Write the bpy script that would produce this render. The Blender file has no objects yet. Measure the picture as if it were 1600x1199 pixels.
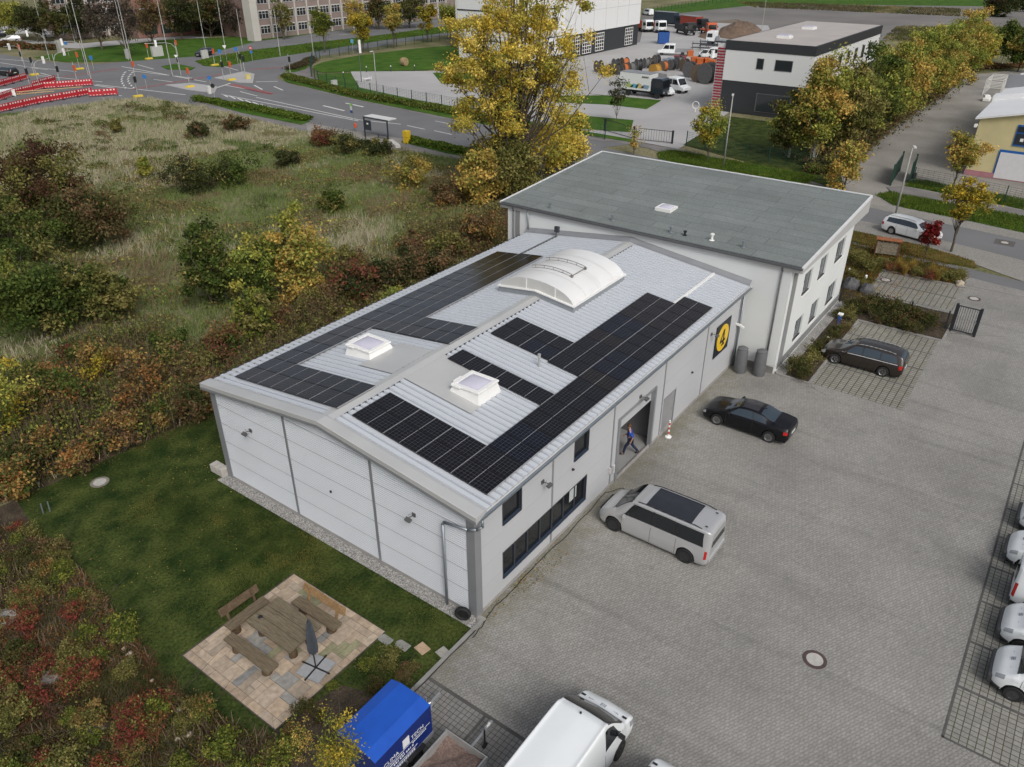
import bpy, math, random
import numpy as np
from mathutils import Vector, Matrix

C = bpy.context.scene.collection
SC = bpy.context.scene
rad = math.radians
# ------------------------------------------------------------------ camera, sky, sun, exposure
CAM = np.array([-16.176, -13.435, 22.414]); YAW = 0.629657; PIT = 0.5260227; FPX = 1211.25
cam_d = bpy.data.cameras.new('camera'); cam = bpy.data.objects.new('camera', cam_d); C.objects.link(cam)
cam.location = CAM; cam.rotation_euler = (math.pi/2 - PIT, 0, YAW - math.pi/2)
cam_d.sensor_width = 36; cam_d.sensor_fit = 'HORIZONTAL'; cam_d.lens = FPX/1600*36
cam_d.clip_start = 0.5; cam_d.clip_end = 3000
SC.camera = cam

SUN_EL, SUN_AZ = rad(44), rad(-122)      # azimuth of the direction TOWARDS the sun, measured from +X towards +Y
w = bpy.data.worlds.new('World'); SC.world = w; w.use_nodes = True
nt = w.node_tree; bg = nt.nodes['Background']
sky = nt.nodes.new('ShaderNodeTexSky'); sky.sky_type = 'NISHITA'; sky.sun_disc = False
sky.sun_elevation = SUN_EL; sky.sun_rotation = math.pi/2 - SUN_AZ; sky.air_density = 1.0; sky.dust_density = 5.0; sky.ozone_density = 1.0
hsv = nt.nodes.new('ShaderNodeHueSaturation'); hsv.inputs['Saturation'].default_value = 0.42
nt.links.new(sky.outputs[0], hsv.inputs['Color']); nt.links.new(hsv.outputs[0], bg.inputs['Color'])
bg.inputs['Strength'].default_value = 0.13
sun_d = bpy.data.lights.new('sun', 'SUN'); sun = bpy.data.objects.new('sun', sun_d); C.objects.link(sun)
sun_d.energy = 1.15; sun_d.angle = rad(18); sun_d.color = (1.0, 0.975, 0.94)
sd = Vector((math.cos(SUN_EL)*math.cos(SUN_AZ), math.cos(SUN_EL)*math.sin(SUN_AZ), math.sin(SUN_EL)))
sun.rotation_euler = sd.to_track_quat('Z', 'Y').to_euler(); sun.location = (0, 0, 60)
vs = SC.view_settings; vs.view_transform = 'Standard'; vs.look = 'None'; vs.gamma = 1; vs.use_curve_mapping = False
vs.exposure = 0.0
SC.cycles.max_bounces = 5; SC.cycles.diffuse_bounces = 3; SC.cycles.glossy_bounces = 3; SC.cycles.transparent_max_bounces = 6

# ------------------------------------------------------------------ survey: a point of the photograph -> the ground
_f = np.array([math.cos(YAW)*math.cos(PIT), math.sin(YAW)*math.cos(PIT), -math.sin(PIT)])
_r = np.array([math.sin(YAW), -math.cos(YAW), 0.0]); _u = np.cross(_r, _f)
def G(u, v, z=0.0):
    d = _f + _r*(u-800)/FPX - _u*(v-599.5)/FPX
    t = (z-CAM[2])/d[2]; P = CAM + t*d
    return (float(P[0]), float(P[1]))
def depth(x, y, z=0): return float((np.array([x, y, z])-CAM) @ _f)
def height(x, y, v):
    lo, hi = -1.0, 60.0
    for _ in range(40):
        m = (lo+hi)/2; d = np.array([x, y, m])-CAM
        if 599.5-FPX*(d@_u)/(d@_f) > v: lo = m
        else: hi = m
    return lo
def GP(pts, z=0.0): return [G(a, b, z) for a, b in pts]

# ------------------------------------------------------------------ materials
def _col(c): return (c[0], c[1], c[2], 1)
MATS = {}
def M(name, col, rough=0.8, var=0.12, scale=3.0, metal=0.0, bump=0.0, bscale=40.0, col2=None, detail=6, spec=0.5, coat=0.0, fine=0.0, stretch=None):
    """plain surface whose own colour wanders a little (noise in object space)"""
    if name in MATS: return MATS[name]
    m = bpy.data.materials.new(name); m.use_nodes = True; n = m.node_tree; L = n.links
    b = n.nodes['Principled BSDF']; b.inputs['Roughness'].default_value = rough; b.inputs['Metallic'].default_value = metal
    b.inputs['Specular IOR Level'].default_value = spec; b.inputs['Coat Weight'].default_value = coat; b.inputs['Coat Roughness'].default_value = .12
    tc = n.nodes.new('ShaderNodeTexCoord')
    if var > 0 or col2:
        nz = n.nodes.new('ShaderNodeTexNoise'); nz.inputs['Scale'].default_value = scale; nz.inputs['Detail'].default_value = detail
        if stretch:
            mp = n.nodes.new('ShaderNodeMapping'); mp.inputs['Scale'].default_value = stretch; L.new(tc.outputs['Object'], mp.inputs['Vector']); L.new(mp.outputs[0], nz.inputs['Vector'])
        else: L.new(tc.outputs['Object'], nz.inputs['Vector'])
        rp = n.nodes.new('ShaderNodeValToRGB'); rp.color_ramp.elements[0].position = 0.32; rp.color_ramp.elements[1].position = 0.68
        c2 = col2 if col2 else [min(1, c*(1+var)) for c in col]
        c1 = col if col2 else [c*(1-var) for c in col]
        rp.color_ramp.elements[0].color = _col(c1); rp.color_ramp.elements[1].color = _col(c2)
        L.new(nz.outputs['Fac'], rp.inputs[0]); out = rp.outputs[0]
        if fine > 0:
            n2 = n.nodes.new('ShaderNodeTexNoise'); n2.inputs['Scale'].default_value = bscale; n2.inputs['Detail'].default_value = 3
            L.new(tc.outputs['Object'], n2.inputs['Vector'])
            mr = n.nodes.new('ShaderNodeMapRange'); mr.inputs['From Min'].default_value = .3; mr.inputs['From Max'].default_value = .7
            mr.inputs['To Min'].default_value = 1-fine; mr.inputs['To Max'].default_value = 1+fine; L.new(n2.outputs['Fac'], mr.inputs['Value'])
            mx = n.nodes.new('ShaderNodeVectorMath'); mx.operation = 'SCALE'; L.new(out, mx.inputs[0]); L.new(mr.outputs[0], mx.inputs['Scale']); out = mx.outputs[0]
        L.new(out, b.inputs['Base Color'])
    else: b.inputs['Base Color'].default_value = _col(col)
    if bump > 0:
        n3 = n.nodes.new('ShaderNodeTexNoise'); n3.inputs['Scale'].default_value = bscale; n3.inputs['Detail'].default_value = 4
        L.new(tc.outputs['Object'], n3.inputs['Vector'])
        bp = n.nodes.new('ShaderNodeBump'); bp.inputs['Strength'].default_value = bump; bp.inputs['Distance'].default_value = 0.05
        L.new(n3.outputs['Fac'], bp.inputs['Height']); L.new(bp.outputs[0], b.inputs['Normal'])
    MATS[name] = m; return m

def MLEAF(name='leaf', rough=0.7, trans=0.25):
    if name in MATS: return MATS[name]
    m = bpy.data.materials.new(name); m.use_nodes = True; n = m.node_tree; L = n.links
    b = n.nodes['Principled BSDF']; b.inputs['Roughness'].default_value = rough; b.inputs['Specular IOR Level'].default_value = 0.06
    a = n.nodes.new('ShaderNodeAttribute'); a.attribute_name = 'Col'
    L.new(a.outputs['Color'], b.inputs['Base Color'])
    if trans > 0:
        t = n.nodes.new('ShaderNodeBsdfTranslucent'); L.new(a.outputs['Color'], t.inputs['Color'])
        mx = n.nodes.new('ShaderNodeMixShader'); mx.inputs[0].default_value = trans
        L.new(b.outputs[0], mx.inputs[1]); L.new(t.outputs[0], mx.inputs[2]); L.new(mx.outputs[0], n.nodes['Material Output'].inputs['Surface'])
    MATS[name] = m; return m

def node(n, t, **kw):
    x = n.nodes.new(t)
    for k, v in kw.items():
        if k.startswith('_'): setattr(x, k[1:], v)
        else: x.inputs[k].default_value = v
    return x

def MBRICK(name, c1, c2, mortar, bw, bh, ms, rot=0.0, offset=0.5, zig=0.0, stain=None, stain_c=(0.2, 0.2, 0.2), var=0.15, rough=0.9, bump=0.3, stain_scale=0.25, tracks=False):
    """pavers or blocks laid on a sheet, in metres of the object's own x and y"""
    m = bpy.data.materials.new(name); m.use_nodes = True; n = m.node_tree; L = n.links
    b = n.nodes['Principled BSDF']; b.inputs['Roughness'].default_value = rough; b.inputs['Specular IOR Level'].default_value = 0.3
    tc = n.nodes.new('ShaderNodeTexCoord'); mp = n.nodes.new('ShaderNodeMapping'); mp.inputs['Rotation'].default_value = (0, 0, rot)
    L.new(tc.outputs['Object'], mp.inputs['Vector']); vec = mp.outputs[0]
    if zig > 0:
        sx = n.nodes.new('ShaderNodeSeparateXYZ'); L.new(vec, sx.inputs[0])
        pp = node(n, 'ShaderNodeMath', _operation='PINGPONG'); pp.inputs[1].default_value = bw/2; L.new(sx.outputs[0], pp.inputs[0])
        ma = node(n, 'ShaderNodeMath', _operation='MULTIPLY'); ma.inputs[1].default_value = zig; L.new(pp.outputs[0], ma.inputs[0])
        ad = node(n, 'ShaderNodeMath', _operation='ADD'); L.new(sx.outputs[1], ad.inputs[0]); L.new(ma.outputs[0], ad.inputs[1])
        cx = n.nodes.new('ShaderNodeCombineXYZ'); L.new(sx.outputs[0], cx.inputs[0]); L.new(ad.outputs[0], cx.inputs[1]); vec = cx.outputs[0]
    br = n.nodes.new('ShaderNodeTexBrick'); br.offset = offset; br.inputs['Scale'].default_value = 1.0
    br.inputs['Brick Width'].default_value = bw; br.inputs['Row Height'].default_value = bh; br.inputs['Mortar Size'].default_value = ms
    br.inputs['Mortar Smooth'].default_value = 0.3
    br.inputs['Color1'].default_value = _col(c1); br.inputs['Color2'].default_value = _col(c2); br.inputs['Mortar'].default_value = _col(mortar)
    L.new(vec, br.inputs['Vector']); out = br.outputs['Color']
    nz = node(n, 'ShaderNodeTexNoise', Scale=stain_scale, Detail=8.0, Roughness=0.62); L.new(tc.outputs['Object'], nz.inputs['Vector'])
    mr = n.nodes.new('ShaderNodeMapRange'); mr.inputs['From Min'].default_value = .3; mr.inputs['From Max'].default_value = .7
    mr.inputs['To Min'].default_value = 1-var; mr.inputs['To Max'].default_value = 1+var; L.new(nz.outputs['Fac'], mr.inputs['Value'])
    mx = node(n, 'ShaderNodeVectorMath', _operation='SCALE'); L.new(out, mx.inputs[0]); L.new(mr.outputs[0], mx.inputs['Scale']); out = mx.outputs[0]
    n4 = node(n, 'ShaderNodeTexNoise', Scale=9.0, Detail=5.0); L.new(tc.outputs['Object'], n4.inputs['Vector'])
    m4 = n.nodes.new('ShaderNodeMapRange'); m4.inputs['To Min'].default_value = .86; m4.inputs['To Max'].default_value = 1.14; m4.inputs['From Min'].default_value = .3; m4.inputs['From Max'].default_value = .7
    L.new(n4.outputs['Fac'], m4.inputs['Value'])
    mx4 = node(n, 'ShaderNodeVectorMath', _operation='SCALE'); L.new(out, mx4.inputs[0]); L.new(m4.outputs[0], mx4.inputs['Scale']); out = mx4.outputs[0]
    if stain:
        n2 = node(n, 'ShaderNodeTexNoise', Scale=stain, Detail=7.0, Roughness=0.65, Distortion=0.6); L.new(tc.outputs['Object'], n2.inputs['Vector'])
        r2 = n.nodes.new('ShaderNodeValToRGB'); r2.color_ramp.elements[0].position = .55; r2.color_ramp.elements[1].position = .78
        r2.color_ramp.elements[0].color = (0, 0, 0, 1); r2.color_ramp.elements[1].color = (.6, .6, .6, 1); L.new(n2.outputs['Fac'], r2.inputs[0])
        mi = n.nodes.new('ShaderNodeMix'); mi.data_type = 'RGBA'; L.new(r2.outputs[0], mi.inputs['Factor']); L.new(out, mi.inputs['A']); mi.inputs['B'].default_value = _col(stain_c); out = mi.outputs['Result']
    if tracks:
        # faint grey tyre tracks: long bands that wander across the yard, and small dark oil spots
        for rot_, sc_, amt in ((rad(62), (1.1, .05, 1), .16), (rad(-15), (.9, .045, 1), .12)):
            mq = n.nodes.new('ShaderNodeMapping'); mq.inputs['Rotation'].default_value = (0, 0, rot_); mq.inputs['Scale'].default_value = sc_; L.new(tc.outputs['Object'], mq.inputs['Vector'])
            nq = node(n, 'ShaderNodeTexNoise', Scale=1.0, Detail=3.0, Distortion=.5); L.new(mq.outputs[0], nq.inputs['Vector'])
            rq = n.nodes.new('ShaderNodeMapRange'); rq.inputs['From Min'].default_value = .56; rq.inputs['From Max'].default_value = .70; rq.inputs['To Min'].default_value = 1.0; rq.inputs['To Max'].default_value = 1-amt; L.new(nq.outputs['Fac'], rq.inputs['Value'])
            vq = node(n, 'ShaderNodeVectorMath', _operation='SCALE'); L.new(out, vq.inputs[0]); L.new(rq.outputs[0], vq.inputs['Scale']); out = vq.outputs[0]
        no = node(n, 'ShaderNodeTexNoise', Scale=.9, Detail=2.0); L.new(tc.outputs['Object'], no.inputs['Vector'])
        ro = n.nodes.new('ShaderNodeMapRange'); ro.inputs['From Min'].default_value = .73; ro.inputs['From Max'].default_value = .80; ro.inputs['To Min'].default_value = 1.0; ro.inputs['To Max'].default_value = .68; L.new(no.outputs['Fac'], ro.inputs['Value'])
        vo = node(n, 'ShaderNodeVectorMath', _operation='SCALE'); L.new(out, vo.inputs[0]); L.new(ro.outputs[0], vo.inputs['Scale']); out = vo.outputs[0]
        # moss and soil in the joints along the house wall (y near 0), in ragged patches
        sy = n.nodes.new('ShaderNodeSeparateXYZ'); L.new(tc.outputs['Object'], sy.inputs[0])
        ry = n.nodes.new('ShaderNodeMapRange'); ry.inputs['From Min'].default_value = -3.2; ry.inputs['From Max'].default_value = .2; ry.inputs['To Min'].default_value = -.25; ry.inputs['To Max'].default_value = .30; L.new(sy.outputs[1], ry.inputs['Value'])
        nm_ = node(n, 'ShaderNodeTexNoise', Scale=1.3, Detail=8.0, Roughness=.7); L.new(tc.outputs['Object'], nm_.inputs['Vector'])
        am = node(n, 'ShaderNodeMath', _operation='ADD'); L.new(nm_.outputs['Fac'], am.inputs[0]); L.new(ry.outputs[0], am.inputs[1])
        rm = n.nodes.new('ShaderNodeMapRange'); rm.inputs['From Min'].default_value = .52; rm.inputs['From Max'].default_value = .85; rm.inputs['To Max'].default_value = .65; L.new(am.outputs[0], rm.inputs['Value'])
        xm = n.nodes.new('ShaderNodeMix'); xm.data_type = 'RGBA'; L.new(rm.outputs[0], xm.inputs['Factor']); L.new(out, xm.inputs['A']); xm.inputs['B'].default_value = (.15, .14, .085, 1); out = xm.outputs['Result']
    L.new(out, b.inputs['Base Color'])
    if bump > 0:
        bp = n.nodes.new('ShaderNodeBump'); bp.inputs['Strength'].default_value = bump; bp.inputs['Distance'].default_value = 0.02; bp.invert = True
        L.new(br.outputs['Fac'], bp.inputs['Height']); L.new(bp.outputs[0], b.inputs['Normal'])
    MATS[name] = m; return m

# ------------------------------------------------------------------ things, parts
def tag(o, label=None, cat=None, group=None, kind=None):
    if label: o['label'] = label
    if cat: o['category'] = cat
    if group: o['group'] = group
    if kind: o['kind'] = kind
    return o
def thing(name, label, cat, loc=(0, 0, 0), rotz=0.0, group=None):
    o = bpy.data.objects.new(name, None); C.objects.link(o); o.empty_display_size = .2
    o.location = loc if len(loc) == 3 else (loc[0], loc[1], 0); o.rotation_euler = (0, 0, rotz); return tag(o, label, cat, group)
def copy_tree(o, parent=None):
    c = o.copy(); C.objects.link(c); c.parent = parent
    if parent is not None: c.matrix_parent_inverse = o.matrix_parent_inverse.copy()
    for ch in [x for x in o.children]: copy_tree(ch, c)
    return c

class MB:
    def __init__(s): s.v = []; s.f = []; s.m = []; s.c = []
    def add(s, vs, fs, mi=0, col=None):
        o = len(s.v); s.v += [tuple(map(float, a)) for a in vs]
        for f in fs: s.f.append(tuple(i+o for i in f)); s.m.append(mi); s.c.append(col)
        return s
    def box(s, x0, x1, y0, y1, z0, z1, mi=0, col=None):
        if x0 > x1: x0, x1 = x1, x0
        if y0 > y1: y0, y1 = y1, y0
        return s.add([(x0, y0, z0), (x1, y0, z0), (x1, y1, z0), (x0, y1, z0), (x0, y0, z1), (x1, y0, z1), (x1, y1, z1), (x0, y1, z1)],
                     [(0, 3, 2, 1), (4, 5, 6, 7), (0, 1, 5, 4), (1, 2, 6, 5), (2, 3, 7, 6), (3, 0, 4, 7)], mi, col)
    def obox(s, c, size, rz=0.0, mi=0, col=None, ry=0.0, rx=0.0):
        R = Matrix.Rotation(rz, 3, 'Z') @ Matrix.Rotation(ry, 3, 'Y') @ Matrix.Rotation(rx, 3, 'X'); c = Vector(c)
        a, b, d = [q/2 for q in size]
        vs = [c + R @ Vector(p) for p in [(-a, -b, -d), (a, -b, -d), (a, b, -d), (-a, b, -d), (-a, -b, d), (a, -b, d), (a, b, d), (-a, b, d)]]
        return s.add(vs, [(0, 3, 2, 1), (4, 5, 6, 7), (0, 1, 5, 4), (1, 2, 6, 5), (2, 3, 7, 6), (3, 0, 4, 7)], mi, col)
    def cyl(s, p0, p1, r0, r1=None, n=10, mi=0, caps=True, col=None):
        if r1 is None: r1 = r0
        p0 = Vector(p0); p1 = Vector(p1); d = (p1-p0)
        if d.length < 1e-6: return s
        d.normalize(); a = d.orthogonal().normalized(); b = d.cross(a)
        vs = [p0+(a*math.cos(2*math.pi*i/n)+b*math.sin(2*math.pi*i/n))*r0 for i in range(n)] + [p1+(a*math.cos(2*math.pi*i/n)+b*math.sin(2*math.pi*i/n))*r1 for i in range(n)]
        fs = [(i, (i+1) % n, n+(i+1) % n, n+i) for i in range(n)]
        if caps: fs += [tuple(range(n-1, -1, -1)), tuple(range(n, 2*n))]
        return s.add(vs, fs, mi, col)
    def tube(s, pts, r, n=8, mi=0):
        for a, b in zip(pts[:-1], pts[1:]): s.cyl(a, b, r, r, n, mi)
        return s
    def lathe(s, prof, c=(0, 0, 0), axis='z', n=24, mi=0, col=None):
        """profile: (radius, along) pairs"""
        vs = []
        for r, h in prof:
            for i in range(n):
                a = 2*math.pi*i/n; x, y = r*math.cos(a), r*math.sin(a)
                p = {'z': (x, y, h), 'y': (x, h, y), 'x': (h, x, y)}[axis]
                vs.append((p[0]+c[0], p[1]+c[1], p[2]+c[2]))
        fs = []
        for k in range(len(prof)-1):
            for i in range(n):
                j = (i+1) % n; q = (k*n+i, k*n+j, (k+1)*n+j, (k+1)*n+i)
                fs.append(q if axis != 'y' else q[::-1])
        if prof[0][0] > 1e-4: fs.append(tuple(range(n-1, -1, -1)))
        if prof[-1][0] > 1e-4: fs.append(tuple(range((len(prof)-1)*n, len(prof)*n)))
        return s.add(vs, fs, mi, col)
    def poly(s, pts, z=0.0, mi=0):
        """a flat sheet; pts are (x, y), any winding"""
        A = sum(pts[i][0]*pts[(i+1) % len(pts)][1]-pts[(i+1) % len(pts)][0]*pts[i][1] for i in range(len(pts)))
        if A < 0: pts = pts[::-1]
        return s.add([(p[0], p[1], z) for p in pts], [tuple(range(len(pts)))], mi)
    def prism(s, pts, z0, z1, mi=0, col=None):
        A = sum(pts[i][0]*pts[(i+1) % len(pts)][1]-pts[(i+1) % len(pts)][0]*pts[i][1] for i in range(len(pts)))
        if A < 0: pts = pts[::-1]
        k = len(pts)
        return s.add([(p[0], p[1], z0) for p in pts]+[(p[0], p[1], z1) for p in pts],
                     [tuple(range(k-1, -1, -1)), tuple(range(k, 2*k))]+[(i, (i+1) % k, k+(i+1) % k, k+i) for i in range(k)], mi, col)
    def wallx(s, prof, x0, x1, mi=0):
        """profile of (y, z) points extruded along x"""
        k = len(prof); vs = [(x0, a, b) for a, b in prof]+[(x1, a, b) for a, b in prof]
        return s.add(vs, [tuple(range(k))[::-1], tuple(range(k, 2*k))]+[(i, (i+1) % k, k+(i+1) % k, k+i) for i in range(k)], mi)
    def grid(s, P, mi=0, flip=False):
        """P: array rows x cols x 3"""
        r, c = P.shape[:2]; fs = []
        for i in range(r-1):
            for j in range(c-1):
                q = (i*c+j, i*c+j+1, (i+1)*c+j+1, (i+1)*c+j); fs.append(q[::-1] if flip else q)
        return s.add(P.reshape(-1, 3), fs, mi)
    def build(s, name, mats, parent=None, smooth=False, world=False, angle=None, bevel=0.0):
        if not isinstance(mats, (list, tuple)): mats = [mats]
        me = bpy.data.meshes.new(name); me.from_pydata(s.v, [], s.f)
        for m in mats: me.materials.append(m)
        me.polygons.foreach_set('material_index', s.m)
        if any(c is not None for c in s.c):
            ca = me.color_attributes.new('Col', 'FLOAT_COLOR', 'CORNER'); arr = np.ones((len(me.loops), 4), np.float32); k = 0
            for f, c in zip(s.f, s.c):
                if c is not None: arr[k:k+len(f), :3] = c
                k += len(f)
            ca.data.foreach_set('color', arr.ravel())
        if smooth: me.polygons.foreach_set('use_smooth', [True]*len(me.polygons))
        me.update()
        if smooth and angle: me.set_sharp_from_angle(angle=angle)
        o = bpy.data.objects.new(name, me); C.objects.link(o)
        if bevel > 0:
            bm = o.modifiers.new('bevel', 'BEVEL'); bm.width = bevel; bm.segments = 2; bm.limit_method = 'ANGLE'; bm.angle_limit = rad(40)
        if parent is not None:
            o.parent = parent
            if world: o.matrix_parent_inverse = parent.matrix_basis.inverted()
        return o

def sheet(name, pts, z, m, px=True):
    """a setting sheet lying on the ground"""
    o = MB().poly(GP(pts) if px else pts, z).build(name, m); o['kind'] = 'structure'; return o
def curbed(name, pts, z, m, px=True):
    o = MB().prism(GP(pts) if px else pts, -0.05, z).build(name, m); o['kind'] = 'structure'; return o

# ------------------------------------------------------------------ leaf soup
rng = np.random.default_rng(7)
def quads_mesh(name, P, cols, mat):
    """P: N x k x 3 corner arrays (k = 3 or 4)"""
    N, k = P.shape[:2]; me = bpy.data.meshes.new(name)
    me.vertices.add(N*k); me.vertices.foreach_set('co', P.astype(np.float32).ravel())
    me.loops.add(N*k); me.loops.foreach_set('vertex_index', np.arange(N*k, dtype=np.int32))
    me.polygons.add(N); me.polygons.foreach_set('loop_start', np.arange(0, N*k, k, dtype=np.int32))
    try: me.polygons.foreach_set('loop_total', np.full(N, k, dtype=np.int32))
    except Exception: pass
    ca = me.color_attributes.new('Col', 'FLOAT_COLOR', 'POINT')
    arr = np.ones((N*k, 4), np.float32); arr[:, :3] = np.repeat(np.clip(cols, 0, 1), k, axis=0); ca.data.foreach_set('color', arr.ravel())
    me.update(calc_edges=True); me.materials.append(mat); return me
def leaves(pts, size, cols, droop=0.0, asp=0.6):
    """randomly turned leaf-shaped quads"""
    N = len(pts); a = rng.normal(size=(N, 3)); a[:, 2] -= droop; a /= np.linalg.norm(a, axis=1)[:, None]
    b = rng.normal(size=(N, 3)); b[:, 2] *= .5; b -= (a*b).sum(1)[:, None]*a; b /= np.linalg.norm(b, axis=1)[:, None]
    s = (size*rng.uniform(.6, 1.3, N))[:, None]
    return np.stack([pts-a*s, pts-b*s*asp+a*s*.1, pts+a*s, pts+b*s*asp+a*s*.1], axis=1)
def obj_from(me, name, parent=None):
    o = bpy.data.objects.new(name, me); C.objects.link(o); o.parent = parent; return o
def vnoise(x, y, s, seed=0):
    """smooth value noise 0..1"""
    g = np.random.default_rng(seed).uniform(size=(256, 256)); x = x/s+1000; y = y/s+1000
    xi = np.floor(x).astype(int); yi = np.floor(y).astype(int); fx = x-xi; fy = y-yi; fx = fx*fx*(3-2*fx); fy = fy*fy*(3-2*fy)
    q = lambda i, j: g[(xi+i) % 256, (yi+j) % 256]
    return q(0, 0)*(1-fx)*(1-fy)+q(1, 0)*fx*(1-fy)+q(0, 1)*(1-fx)*fy+q(1, 1)*fx*fy
def inpoly(x, y, poly):
    r = np.zeros(len(x), bool); n = len(poly)
    for i in range(n):
        x1, y1 = poly[i]; x2, y2 = poly[(i+1) % n]
        c = ((y1 > y) != (y2 > y)); 
        with np.errstate(divide='ignore', invalid='ignore'): t = (x2-x1)*(y-y1)/(y2-y1+1e-12)+x1
        r ^= c & (x < t)
    return r
ORD = ['first', 'second', 'third', 'fourth', 'fifth', 'sixth', 'seventh', 'eighth', 'ninth', 'tenth', 'eleventh', 'twelfth', 'thirteenth', 'fourteenth', 'fifteenth', 'sixteenth', 'seventeenth', 'eighteenth', 'nineteenth', 'twentieth', 'twenty-first', 'twenty-second', 'twenty-third', 'twenty-fourth'] + ['twenty-'+a for a in ('fifth', 'sixth', 'seventh', 'eighth', 'ninth')] + ['thirtieth'] + ['thirty-'+a for a in ('first', 'second', 'third', 'fourth', 'fifth', 'sixth', 'seventh', 'eighth', 'ninth')] + ['fortieth'] + ['forty-'+a for a in ('first', 'second', 'third', 'fourth', 'fifth', 'sixth', 'seventh', 'eighth', 'ninth')]
# ------------------------------------------------------------------ the setting
m_ground = M('wild_ground', (0.11, 0.115, 0.05), .95, .3, 0.12, col2=(0.22, 0.20, 0.12), bump=.6, bscale=4, fine=.35, spec=.12)
m_asph = M('asphalt', (0.165, 0.167, 0.172), .9, .08, .15, bump=.15, bscale=30, fine=.12, spec=.12)
m_path = M('old_path', (0.19, 0.18, 0.175), .9, .15, .4, bump=.15, bscale=30, fine=.15, spec=.12)
m_drive = M('worn_concrete', (0.20, 0.19, 0.17), .9, .2, .18, col2=(0.30, 0.285, 0.26), bump=.15, bscale=10, fine=.2, spec=.12)
m_plaza = M('pale_concrete', (0.37, 0.365, 0.36), .85, .08, .15, bump=.1, bscale=10, fine=.08)
m_grass = M('mown_grass', (0.014, 0.030, 0.006), .95, .3, .9, col2=(0.065, 0.082, 0.02), bump=.8, bscale=9, fine=.5, spec=.12)
m_grassb = M('verge_grass', (0.032, 0.085, 0.010), .95, .3, .4, col2=(0.07, 0.13, 0.018), bump=.6, bscale=6, fine=.35, spec=.12)
m_leaflit = M('leaf_littered_grass', (0.07, 0.08, 0.02), .95, .3, .8, col2=(0.16, 0.11, 0.035), bump=.5, bscale=12, fine=.4, spec=.12)
m_curb = M('kerb_stone', (0.26, 0.255, 0.24), .9, .15, 2, bump=.2, bscale=30)
m_white = M('road_paint', (0.62, 0.62, 0.60), .8, .12, 2)
m_redlane = M('red_lane_paint', (0.26, 0.09, 0.09), .85, .15, 2)
m_bed = M('planting_soil', (0.045, 0.038, 0.028), .95, .3, 2, col2=(0.09, 0.07, 0.05), bump=.8, bscale=14, fine=.4, spec=.12)
m_pave = MBRICK('interlocking_pavers', (0.250, 0.244, 0.228), (0.295, 0.288, 0.270), (0.142, 0.137, 0.124), 0.20, 0.105, 0.009, rot=rad(28), zig=0.32, stain=0.28, stain_c=(0.165, 0.162, 0.15), var=.17, stain_scale=.2, tracks=True)
m_grid = MBRICK('grass_joint_pavers', (0.225, 0.215, 0.19), (0.27, 0.26, 0.235), (0.055, 0.06, 0.03), 0.24, 0.37, 0.026, rot=0, offset=0.0, stain=.8, stain_c=(.15, .15, .11), var=.12)
m_gridright = MBRICK('right_grid_pavers', (0.225, 0.218, 0.20), (0.265, 0.26, 0.24), (0.07, 0.072, 0.045), 0.21, 0.235, 0.017, rot=0, offset=0.0, stain=.8, stain_c=(.15, .15, .12), var=.12)
m_gridnear = MBRICK('square_grid_pavers', (0.20, 0.195, 0.185), (0.235, 0.23, 0.22), (0.07, 0.068, 0.06), 0.18, 0.18, 0.012, rot=0, offset=0.0, stain=.8, stain_c=(.15, .15, .13), var=.08)
m_lanepave = MBRICK('lane_pavers', (0.25, 0.24, 0.22), (0.30, 0.29, 0.265), (0.14, 0.135, 0.12), 0.2, 0.1, 0.008, rot=rad(12), var=.1, bump=.1)
m_gravel = M('pebbles', (0.16, 0.155, 0.145), .9, .3, 18, col2=(0.46, 0.45, 0.43), bump=1.0, bscale=25, detail=4, fine=.5)
m_dirt = M('dirt', (0.13, 0.105, 0.08), .95, .2, .1, col2=(0.20, 0.17, 0.14), bump=.4, bscale=4, fine=.25, spec=.12)
m_mud = M('gravel_lot', (0.15, 0.145, 0.14), .95, .12, .05, col2=(0.21, 0.20, 0.19), bump=.2, bscale=4, fine=.12, spec=.12)

o = MB().poly([(-300, -300), (900, -300), (900, 900), (-300, 900)], -0.06).build('ground', m_ground); o['kind'] = 'structure'
# courtyard
sheet('courtyard', [(-60, -0.38), (0, -0.38), (0, 0.06), (25.2, 0.06), (25.2, -3.2), (50.2, -1.5), (48.3, -13.5), (43, -45), (-60, -45)], 0.0, m_pave, px=False)
sheet('parking_bays', [(25.2, -4.55), (35.35, -4.45), (35.4, -9.45), (25.2, -9.55)], 0.006, m_grid, px=False)
sheet('parking_bays', [(40.35, -3.75), (45.7, -3.65), (46.3, -9.1), (40.9, -9.3)], 0.006, m_grid, px=False)
sheet('parking_bays', [(4.9, -15.3), (27.5, -15.3), (27.5, -21.5), (4.9, -21.5)], 0.006, m_gridright, px=False)
sheet('parking_bays', [(-3.2, -0.42), (-30, -0.42), (-30, -9.5), (-3.2, -9.5)], 0.006, m_gridnear, px=False)
b = MB()                                                 # dark marking rows between bays, a few mm proud
for x in (7.3, 9.7, 12.15, 14.5, 16.75, 19.1, 21.4, 23.7): b.box(x-.06, x+.06, -21.5, -15.3, .001, .011)
b.box(4.85, 27.5, -15.34, -15.26, .001, .013); b.box(4.82, 4.9, -21.5, -15.26, .001, .013)
for x in (28.1, 30.65, 33.1): b.box(x-.06, x+.06, -9.5, -4.5, .001, .011)
b.box(43.2, 43.32, -9.1, -3.7, .001, .011)
b.box(-3.24, -3.12, -9.5, -.42, .001, .012)
for y in (-2.9, -5.3, -7.7): b.box(-9, -3.25, y-.05, y+.05, .001, .0105)
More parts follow.
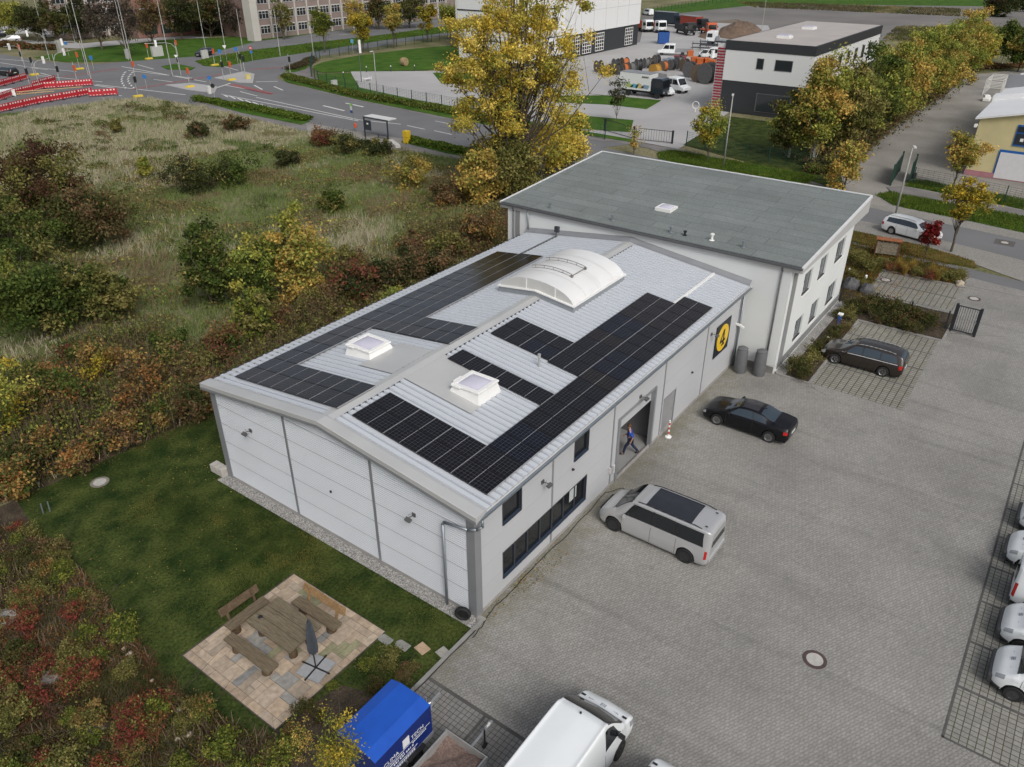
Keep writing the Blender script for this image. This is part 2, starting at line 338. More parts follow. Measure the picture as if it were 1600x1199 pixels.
o = b.build('bay_lines', M('dark_pavers', (0.085, 0.083, 0.078), .9, .2, 3)); o['kind'] = 'structure'
b = MB(); b.box(-40, -0.05, -0.38, -0.22, -.05, .07); b.box(-.1, 0.1, -.38, -.02, -.05, .06)
b.box(25.0, 35.5, -4.58, -4.45, -.05, .09); b.box(35.35, 35.5, -9.6, -4.6, -.05, .09); b.box(35.5, 40.3, -9.7, -9.58, -.05, .09); b.box(40.2, 40.35, -9.6, -3.7, -.05, .09)
b.box(25.0, 25.12, -4.45, -2.6, -.05, .09); b.box(45.7, 45.85, -9.3, -3.5, -.05, .1)
b.build('kerb', m_curb)['kind'] = 'structure'
# lawn
sheet('lawn', [(-0.55, -0.22), (-0.55, 15.3), (0.3, 15.4), (3.2, 20.6), (-6.9, 21.4), (-8.6, 12.2), (-9.5, 9), (-9.4, 2.5), (-5.2, 1.9), (-4.4, -.22)], 0.006, m_grass, px=False)
sheet('gravel_strip', [(-0.58, -0.2), (0.05, -0.2), (0.05, 15.2), (-0.58, 15.2)], 0.02, m_gravel, px=False)
sheet('planting_bed', [(-4.4, -.24), (-5.2, 1.9), (-9.4, 2.5), (-9.5, 9), (-8.6, 12.2), (-6.9, 21.4), (-30, 24), (-30, -.24)], 0.004, m_bed, px=False)
sheet('planting_bed', [(3.2, 20.6), (-6.9, 21.4), (-7, 23.6), (4, 22), (25, 19), (25, 15.2), (.3, 15.4)], 0.004, m_bed, px=False)
curbed('office_bed', [(25.12, -4.45), (35.5, -4.45), (35.5, -9.58), (40.2, -9.58), (40.2, -3.6), (45.7, -3.5), (45.85, -9.2), (47.9, -8.8), (49.2, -.6), (49.6, 3), (37.8, 3), (37.8, -2.5), (25.12, -2.5)], 0.05, m_bed, px=False)
sheet('gravel_strip', [(25.15, -3.1), (37.9, -3.1), (37.9, -2.3), (25.15, -2.3)], 0.06, m_gravel, px=False)
# roads
ap = [(-120, 200), (0, 180), (60, 172), (150, 160), (230, 152), (300, 163), (480, 203), (590, 228), (640, 240)]
ap = GP(ap) + [(55.2, 46), (56.2, 20), (57.1, .2), (54.5, -11.9), (50.5, -30), (60, -30), (62.5, -11.3), (63.6, 0), (66, 20), (67.5, 34)] + GP([(1015, 222), (880, 215), (790, 200), (700, 186), (560, 158), (490, 141), (450, 130), (432, 122), (455, 104), (500, 88), (560, 78), (690, 56), (800, 40), (800, 12), (690, 28), (500, 49), (400, 61), (310, 88), (262, 90), (200, 96), (140, 101), (60, 95), (0, 84), (-120, 74)])
sheet('road', ap, -0.03, m_asph, px=False)
sheet('parking_lane', [(48.3, -30), (49.2, -14), (49.9, -12.2), (52.3, -7.5), (53.6, -2), (54.2, 4), (55.6, 22), (57.2, 22), (57.3, .2), (54.7, -11.9), (50.7, -30)], -0.02, m_lanepave, px=False)
sheet('parking_lane', [(59.5, -30), (60.0, -11.3), (61.8, 1.4), (63.5, 9), (66.5, 9), (65.6, 1.2), (64.0, -5), (62.6, -14), (62, -30)], -0.02, m_lanepave, px=False)
sheet('path', [(51.2, 0), (49.6, -12.7), (47.2, -30), (45.2, -30), (47.7, -12.8), (49.4, -.4), (51.2, 20), (53.2, 20)], 0.008, m_asph, px=False)
sheet('path', [(300, 162), (312, 158), (480, 196), (600, 221), (760, 249), (760, 256), (590, 231), (480, 206), (400, 187)], -0.015, m_path)
sheet('bus_stop_pavement', [(478, 192), (556, 205), (640, 219), (632, 224), (600, 229), (480, 205)], -0.005, m_drive)
sheet('pavement', [(452, 103), (487, 96), (487, 118), (500, 129), (540, 141), (640, 161), (740, 179), (870, 203), (985, 220), (1060, 233), (1300, 283), (1296, 292), (1050, 245), (1015, 232), (960, 222), (870, 214), (700, 187), (560, 158), (480, 139), (440, 120)], -0.012, m_path)
curbed('verge', [(51.6, 2.2), (53.9, 1.4), (53.4, -5), (52.0, -8.9), (50.7, -9.3), (50.5, -7), (51.3, 0)], 0.05, m_leaflit, px=False)
curbed('verge', [(303, 155), (318, 152), (400, 167), (480, 186), (484, 190), (470, 195), (380, 177)], 0.05, m_grassb)
curbed('verge', [(632, 223), (641, 217), (745, 238), (770, 246), (760, 251), (700, 240)], 0.05, m_grassb)
curbed('verge', [(438, 118), (452, 115), (500, 131), (560, 148), (640, 160), (720, 176), (800, 193), (870, 208), (850, 212), (700, 184), (560, 156), (490, 139), (447, 128)], 0.05, m_grassb)
curbed('verge', [(455, 103), (490, 91), (489, 97), (478, 108), (460, 113), (446, 112)], 0.05, m_grassb)
curbed('verge', [(1028, 240), (1050, 236), (1180, 258), (1275, 276), (1262, 286), (1120, 268), (1050, 253), (1030, 248)], 0.05, m_grassb)
curbed('verge', [(1370, 305), (1395, 301), (1480, 318), (1620, 343), (1620, 368), (1500, 342), (1420, 326), (1395, 320)], 0.05, m_grassb)
sheet('path', [(1385, 293), (1410, 292), (1640, 338), (1640, 350), (1480, 320), (1395, 303)], 0.06, m_path)
curbed('verge', [(1418, 284), (1445, 284), (1640, 322), (1640, 336), (1500, 307), (1416, 291)], 0.05, m_grassb)
curbed('verge', [(305, 96), (340, 88), (400, 78), (500, 66), (600, 55), (690, 42), (800, 25), (800, 36), (690, 52), (600, 63), (500, 79), (400, 94), (345, 105), (318, 103)], 0.05, m_grassb)
curbed('verge', [(252, 104), (275, 100), (305, 106), (298, 110), (262, 109)], 0.05, m_grassb)
curbed('traffic_island', [(335, 122), (380, 112), (398, 116), (395, 130), (372, 129)], 0.05, m_plaza)
curbed('traffic_island', [(258, 133), (300, 130), (340, 136), (335, 146), (290, 140)], 0.05, m_plaza)
sheet('grass', [(140, 75), (200, 62), (320, 60), (405, 56), (520, 44), (690, 26), (760, 18), (780, 19), (690, 29), (520, 49), (400, 65), (310, 88), (200, 96), (150, 97), (100, 97), (52, 90)], -0.02, m_grassb)
sheet('path', [(-120, 60), (60, 52), (140, 55), (230, 56), (330, 54), (400, 55), (520, 43), (690, 25), (690, 20), (500, 40), (400, 50), (300, 50), (100, 42), (-120, 40)], 0.0, m_plaza)
sheet('path', [(330, 59), (260, 62), (190, 70), (120, 76), (50, 72), (0, 68), (0, 62), (60, 64), (130, 68), (200, 62), (300, 56)], 0.004, m_plaza)
# yard beyond the road
sheet('yard_paving', [(548, 112), (700, 111), (768, 107), (870, 95), (1000, 66), (1008, 30), (1200, 40), (1240, 120), (1140, 175), (1072, 226), (1060, 233), (985, 219), (880, 201), (740, 175), (560, 141)], 0.0, m_plaza)
sheet('dirt_lot', [(990, 72), (1005, 18), (1160, -2), (1700, 8), (1700, 45), (1400, 62), (1240, 70), (1130, 84)], -0.01, m_mud)
sheet('dirt_lot', [(1010, 66), (1060, 40), (1150, 30), (1260, 60), (1130, 80)], -0.004, m_dirt)
sheet('lawn', [(489, 104), (505, 97), (560, 87), (640, 77), (720, 70), (720, 100), (668, 110), (550, 112), (510, 114), (495, 112)], 0.01, m_grassb)
sheet('lawn', [(494, 116), (548, 114), (562, 137), (640, 154), (740, 172), (870, 198), (990, 218), (984, 222), (870, 204), (720, 178), (540, 142), (502, 130)], 0.01, m_grassb)
sheet('lawn', [(676, 114), (760, 110), (860, 140), (800, 135), (690, 131)], 0.012, m_grassb)
sheet('lawn', [(860, 150), (950, 149), (1034, 157), (1010, 171), (950, 164), (870, 160)], 0.012, m_grassb)
sheet('lawn', [(880, 178), (990, 188), (985, 207), (880, 200)], 0.012, m_grassb)
sheet('lawn', [(1140, 182), (1260, 198), (1300, 215), (1320, 300), (1200, 262), (1068, 226)], 0.012, m_grass)
sheet('grass', [(1005, 16), (1150, -6), (1700, -6), (1700, 12), (1200, 6), (1050, 22)], 0.0, m_grassb)
sheet('driveway', [(1700, 100), (1600, 108), (1510, 118), (1440, 165), (1395, 200), (1345, 250), (1290, 292), (1330, 315), (1385, 322), (1378, 305), (1395, 295), (1700, 360), (1700, 240), (1620, 150)], -0.015, m_drive)
sheet('grass', [(1510, 117), (1440, 164), (1395, 199), (1345, 249), (1300, 280), (1250, 255), (1330, 180), (1420, 120), (1500, 95)], -0.008, M('scrub_ground', (0.04, 0.045, 0.018), .95, .3, .5, col2=(.12, .09, .04), bump=.6, bscale=6, fine=.4))
# painted road markings: thin sheets on the asphalt
b = MB()
def stripe(u0, v0, u1, v1, wm=.16, z=-.022):
    (x0, y0), (x1, y1) = G(u0, v0), G(u1, v1); d = Vector((x1-x0, y1-y0)); L_ = d.length; d /= L_; nn = Vector((-d.y, d.x))*wm/2
    b.poly([(x0+nn.x, y0+nn.y), (x1+nn.x, y1+nn.y), (x1-nn.x, y1-nn.y), (x0-nn.x, y0-nn.y)], z)
for s_ in [(400, 152, 560, 187, .2), (345, 147, 560, 189, .2), (560, 187, 626, 194, .2), (636, 196, 664, 202, .18), (678, 204, 706, 210, .18), (505, 165, 538, 173, .35), (540, 161, 568, 167, .35), (680, 189, 700, 193, .15),
           (150, 132, 290, 148, .25), (100, 126, 180, 138, .25), (190, 104, 322, 128, .25), (200, 110, 300, 122, .25), (215, 101, 240, 108, .2), (350, 104, 372, 110, .2), (336, 138, 360, 130, .3), (352, 133, 424, 147, .2), (397, 133, 410, 140, .25), (428, 135, 442, 141, .25), (400, 128, 434, 127, .3),
           (0, 98, 60, 107, .2), (55, 107, 75, 109, .2), (63, 114, 92, 122, .2), (50, 105, 120, 112, .2), (430, 88, 450, 86, .2), (530, 55, 560, 52, .2), (375, 143, 402, 150, .2), (60, 118, 160, 128, .2), (0, 92, 48, 96, .2), (240, 124, 270, 128, .2), (150, 140, 190, 150, .2)]: stripe(*s_)
for k in range(9): stripe(347+k*12, 147+k*3.1, 356+k*12, 151.5+k*3.0, .28)
for k in range(8):
    a = k/7; stripe(197-6*math.sin(a*3), 112+a*24, 195-6*math.sin(a*3+.25), 114.2+a*24, .25)
for k in range(8):
    a = k/7; stripe(209-8*math.sin(a*3.1), 112+a*24, 207-8*math.sin(a*3.1+.25), 114.0+a*24, .25)
b.build('road_markings', m_white)['kind'] = 'structure'
b = MB()
for k in range(32):
    a = k/32; stripe(205+a*142, 140-a*24, 208+a*142, 139.5-a*24, 1.3 if k % 2 else .7)
for k in range(12):
    a = k/12; stripe(98+a*90, 120-a*13, 103+a*90, 119.3-a*13, 1.2)
for k in range(10):
    a = k/10; stripe(390+a*52, 109-a*4, 393+a*52, 108.7-a*4, 1.3)
stripe(362, 132, 425, 147, 1.3); b.build('cycle_crossing', m_redlane)['kind'] = 'structure'

# manholes
def manhole(x, y, r, label, square=False, z=0.0, conc=False):
    t = thing('manhole_cover', label, 'manhole cover', (x, y, z))
    if square: MB().box(-.75, .75, -.75, .75, 0.0, .012).build('apron', M('manhole_apron', (.10, .095, .09), .9, .15, 3), t)
    MB().lathe([(r, 0), (r, .018), (r*.72, .018), (r*.70, .012)], n=32).build('rim', M('iron_rim', (.075, .05, .048), .7, .2, 5) if not conc else M('rim_c', (.2, .18, .15), .9, .2, 5), t)
    MB().lathe([(r*.69, 0), (r*.69, .02), (.0, .024)], n=32).build('lid', M('manhole_concrete', (.42, .41, .38), .9, .12, 6, bump=.3), t)
x, y = G(1273, 1031); manhole(x, y, .42, 'round concrete manhole cover with a dark iron ring in the middle of the paved yard')
x, y = G(1522, 467); manhole(x, y, .42, 'round manhole cover near the black entrance gate', z=.0)
x, y = G(1384, 438); manhole(x, y, .42, 'pale manhole cover in the corner of the upper parking bay', z=.007)
x, y = G(1570, 379); manhole(x, y, .42, 'manhole cover in a square dark apron on the asphalt street', True, -.03)
x, y = G(156, 754); manhole(x, y, .42, 'pale concrete manhole lid in the lawn', z=.01, conc=True)
x, y = G(13, 972); manhole(x, y, .5, 'pale concrete shaft lid among the shrubs', z=.25, conc=True)
# ------------------------------------------------------------------ warehouse: X 0..25 along the yard, Y 0..15 across, eaves 5.0, ridge 6.0
E0, R0, SL = 5.08, 6.0, 0.92/7.5
def zr(y): return E0 + SL*(y if y <= 7.5 else 15-y)
m_sheet = M('ribbed_roof_sheet', (0.50, 0.53, 0.57), .42, .015, .1, metal=0)
m_flash = M('roof_flashing', (0.50, 0.505, 0.50), .5, .05, .6, metal=.2)
m_gab = M('gable_cladding', (0.60, 0.625, 0.66), .55, .03, .15)
m_side = M('side_cladding', (0.455, 0.465, 0.48), .55, .04, .2, bump=.03, bscale=8)
m_trim = M('grey_trim', (0.27, 0.28, 0.295), .5, .06, 1, metal=.3)
m_trimd = M('dark_trim', (0.12, 0.125, 0.13), .5, .06, 1, metal=.3)
m_zinc = M('zinc_pipe', (0.25, 0.28, 0.31), .4, .1, 3, metal=.5)
m_glass = M('dark_glass', (0.010, 0.012, 0.015), .06, 0, spec=.6)
m_frame = M('anthracite_frame', (0.035, 0.04, 0.048), .45, .08, 2)
m_sillb = M('blue_grey_sill', (0.035, 0.05, 0.075), .4, .08, 2)
m_shut = M('shutter_grey', (0.26, 0.265, 0.27), .6, .05, 2)
m_black = M('black_plastic', (0.015, 0.015, 0.016), .5, 0)
m_dome = M('skylight_dome', (0.52, 0.51, 0.60), .25, .04, 2, spec=.5)
m_gloss_w = M('white_plastic', (0.78, 0.78, 0.76), .4, .03, 2)
WH = thing('warehouse', 'low pitched light grey metal clad warehouse carrying the solar panels', 'warehouse', (0, 0, 0))
P_ = lambda mb, name, m, par=WH, **k: mb.build(name, m, par, **k)
# concrete base
b = MB(); b.box(-.04, 25, -.05, 0.02, -.05, .16); b.box(-.05, .02, -.05, 15.05, -.05, .18); b.box(0, 25, 14.98, 15.05, -.05, .18)
P_(b, 'plinth', M('plinth_concrete', (.30, .29, .28), .9, .12, 2, bump=.2))
# gable wall: horizontal micro ribs, one sheet per bay
def ribs(z0, z1, pitch, amp):
    out = []; z = z0; k = 0
    while z < z1-1e-6:
        out += [(amp, z), (amp, min(z+pitch*.45, z1)), (0, min(z+pitch*.55, z1)), (0, min(z+pitch*.95, z1))]; z += pitch
    out.append((amp, z1)); return out
def gable_bay(y0, y1):
    mb = MB(); top = lambda y: zr(y)-.12
    ys = [y0] + ([7.5] if y0 < 7.5 < y1 else []) + [y1]
    zt = max(top(y) for y in ys); pr = ribs(.18, zt, .10, .022)
    for ya, yb in zip(ys[:-1], ys[1:]):
        rows = []
        for a, z in pr:
            # clip under the roof slope
            ca, cb = min(z, top(ya)), min(z, top(yb)); rows.append([(-a-.02, ya, ca), (-a-.02, yb, cb)])
        mb.grid(np.array(rows), flip=False)
    return mb
for y0, y1 in ((0.32, 4.93), (5.07, 9.93), (10.07, 14.68)): P_(gable_bay(y0, y1), 'gable_cladding', m_gab)
b = MB()
for z in (1.18, 2.18, 3.18, 4.18, 5.18):
    for y0, y1 in ((0.32, 4.93), (5.07, 9.93), (10.07, 14.68)):
        if z < min(zr(y0), zr(y1))-.15: b.box(-.048, -.040, y0, y1, z-.010, z+.010)
P_(b, 'panel_joints', m_trim)
for y in (5.0, 10.0): P_(MB().box(-.055, 0, y-.07, y+.07, .1, zr(y)-.13), 'mullion_strip', m_trim)
P_(MB().box(-.06, .0, -.06, .32, .05, zr(0)-.12).box(0, .3, -.06, 0, .05, zr(0)-.10), 'corner_post', m_trim)
P_(MB().box(-.06, .0, 14.68, 15.06, .05, zr(0)-.12), 'corner_post', m_trim)
# back wall and far eave wall
P_(MB().box(0.3, 25, 14.9, 15, .1, 4.95), 'rear_wall', m_side)
# yard side wall with its openings (x0, x1, z0, z1)
OP = [(1.62, 2.88, 3.33, 4.42), (6.60, 7.80, 3.33, 4.45), (1.62, 7.80, .66, 2.02), (10.36, 14.08, .0, 3.52), (15.2, 16.62, .05, 2.2)]
def wall_with_holes(mb, x0, x1, z0, z1, holes, y, th):
    xs = sorted({x0, x1, *[min(max(h[i], x0), x1) for h in holes for i in (0, 1)]}); zs = sorted({z0, z1, *[min(max(h[i], z0), z1) for h in holes for i in (2, 3)]})
    for a, c in zip(xs[:-1], xs[1:]):
        run = None
        for d, e in zip(zs[:-1], zs[1:]):
            mx_, mz = (a+c)/2, (d+e)/2
            if any(h[0] < mx_ < h[1] and h[2] < mz < h[3] for h in holes):
                if run: mb.box(a, c, y, y+th, run[0], run[1]); run = None
            else: run = (run[0], e) if run else (d, e)
        if run: mb.box(a, c, y, y+th, run[0], run[1])
    return mb
seams = [0.3, 5.0, 9.95, 15.0, 20.0, 24.9]
for a, c in zip(seams[:-1], seams[1:]): P_(wall_with_holes(MB(), a+.04, c-.04, .16, 4.96, OP, -.02, .14), 'wall_panel', m_side)
b = MB()
for z in (1.16, 2.16, 3.16, 4.16): 
    for a, c in zip(seams[:-1], seams[1:]):
        xs = [a+.04, c-.04]; segs = [(a+.04, c-.04)]
        for h in OP:
            if h[2] < z < h[3]:
                ns = []
                for s0, s1 in segs:
                    if h[1] <= s0 or h[0] >= s1: ns.append((s0, s1))
                    else:
                        if h[0] > s0: ns.append((s0, h[0]))
                        if h[1] < s1: ns.append((h[1], s1))
                segs = ns
        for s0, s1 in segs: b.box(s0, s1, -.0235, -.0195, z-.006, z+.006)
P_(b, 'panel_joints', M('joint_grey', (.36, .36, .36), .6, 0))
for x in seams[1:-1]:
    b = MB()
    if x == 5.0: b.box(x-.05, x+.05, -.045, .06, .12, .64).box(x-.05, x+.05, -.045, .06, 2.04, 4.96)
    else: b.box(x-.05, x+.05, -.045, .06, .12, 4.96)
    P_(b, 'seam_cover', m_trim)
P_(MB().box(24.5, 25.0, -.065, .05, .12, 4.96), 'corner_post', m_trim)
# windows
def window(x0, x1, z0, z1, nsplit=1, par=WH, panel=None):
    f = MB(); t = .05
    f.box(x0, x0+t, -.03, .11, z0, z1).box(x1-t, x1, -.03, .11, z0, z1).box(x0+t, x1-t, -.03, .11, z1-t, z1)
    for k in range(1, nsplit): x = x0+(x1-x0)*k/nsplit; f.box(x-.035, x+.035, .04, .11, z0+.02, z1-t)
    fo = P_(f, 'window_frame', m_frame, par)
    P_(MB().box(x0+t, x1-t, .085, .095, z0, z1-t), 'pane', m_glass, fo)
    P_(MB().box(x0+t, x1-t, -.06, .08, z0, z0+.035), 'sill', m_sillb, fo)
    return fo
window(*OP[0], 1); window(*OP[1], 1); ws = window(*OP[2], 7)
P_(MB().box(6.55, 7.1, .07, .08, 1.2, 1.95), 'blind', M('pale_blind', (.42, .46, .45), .7, .05), ws)
# service door
d = MB(); d.box(15.2, 15.27, -.03, .1, .05, 2.2).box(16.55, 16.62, -.03, .1, .05, 2.2).box(15.27, 16.55, -.03, .1, 2.13, 2.2)
dd = P_(d, 'door_frame', m_trim); P_(MB().box(15.27, 16.55, .02, .07, .05, 2.13), 'door_leaf', m_shut, dd)
P_(MB().cyl((16.42, -.04, 1.1), (16.25, -.04, 1.1), .012, n=8).cyl((16.42, .03, 1.1), (16.42, -.045, 1.1), .012, n=8), 'handle', m_zinc, dd)
# roller door with the inside of the hall behind it
d = MB(); d.box(10.36, 10.52, -.10, .1, 0, 3.52).box(13.92, 14.08, -.10, .1, 0, 3.52).box(10.52, 13.92, -.06, .1, 3.36, 3.52)
dd = P_(d, 'gate_frame', m_trim)
s_ = MB()
for k in range(8): s_.box(10.52, 13.92, .11, .14, 2.72+k*.085, 2.72+k*.085+.075)
P_(s_, 'roller_shutter', m_side, dd)
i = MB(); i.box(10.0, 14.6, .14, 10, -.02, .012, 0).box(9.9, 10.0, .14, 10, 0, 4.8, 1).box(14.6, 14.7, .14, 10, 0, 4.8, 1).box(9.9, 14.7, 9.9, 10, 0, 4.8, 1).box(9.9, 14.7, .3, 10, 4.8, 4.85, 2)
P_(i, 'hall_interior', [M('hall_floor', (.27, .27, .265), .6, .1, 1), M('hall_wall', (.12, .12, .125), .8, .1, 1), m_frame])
P_(MB().box(12.2, 14.2, 3.0, 4.3, .0, 1.15).box(12.6, 13.9, 5.0, 6.2, 0, 1.9), 'shelving', m_frame)
# roof sheets: trapezoid ribs running down the slope
def roof_half(side):
    mb = MB(); prof = []; x = .28
    while x < 24.75: prof += [(x, 0), (x+.115, 0), (x+.135, .058), (x+.313, .058)]; x += .333
    prof.append((x, 0)); rows = []
    ye, yr = (-.28, 7.35) if side > 0 else (15.28, 7.65)
    rows = [[(px, ye, zr(0)-SL*.28+pz) for px, pz in prof], [(px, yr, R0-SL*.15+pz) for px, pz in prof]]
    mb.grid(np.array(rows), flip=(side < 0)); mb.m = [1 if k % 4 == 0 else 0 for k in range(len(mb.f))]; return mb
m_valley = M('roof_valley_shade_grime', (0.33, 0.35, 0.385), .6, .06, .8)   # rib shading painted into the trough colour, along with some dust
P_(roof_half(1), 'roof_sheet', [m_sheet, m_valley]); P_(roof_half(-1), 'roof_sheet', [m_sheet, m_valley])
# sandwich body under the sheets, soffit edges
b = MB()
b.add([(-.2, -.25, E0-.14), (25, -.25, E0-.14), (25, 7.5, R0-.12), (-.2, 7.5, R0-.12), (-.2, -.25, E0-.055), (25, -.25, E0-.055), (25, 7.5, R0-.03), (-.2, 7.5, R0-.03)], [(0, 3, 2, 1), (4, 5, 6, 7), (0, 1, 5, 4), (1, 2, 6, 5), (2, 3, 7, 6), (3, 0, 4, 7)])
b.add([(-.2, 7.5, R0-.12), (25, 7.5, R0-.12), (25, 15.25, E0-.14), (-.2, 15.25, E0-.14), (-.2, 7.5, R0-.03), (25, 7.5, R0-.03), (25, 15.25, E0-.055), (-.2, 15.25, E0-.055)], [(0, 3, 2, 1), (4, 5, 6, 7), (0, 1, 5, 4), (1, 2, 6, 5), (2, 3, 7, 6), (3, 0, 4, 7)])
P_(b, 'roof_deck', m_trim)
# verge flashing at the gable
for sgn in (1, -1):
    Y = lambda y: y if sgn > 0 else 15-y
    v = []
    for yy in (-.33, 7.5):
        z = E0+SL*yy
        for px, dz in ((-.28, -.20), (-.28, .10), (-.24, .112), (.20, .105), (.33, .07), (.33, .0)): v.append((px, Y(yy), z+dz))
    k = 6; fs = [(i, i+1, k+i+1, k+i) for i in range(k-1)] + [tuple(range(k))]
    if sgn < 0: fs = [f[::-1] for f in fs]
    P_(MB().add(v, fs), 'verge_flashing', m_flash)
b = MB()
for sgn in (1, -1):
    Y = lambda y: y if sgn > 0 else 15-y
    b.add([(-.285, Y(-.33), E0-SL*.33-.20), (-.285, Y(-.33), E0-SL*.33-.07), (-.285, Y(7.5), R0-.07), (-.285, Y(7.5), R0-.20), (-.30, Y(-.33), E0-SL*.33-.20), (-.30, Y(-.33), E0-SL*.33-.07), (-.30, Y(7.5), R0-.07), (-.30, Y(7.5), R0-.20)],
          [(0, 1, 2, 3), (4, 7, 6, 5), (0, 4, 5, 1), (1, 5, 6, 2), (2, 6, 7, 3), (3, 7, 4, 0)])
P_(b, 'verge_band', m_trim)
# ridge cap with dark filler blocks along its yard side
P_(MB().add([(.30, 7.16, zr(7.16)+.07), (25, 7.16, zr(7.16)+.07), (25, 7.5, R0+.085), (.30, 7.5, R0+.085), (25, 7.86, zr(7.86)+.07), (.30, 7.86, zr(7.86)+.07)], [(0, 1, 2, 3), (3, 2, 4, 5)]), 'ridge_cap', m_flash)
def comb(name, x0, x1, y0, y1, z, step, wd, hh):
    mb = MB().box(x0, x1, y0, y1, z-.02, z); x = x0
    while x < x1-wd: mb.box(x, x+wd, y0, y1, z-.01, z+hh); x += step
    P_(mb, name, m_frame)
comb('ridge_filler', .8, 4.25, 7.125, 7.155, zr(7.14), .333, .22, .06); comb('ridge_filler', 6.95, 14.5, 7.125, 7.155, zr(7.14), .333, .22, .06); comb('ridge_filler', 20.0, 24.6, 7.125, 7.155, zr(7.14), .333, .22, .06)
comb('eave_filler', .3, 24.7, 15.22, 15.27, zr(0), .6, .42, .05)
P_(MB().add([(.1, 14.86, zr(14.86)+.055), (20.5, 14.86, zr(14.86)+.055), (20.5, 15.2, zr(15.2)+.055), (.1, 15.2, zr(15.2)+.055)], [(0, 1, 2, 3)]), 'eave_flashing', m_flash)
P_(MB().box(24.6, 25.0, 7.5, 15.3, E0-.2, E0-.1), 'wall_flashing', m_trim)
# upstand flashing against the office wall
b = MB()
for sgn in (1, -1):
    Y = lambda y: y if sgn > 0 else 15-y
    vv = [(24.72, Y(-.3), zr(0)-.03), (24.78, Y(-.3), zr(0)+.12), (24.995, Y(-.3), zr(0)+.30), (24.72, Y(7.5), R0), (24.78, Y(7.5), R0+.16), (24.995, Y(7.5), R0+.34)]
    fs = [(0, 3, 4, 1), (1, 4, 5, 2)]; b.add(vv, fs if sgn > 0 else [f[::-1] for f in fs])
P_(b, 'upstand_flashing', m_trim)
# gutter and downpipes
g = MB(); n = 8
pr = [(-.30-.075+.075*math.cos(math.pi+math.pi*k/n), 4.97+.075*math.sin(math.pi+math.pi*k/n)) for k in range(n+1)]
pr2 = [(a, z+.012) for a, z in pr][::-1]
g.wallx([(a, z) for a, z in pr]+pr2, -.15, 25.15); P_(g, 'gutter', m_zinc)
P_(MB().add([(-.2, -.30, 4.98), (25.1, -.30, 4.98), (25.1, -.2, 5.06), (-.2, -.2, 5.06)], [(0, 1, 2, 3)]), 'eave_strip', m_flash)
d = MB().tube([(0.0, -.38, 4.92), (-.02, -.40, 4.62), (-.1, -.2, 4.45), (-.17, .15, 4.32), (-.17, 1.25, 4.12), (-.17, 1.32, 4.0), (-.17, 1.32, 0)], .055, 10); P_(d, 'downpipe', m_zinc, smooth=True)
P_(MB().tube([(24.6, -.36, 4.9), (24.62, -.14, 4.6), (24.62, -.14, 0)], .05, 10), 'downpipe', m_zinc, smooth=True)
P_(MB().tube([(24.88, 15.1, 5.0), (24.88, 15.2, 6.6)], .05, 10), 'downpipe', m_zinc, smooth=True)
# wall lamps, camera, small vents
def wall_lamp(p, nrm, name='floodlight'):
    n_ = Vector(nrm); side = Vector((-n_.y, n_.x, 0)); p = Vector(p)
    b = MB().cyl(p, p+n_*.30+Vector((0, 0, .05)), .018, n=6); b.obox(p+n_*.34+Vector((0, 0, -.02)), (.16, .26, .09) if abs(n_.x) > .5 else (.26, .16, .09), 0, ry=rad(-20)*n_.x*-1, rx=rad(-20)*n_.y)
    b.obox(p+n_*.02, (.05, .16, .16) if abs(n_.x) > .5 else (.16, .05, .16)); b.cyl(p+n_*.2+Vector((0, 0, .04))-side*.12, p+n_*.2+Vector((0, 0, .17))-side*.02, .008, n=5); return P_(b, name, M('lamp_grey', (.09, .09, .09), .5, .1, 3))
wall_lamp((-.04, 2.85, 3.6), (-1, 0, 0)); wall_lamp((-.04, 12.45, 3.63), (-1, 0, 0))
wall_lamp((4.25, -.03, 3.78), (0, -1, 0)); wall_lamp((12.4, -.03, 3.72), (0, -1, 0)); wall_lamp((20.5, -.03, 3.7), (0, -1, 0))
b = MB().lathe([(.06, 0), (.075, .05), (.05, .11), (0, .12)], (-.06, 7.57, 2.5), 'x', 12); P_(b, 'vent_cap', m_black)
b = MB().lathe([(.05, 0), (.06, -.05), (.04, -.10), (0, -.11)], (18.4, -.03, 2.3), 'y', 12); P_(b, 'vent_cap', m_black)
b = MB().lathe([(.05, 0), (.06, -.05), (.04, -.10), (0, -.11)], (6.5, -.03, 3.05), 'y', 12); P_(b, 'vent_cap', m_black)
b = MB().box(24.30, 24.42, -.32, -.03, 2.75, 2.85).obox((24.36, -.38, 2.72), (.1, .26, .1), rx=rad(15)); P_(b, 'camera_housing', m_gloss_w)
P_(MB().box(9.72, 9.80, -.16, -.03, .9, 1.2), 'socket_box', M('pale_box', (.5, .5, .5), .6, .05)); P_(MB().box(10.05, 10.2, -.14, -.03, .7, 1.15), 'socket_box', MATS['pale_box'])
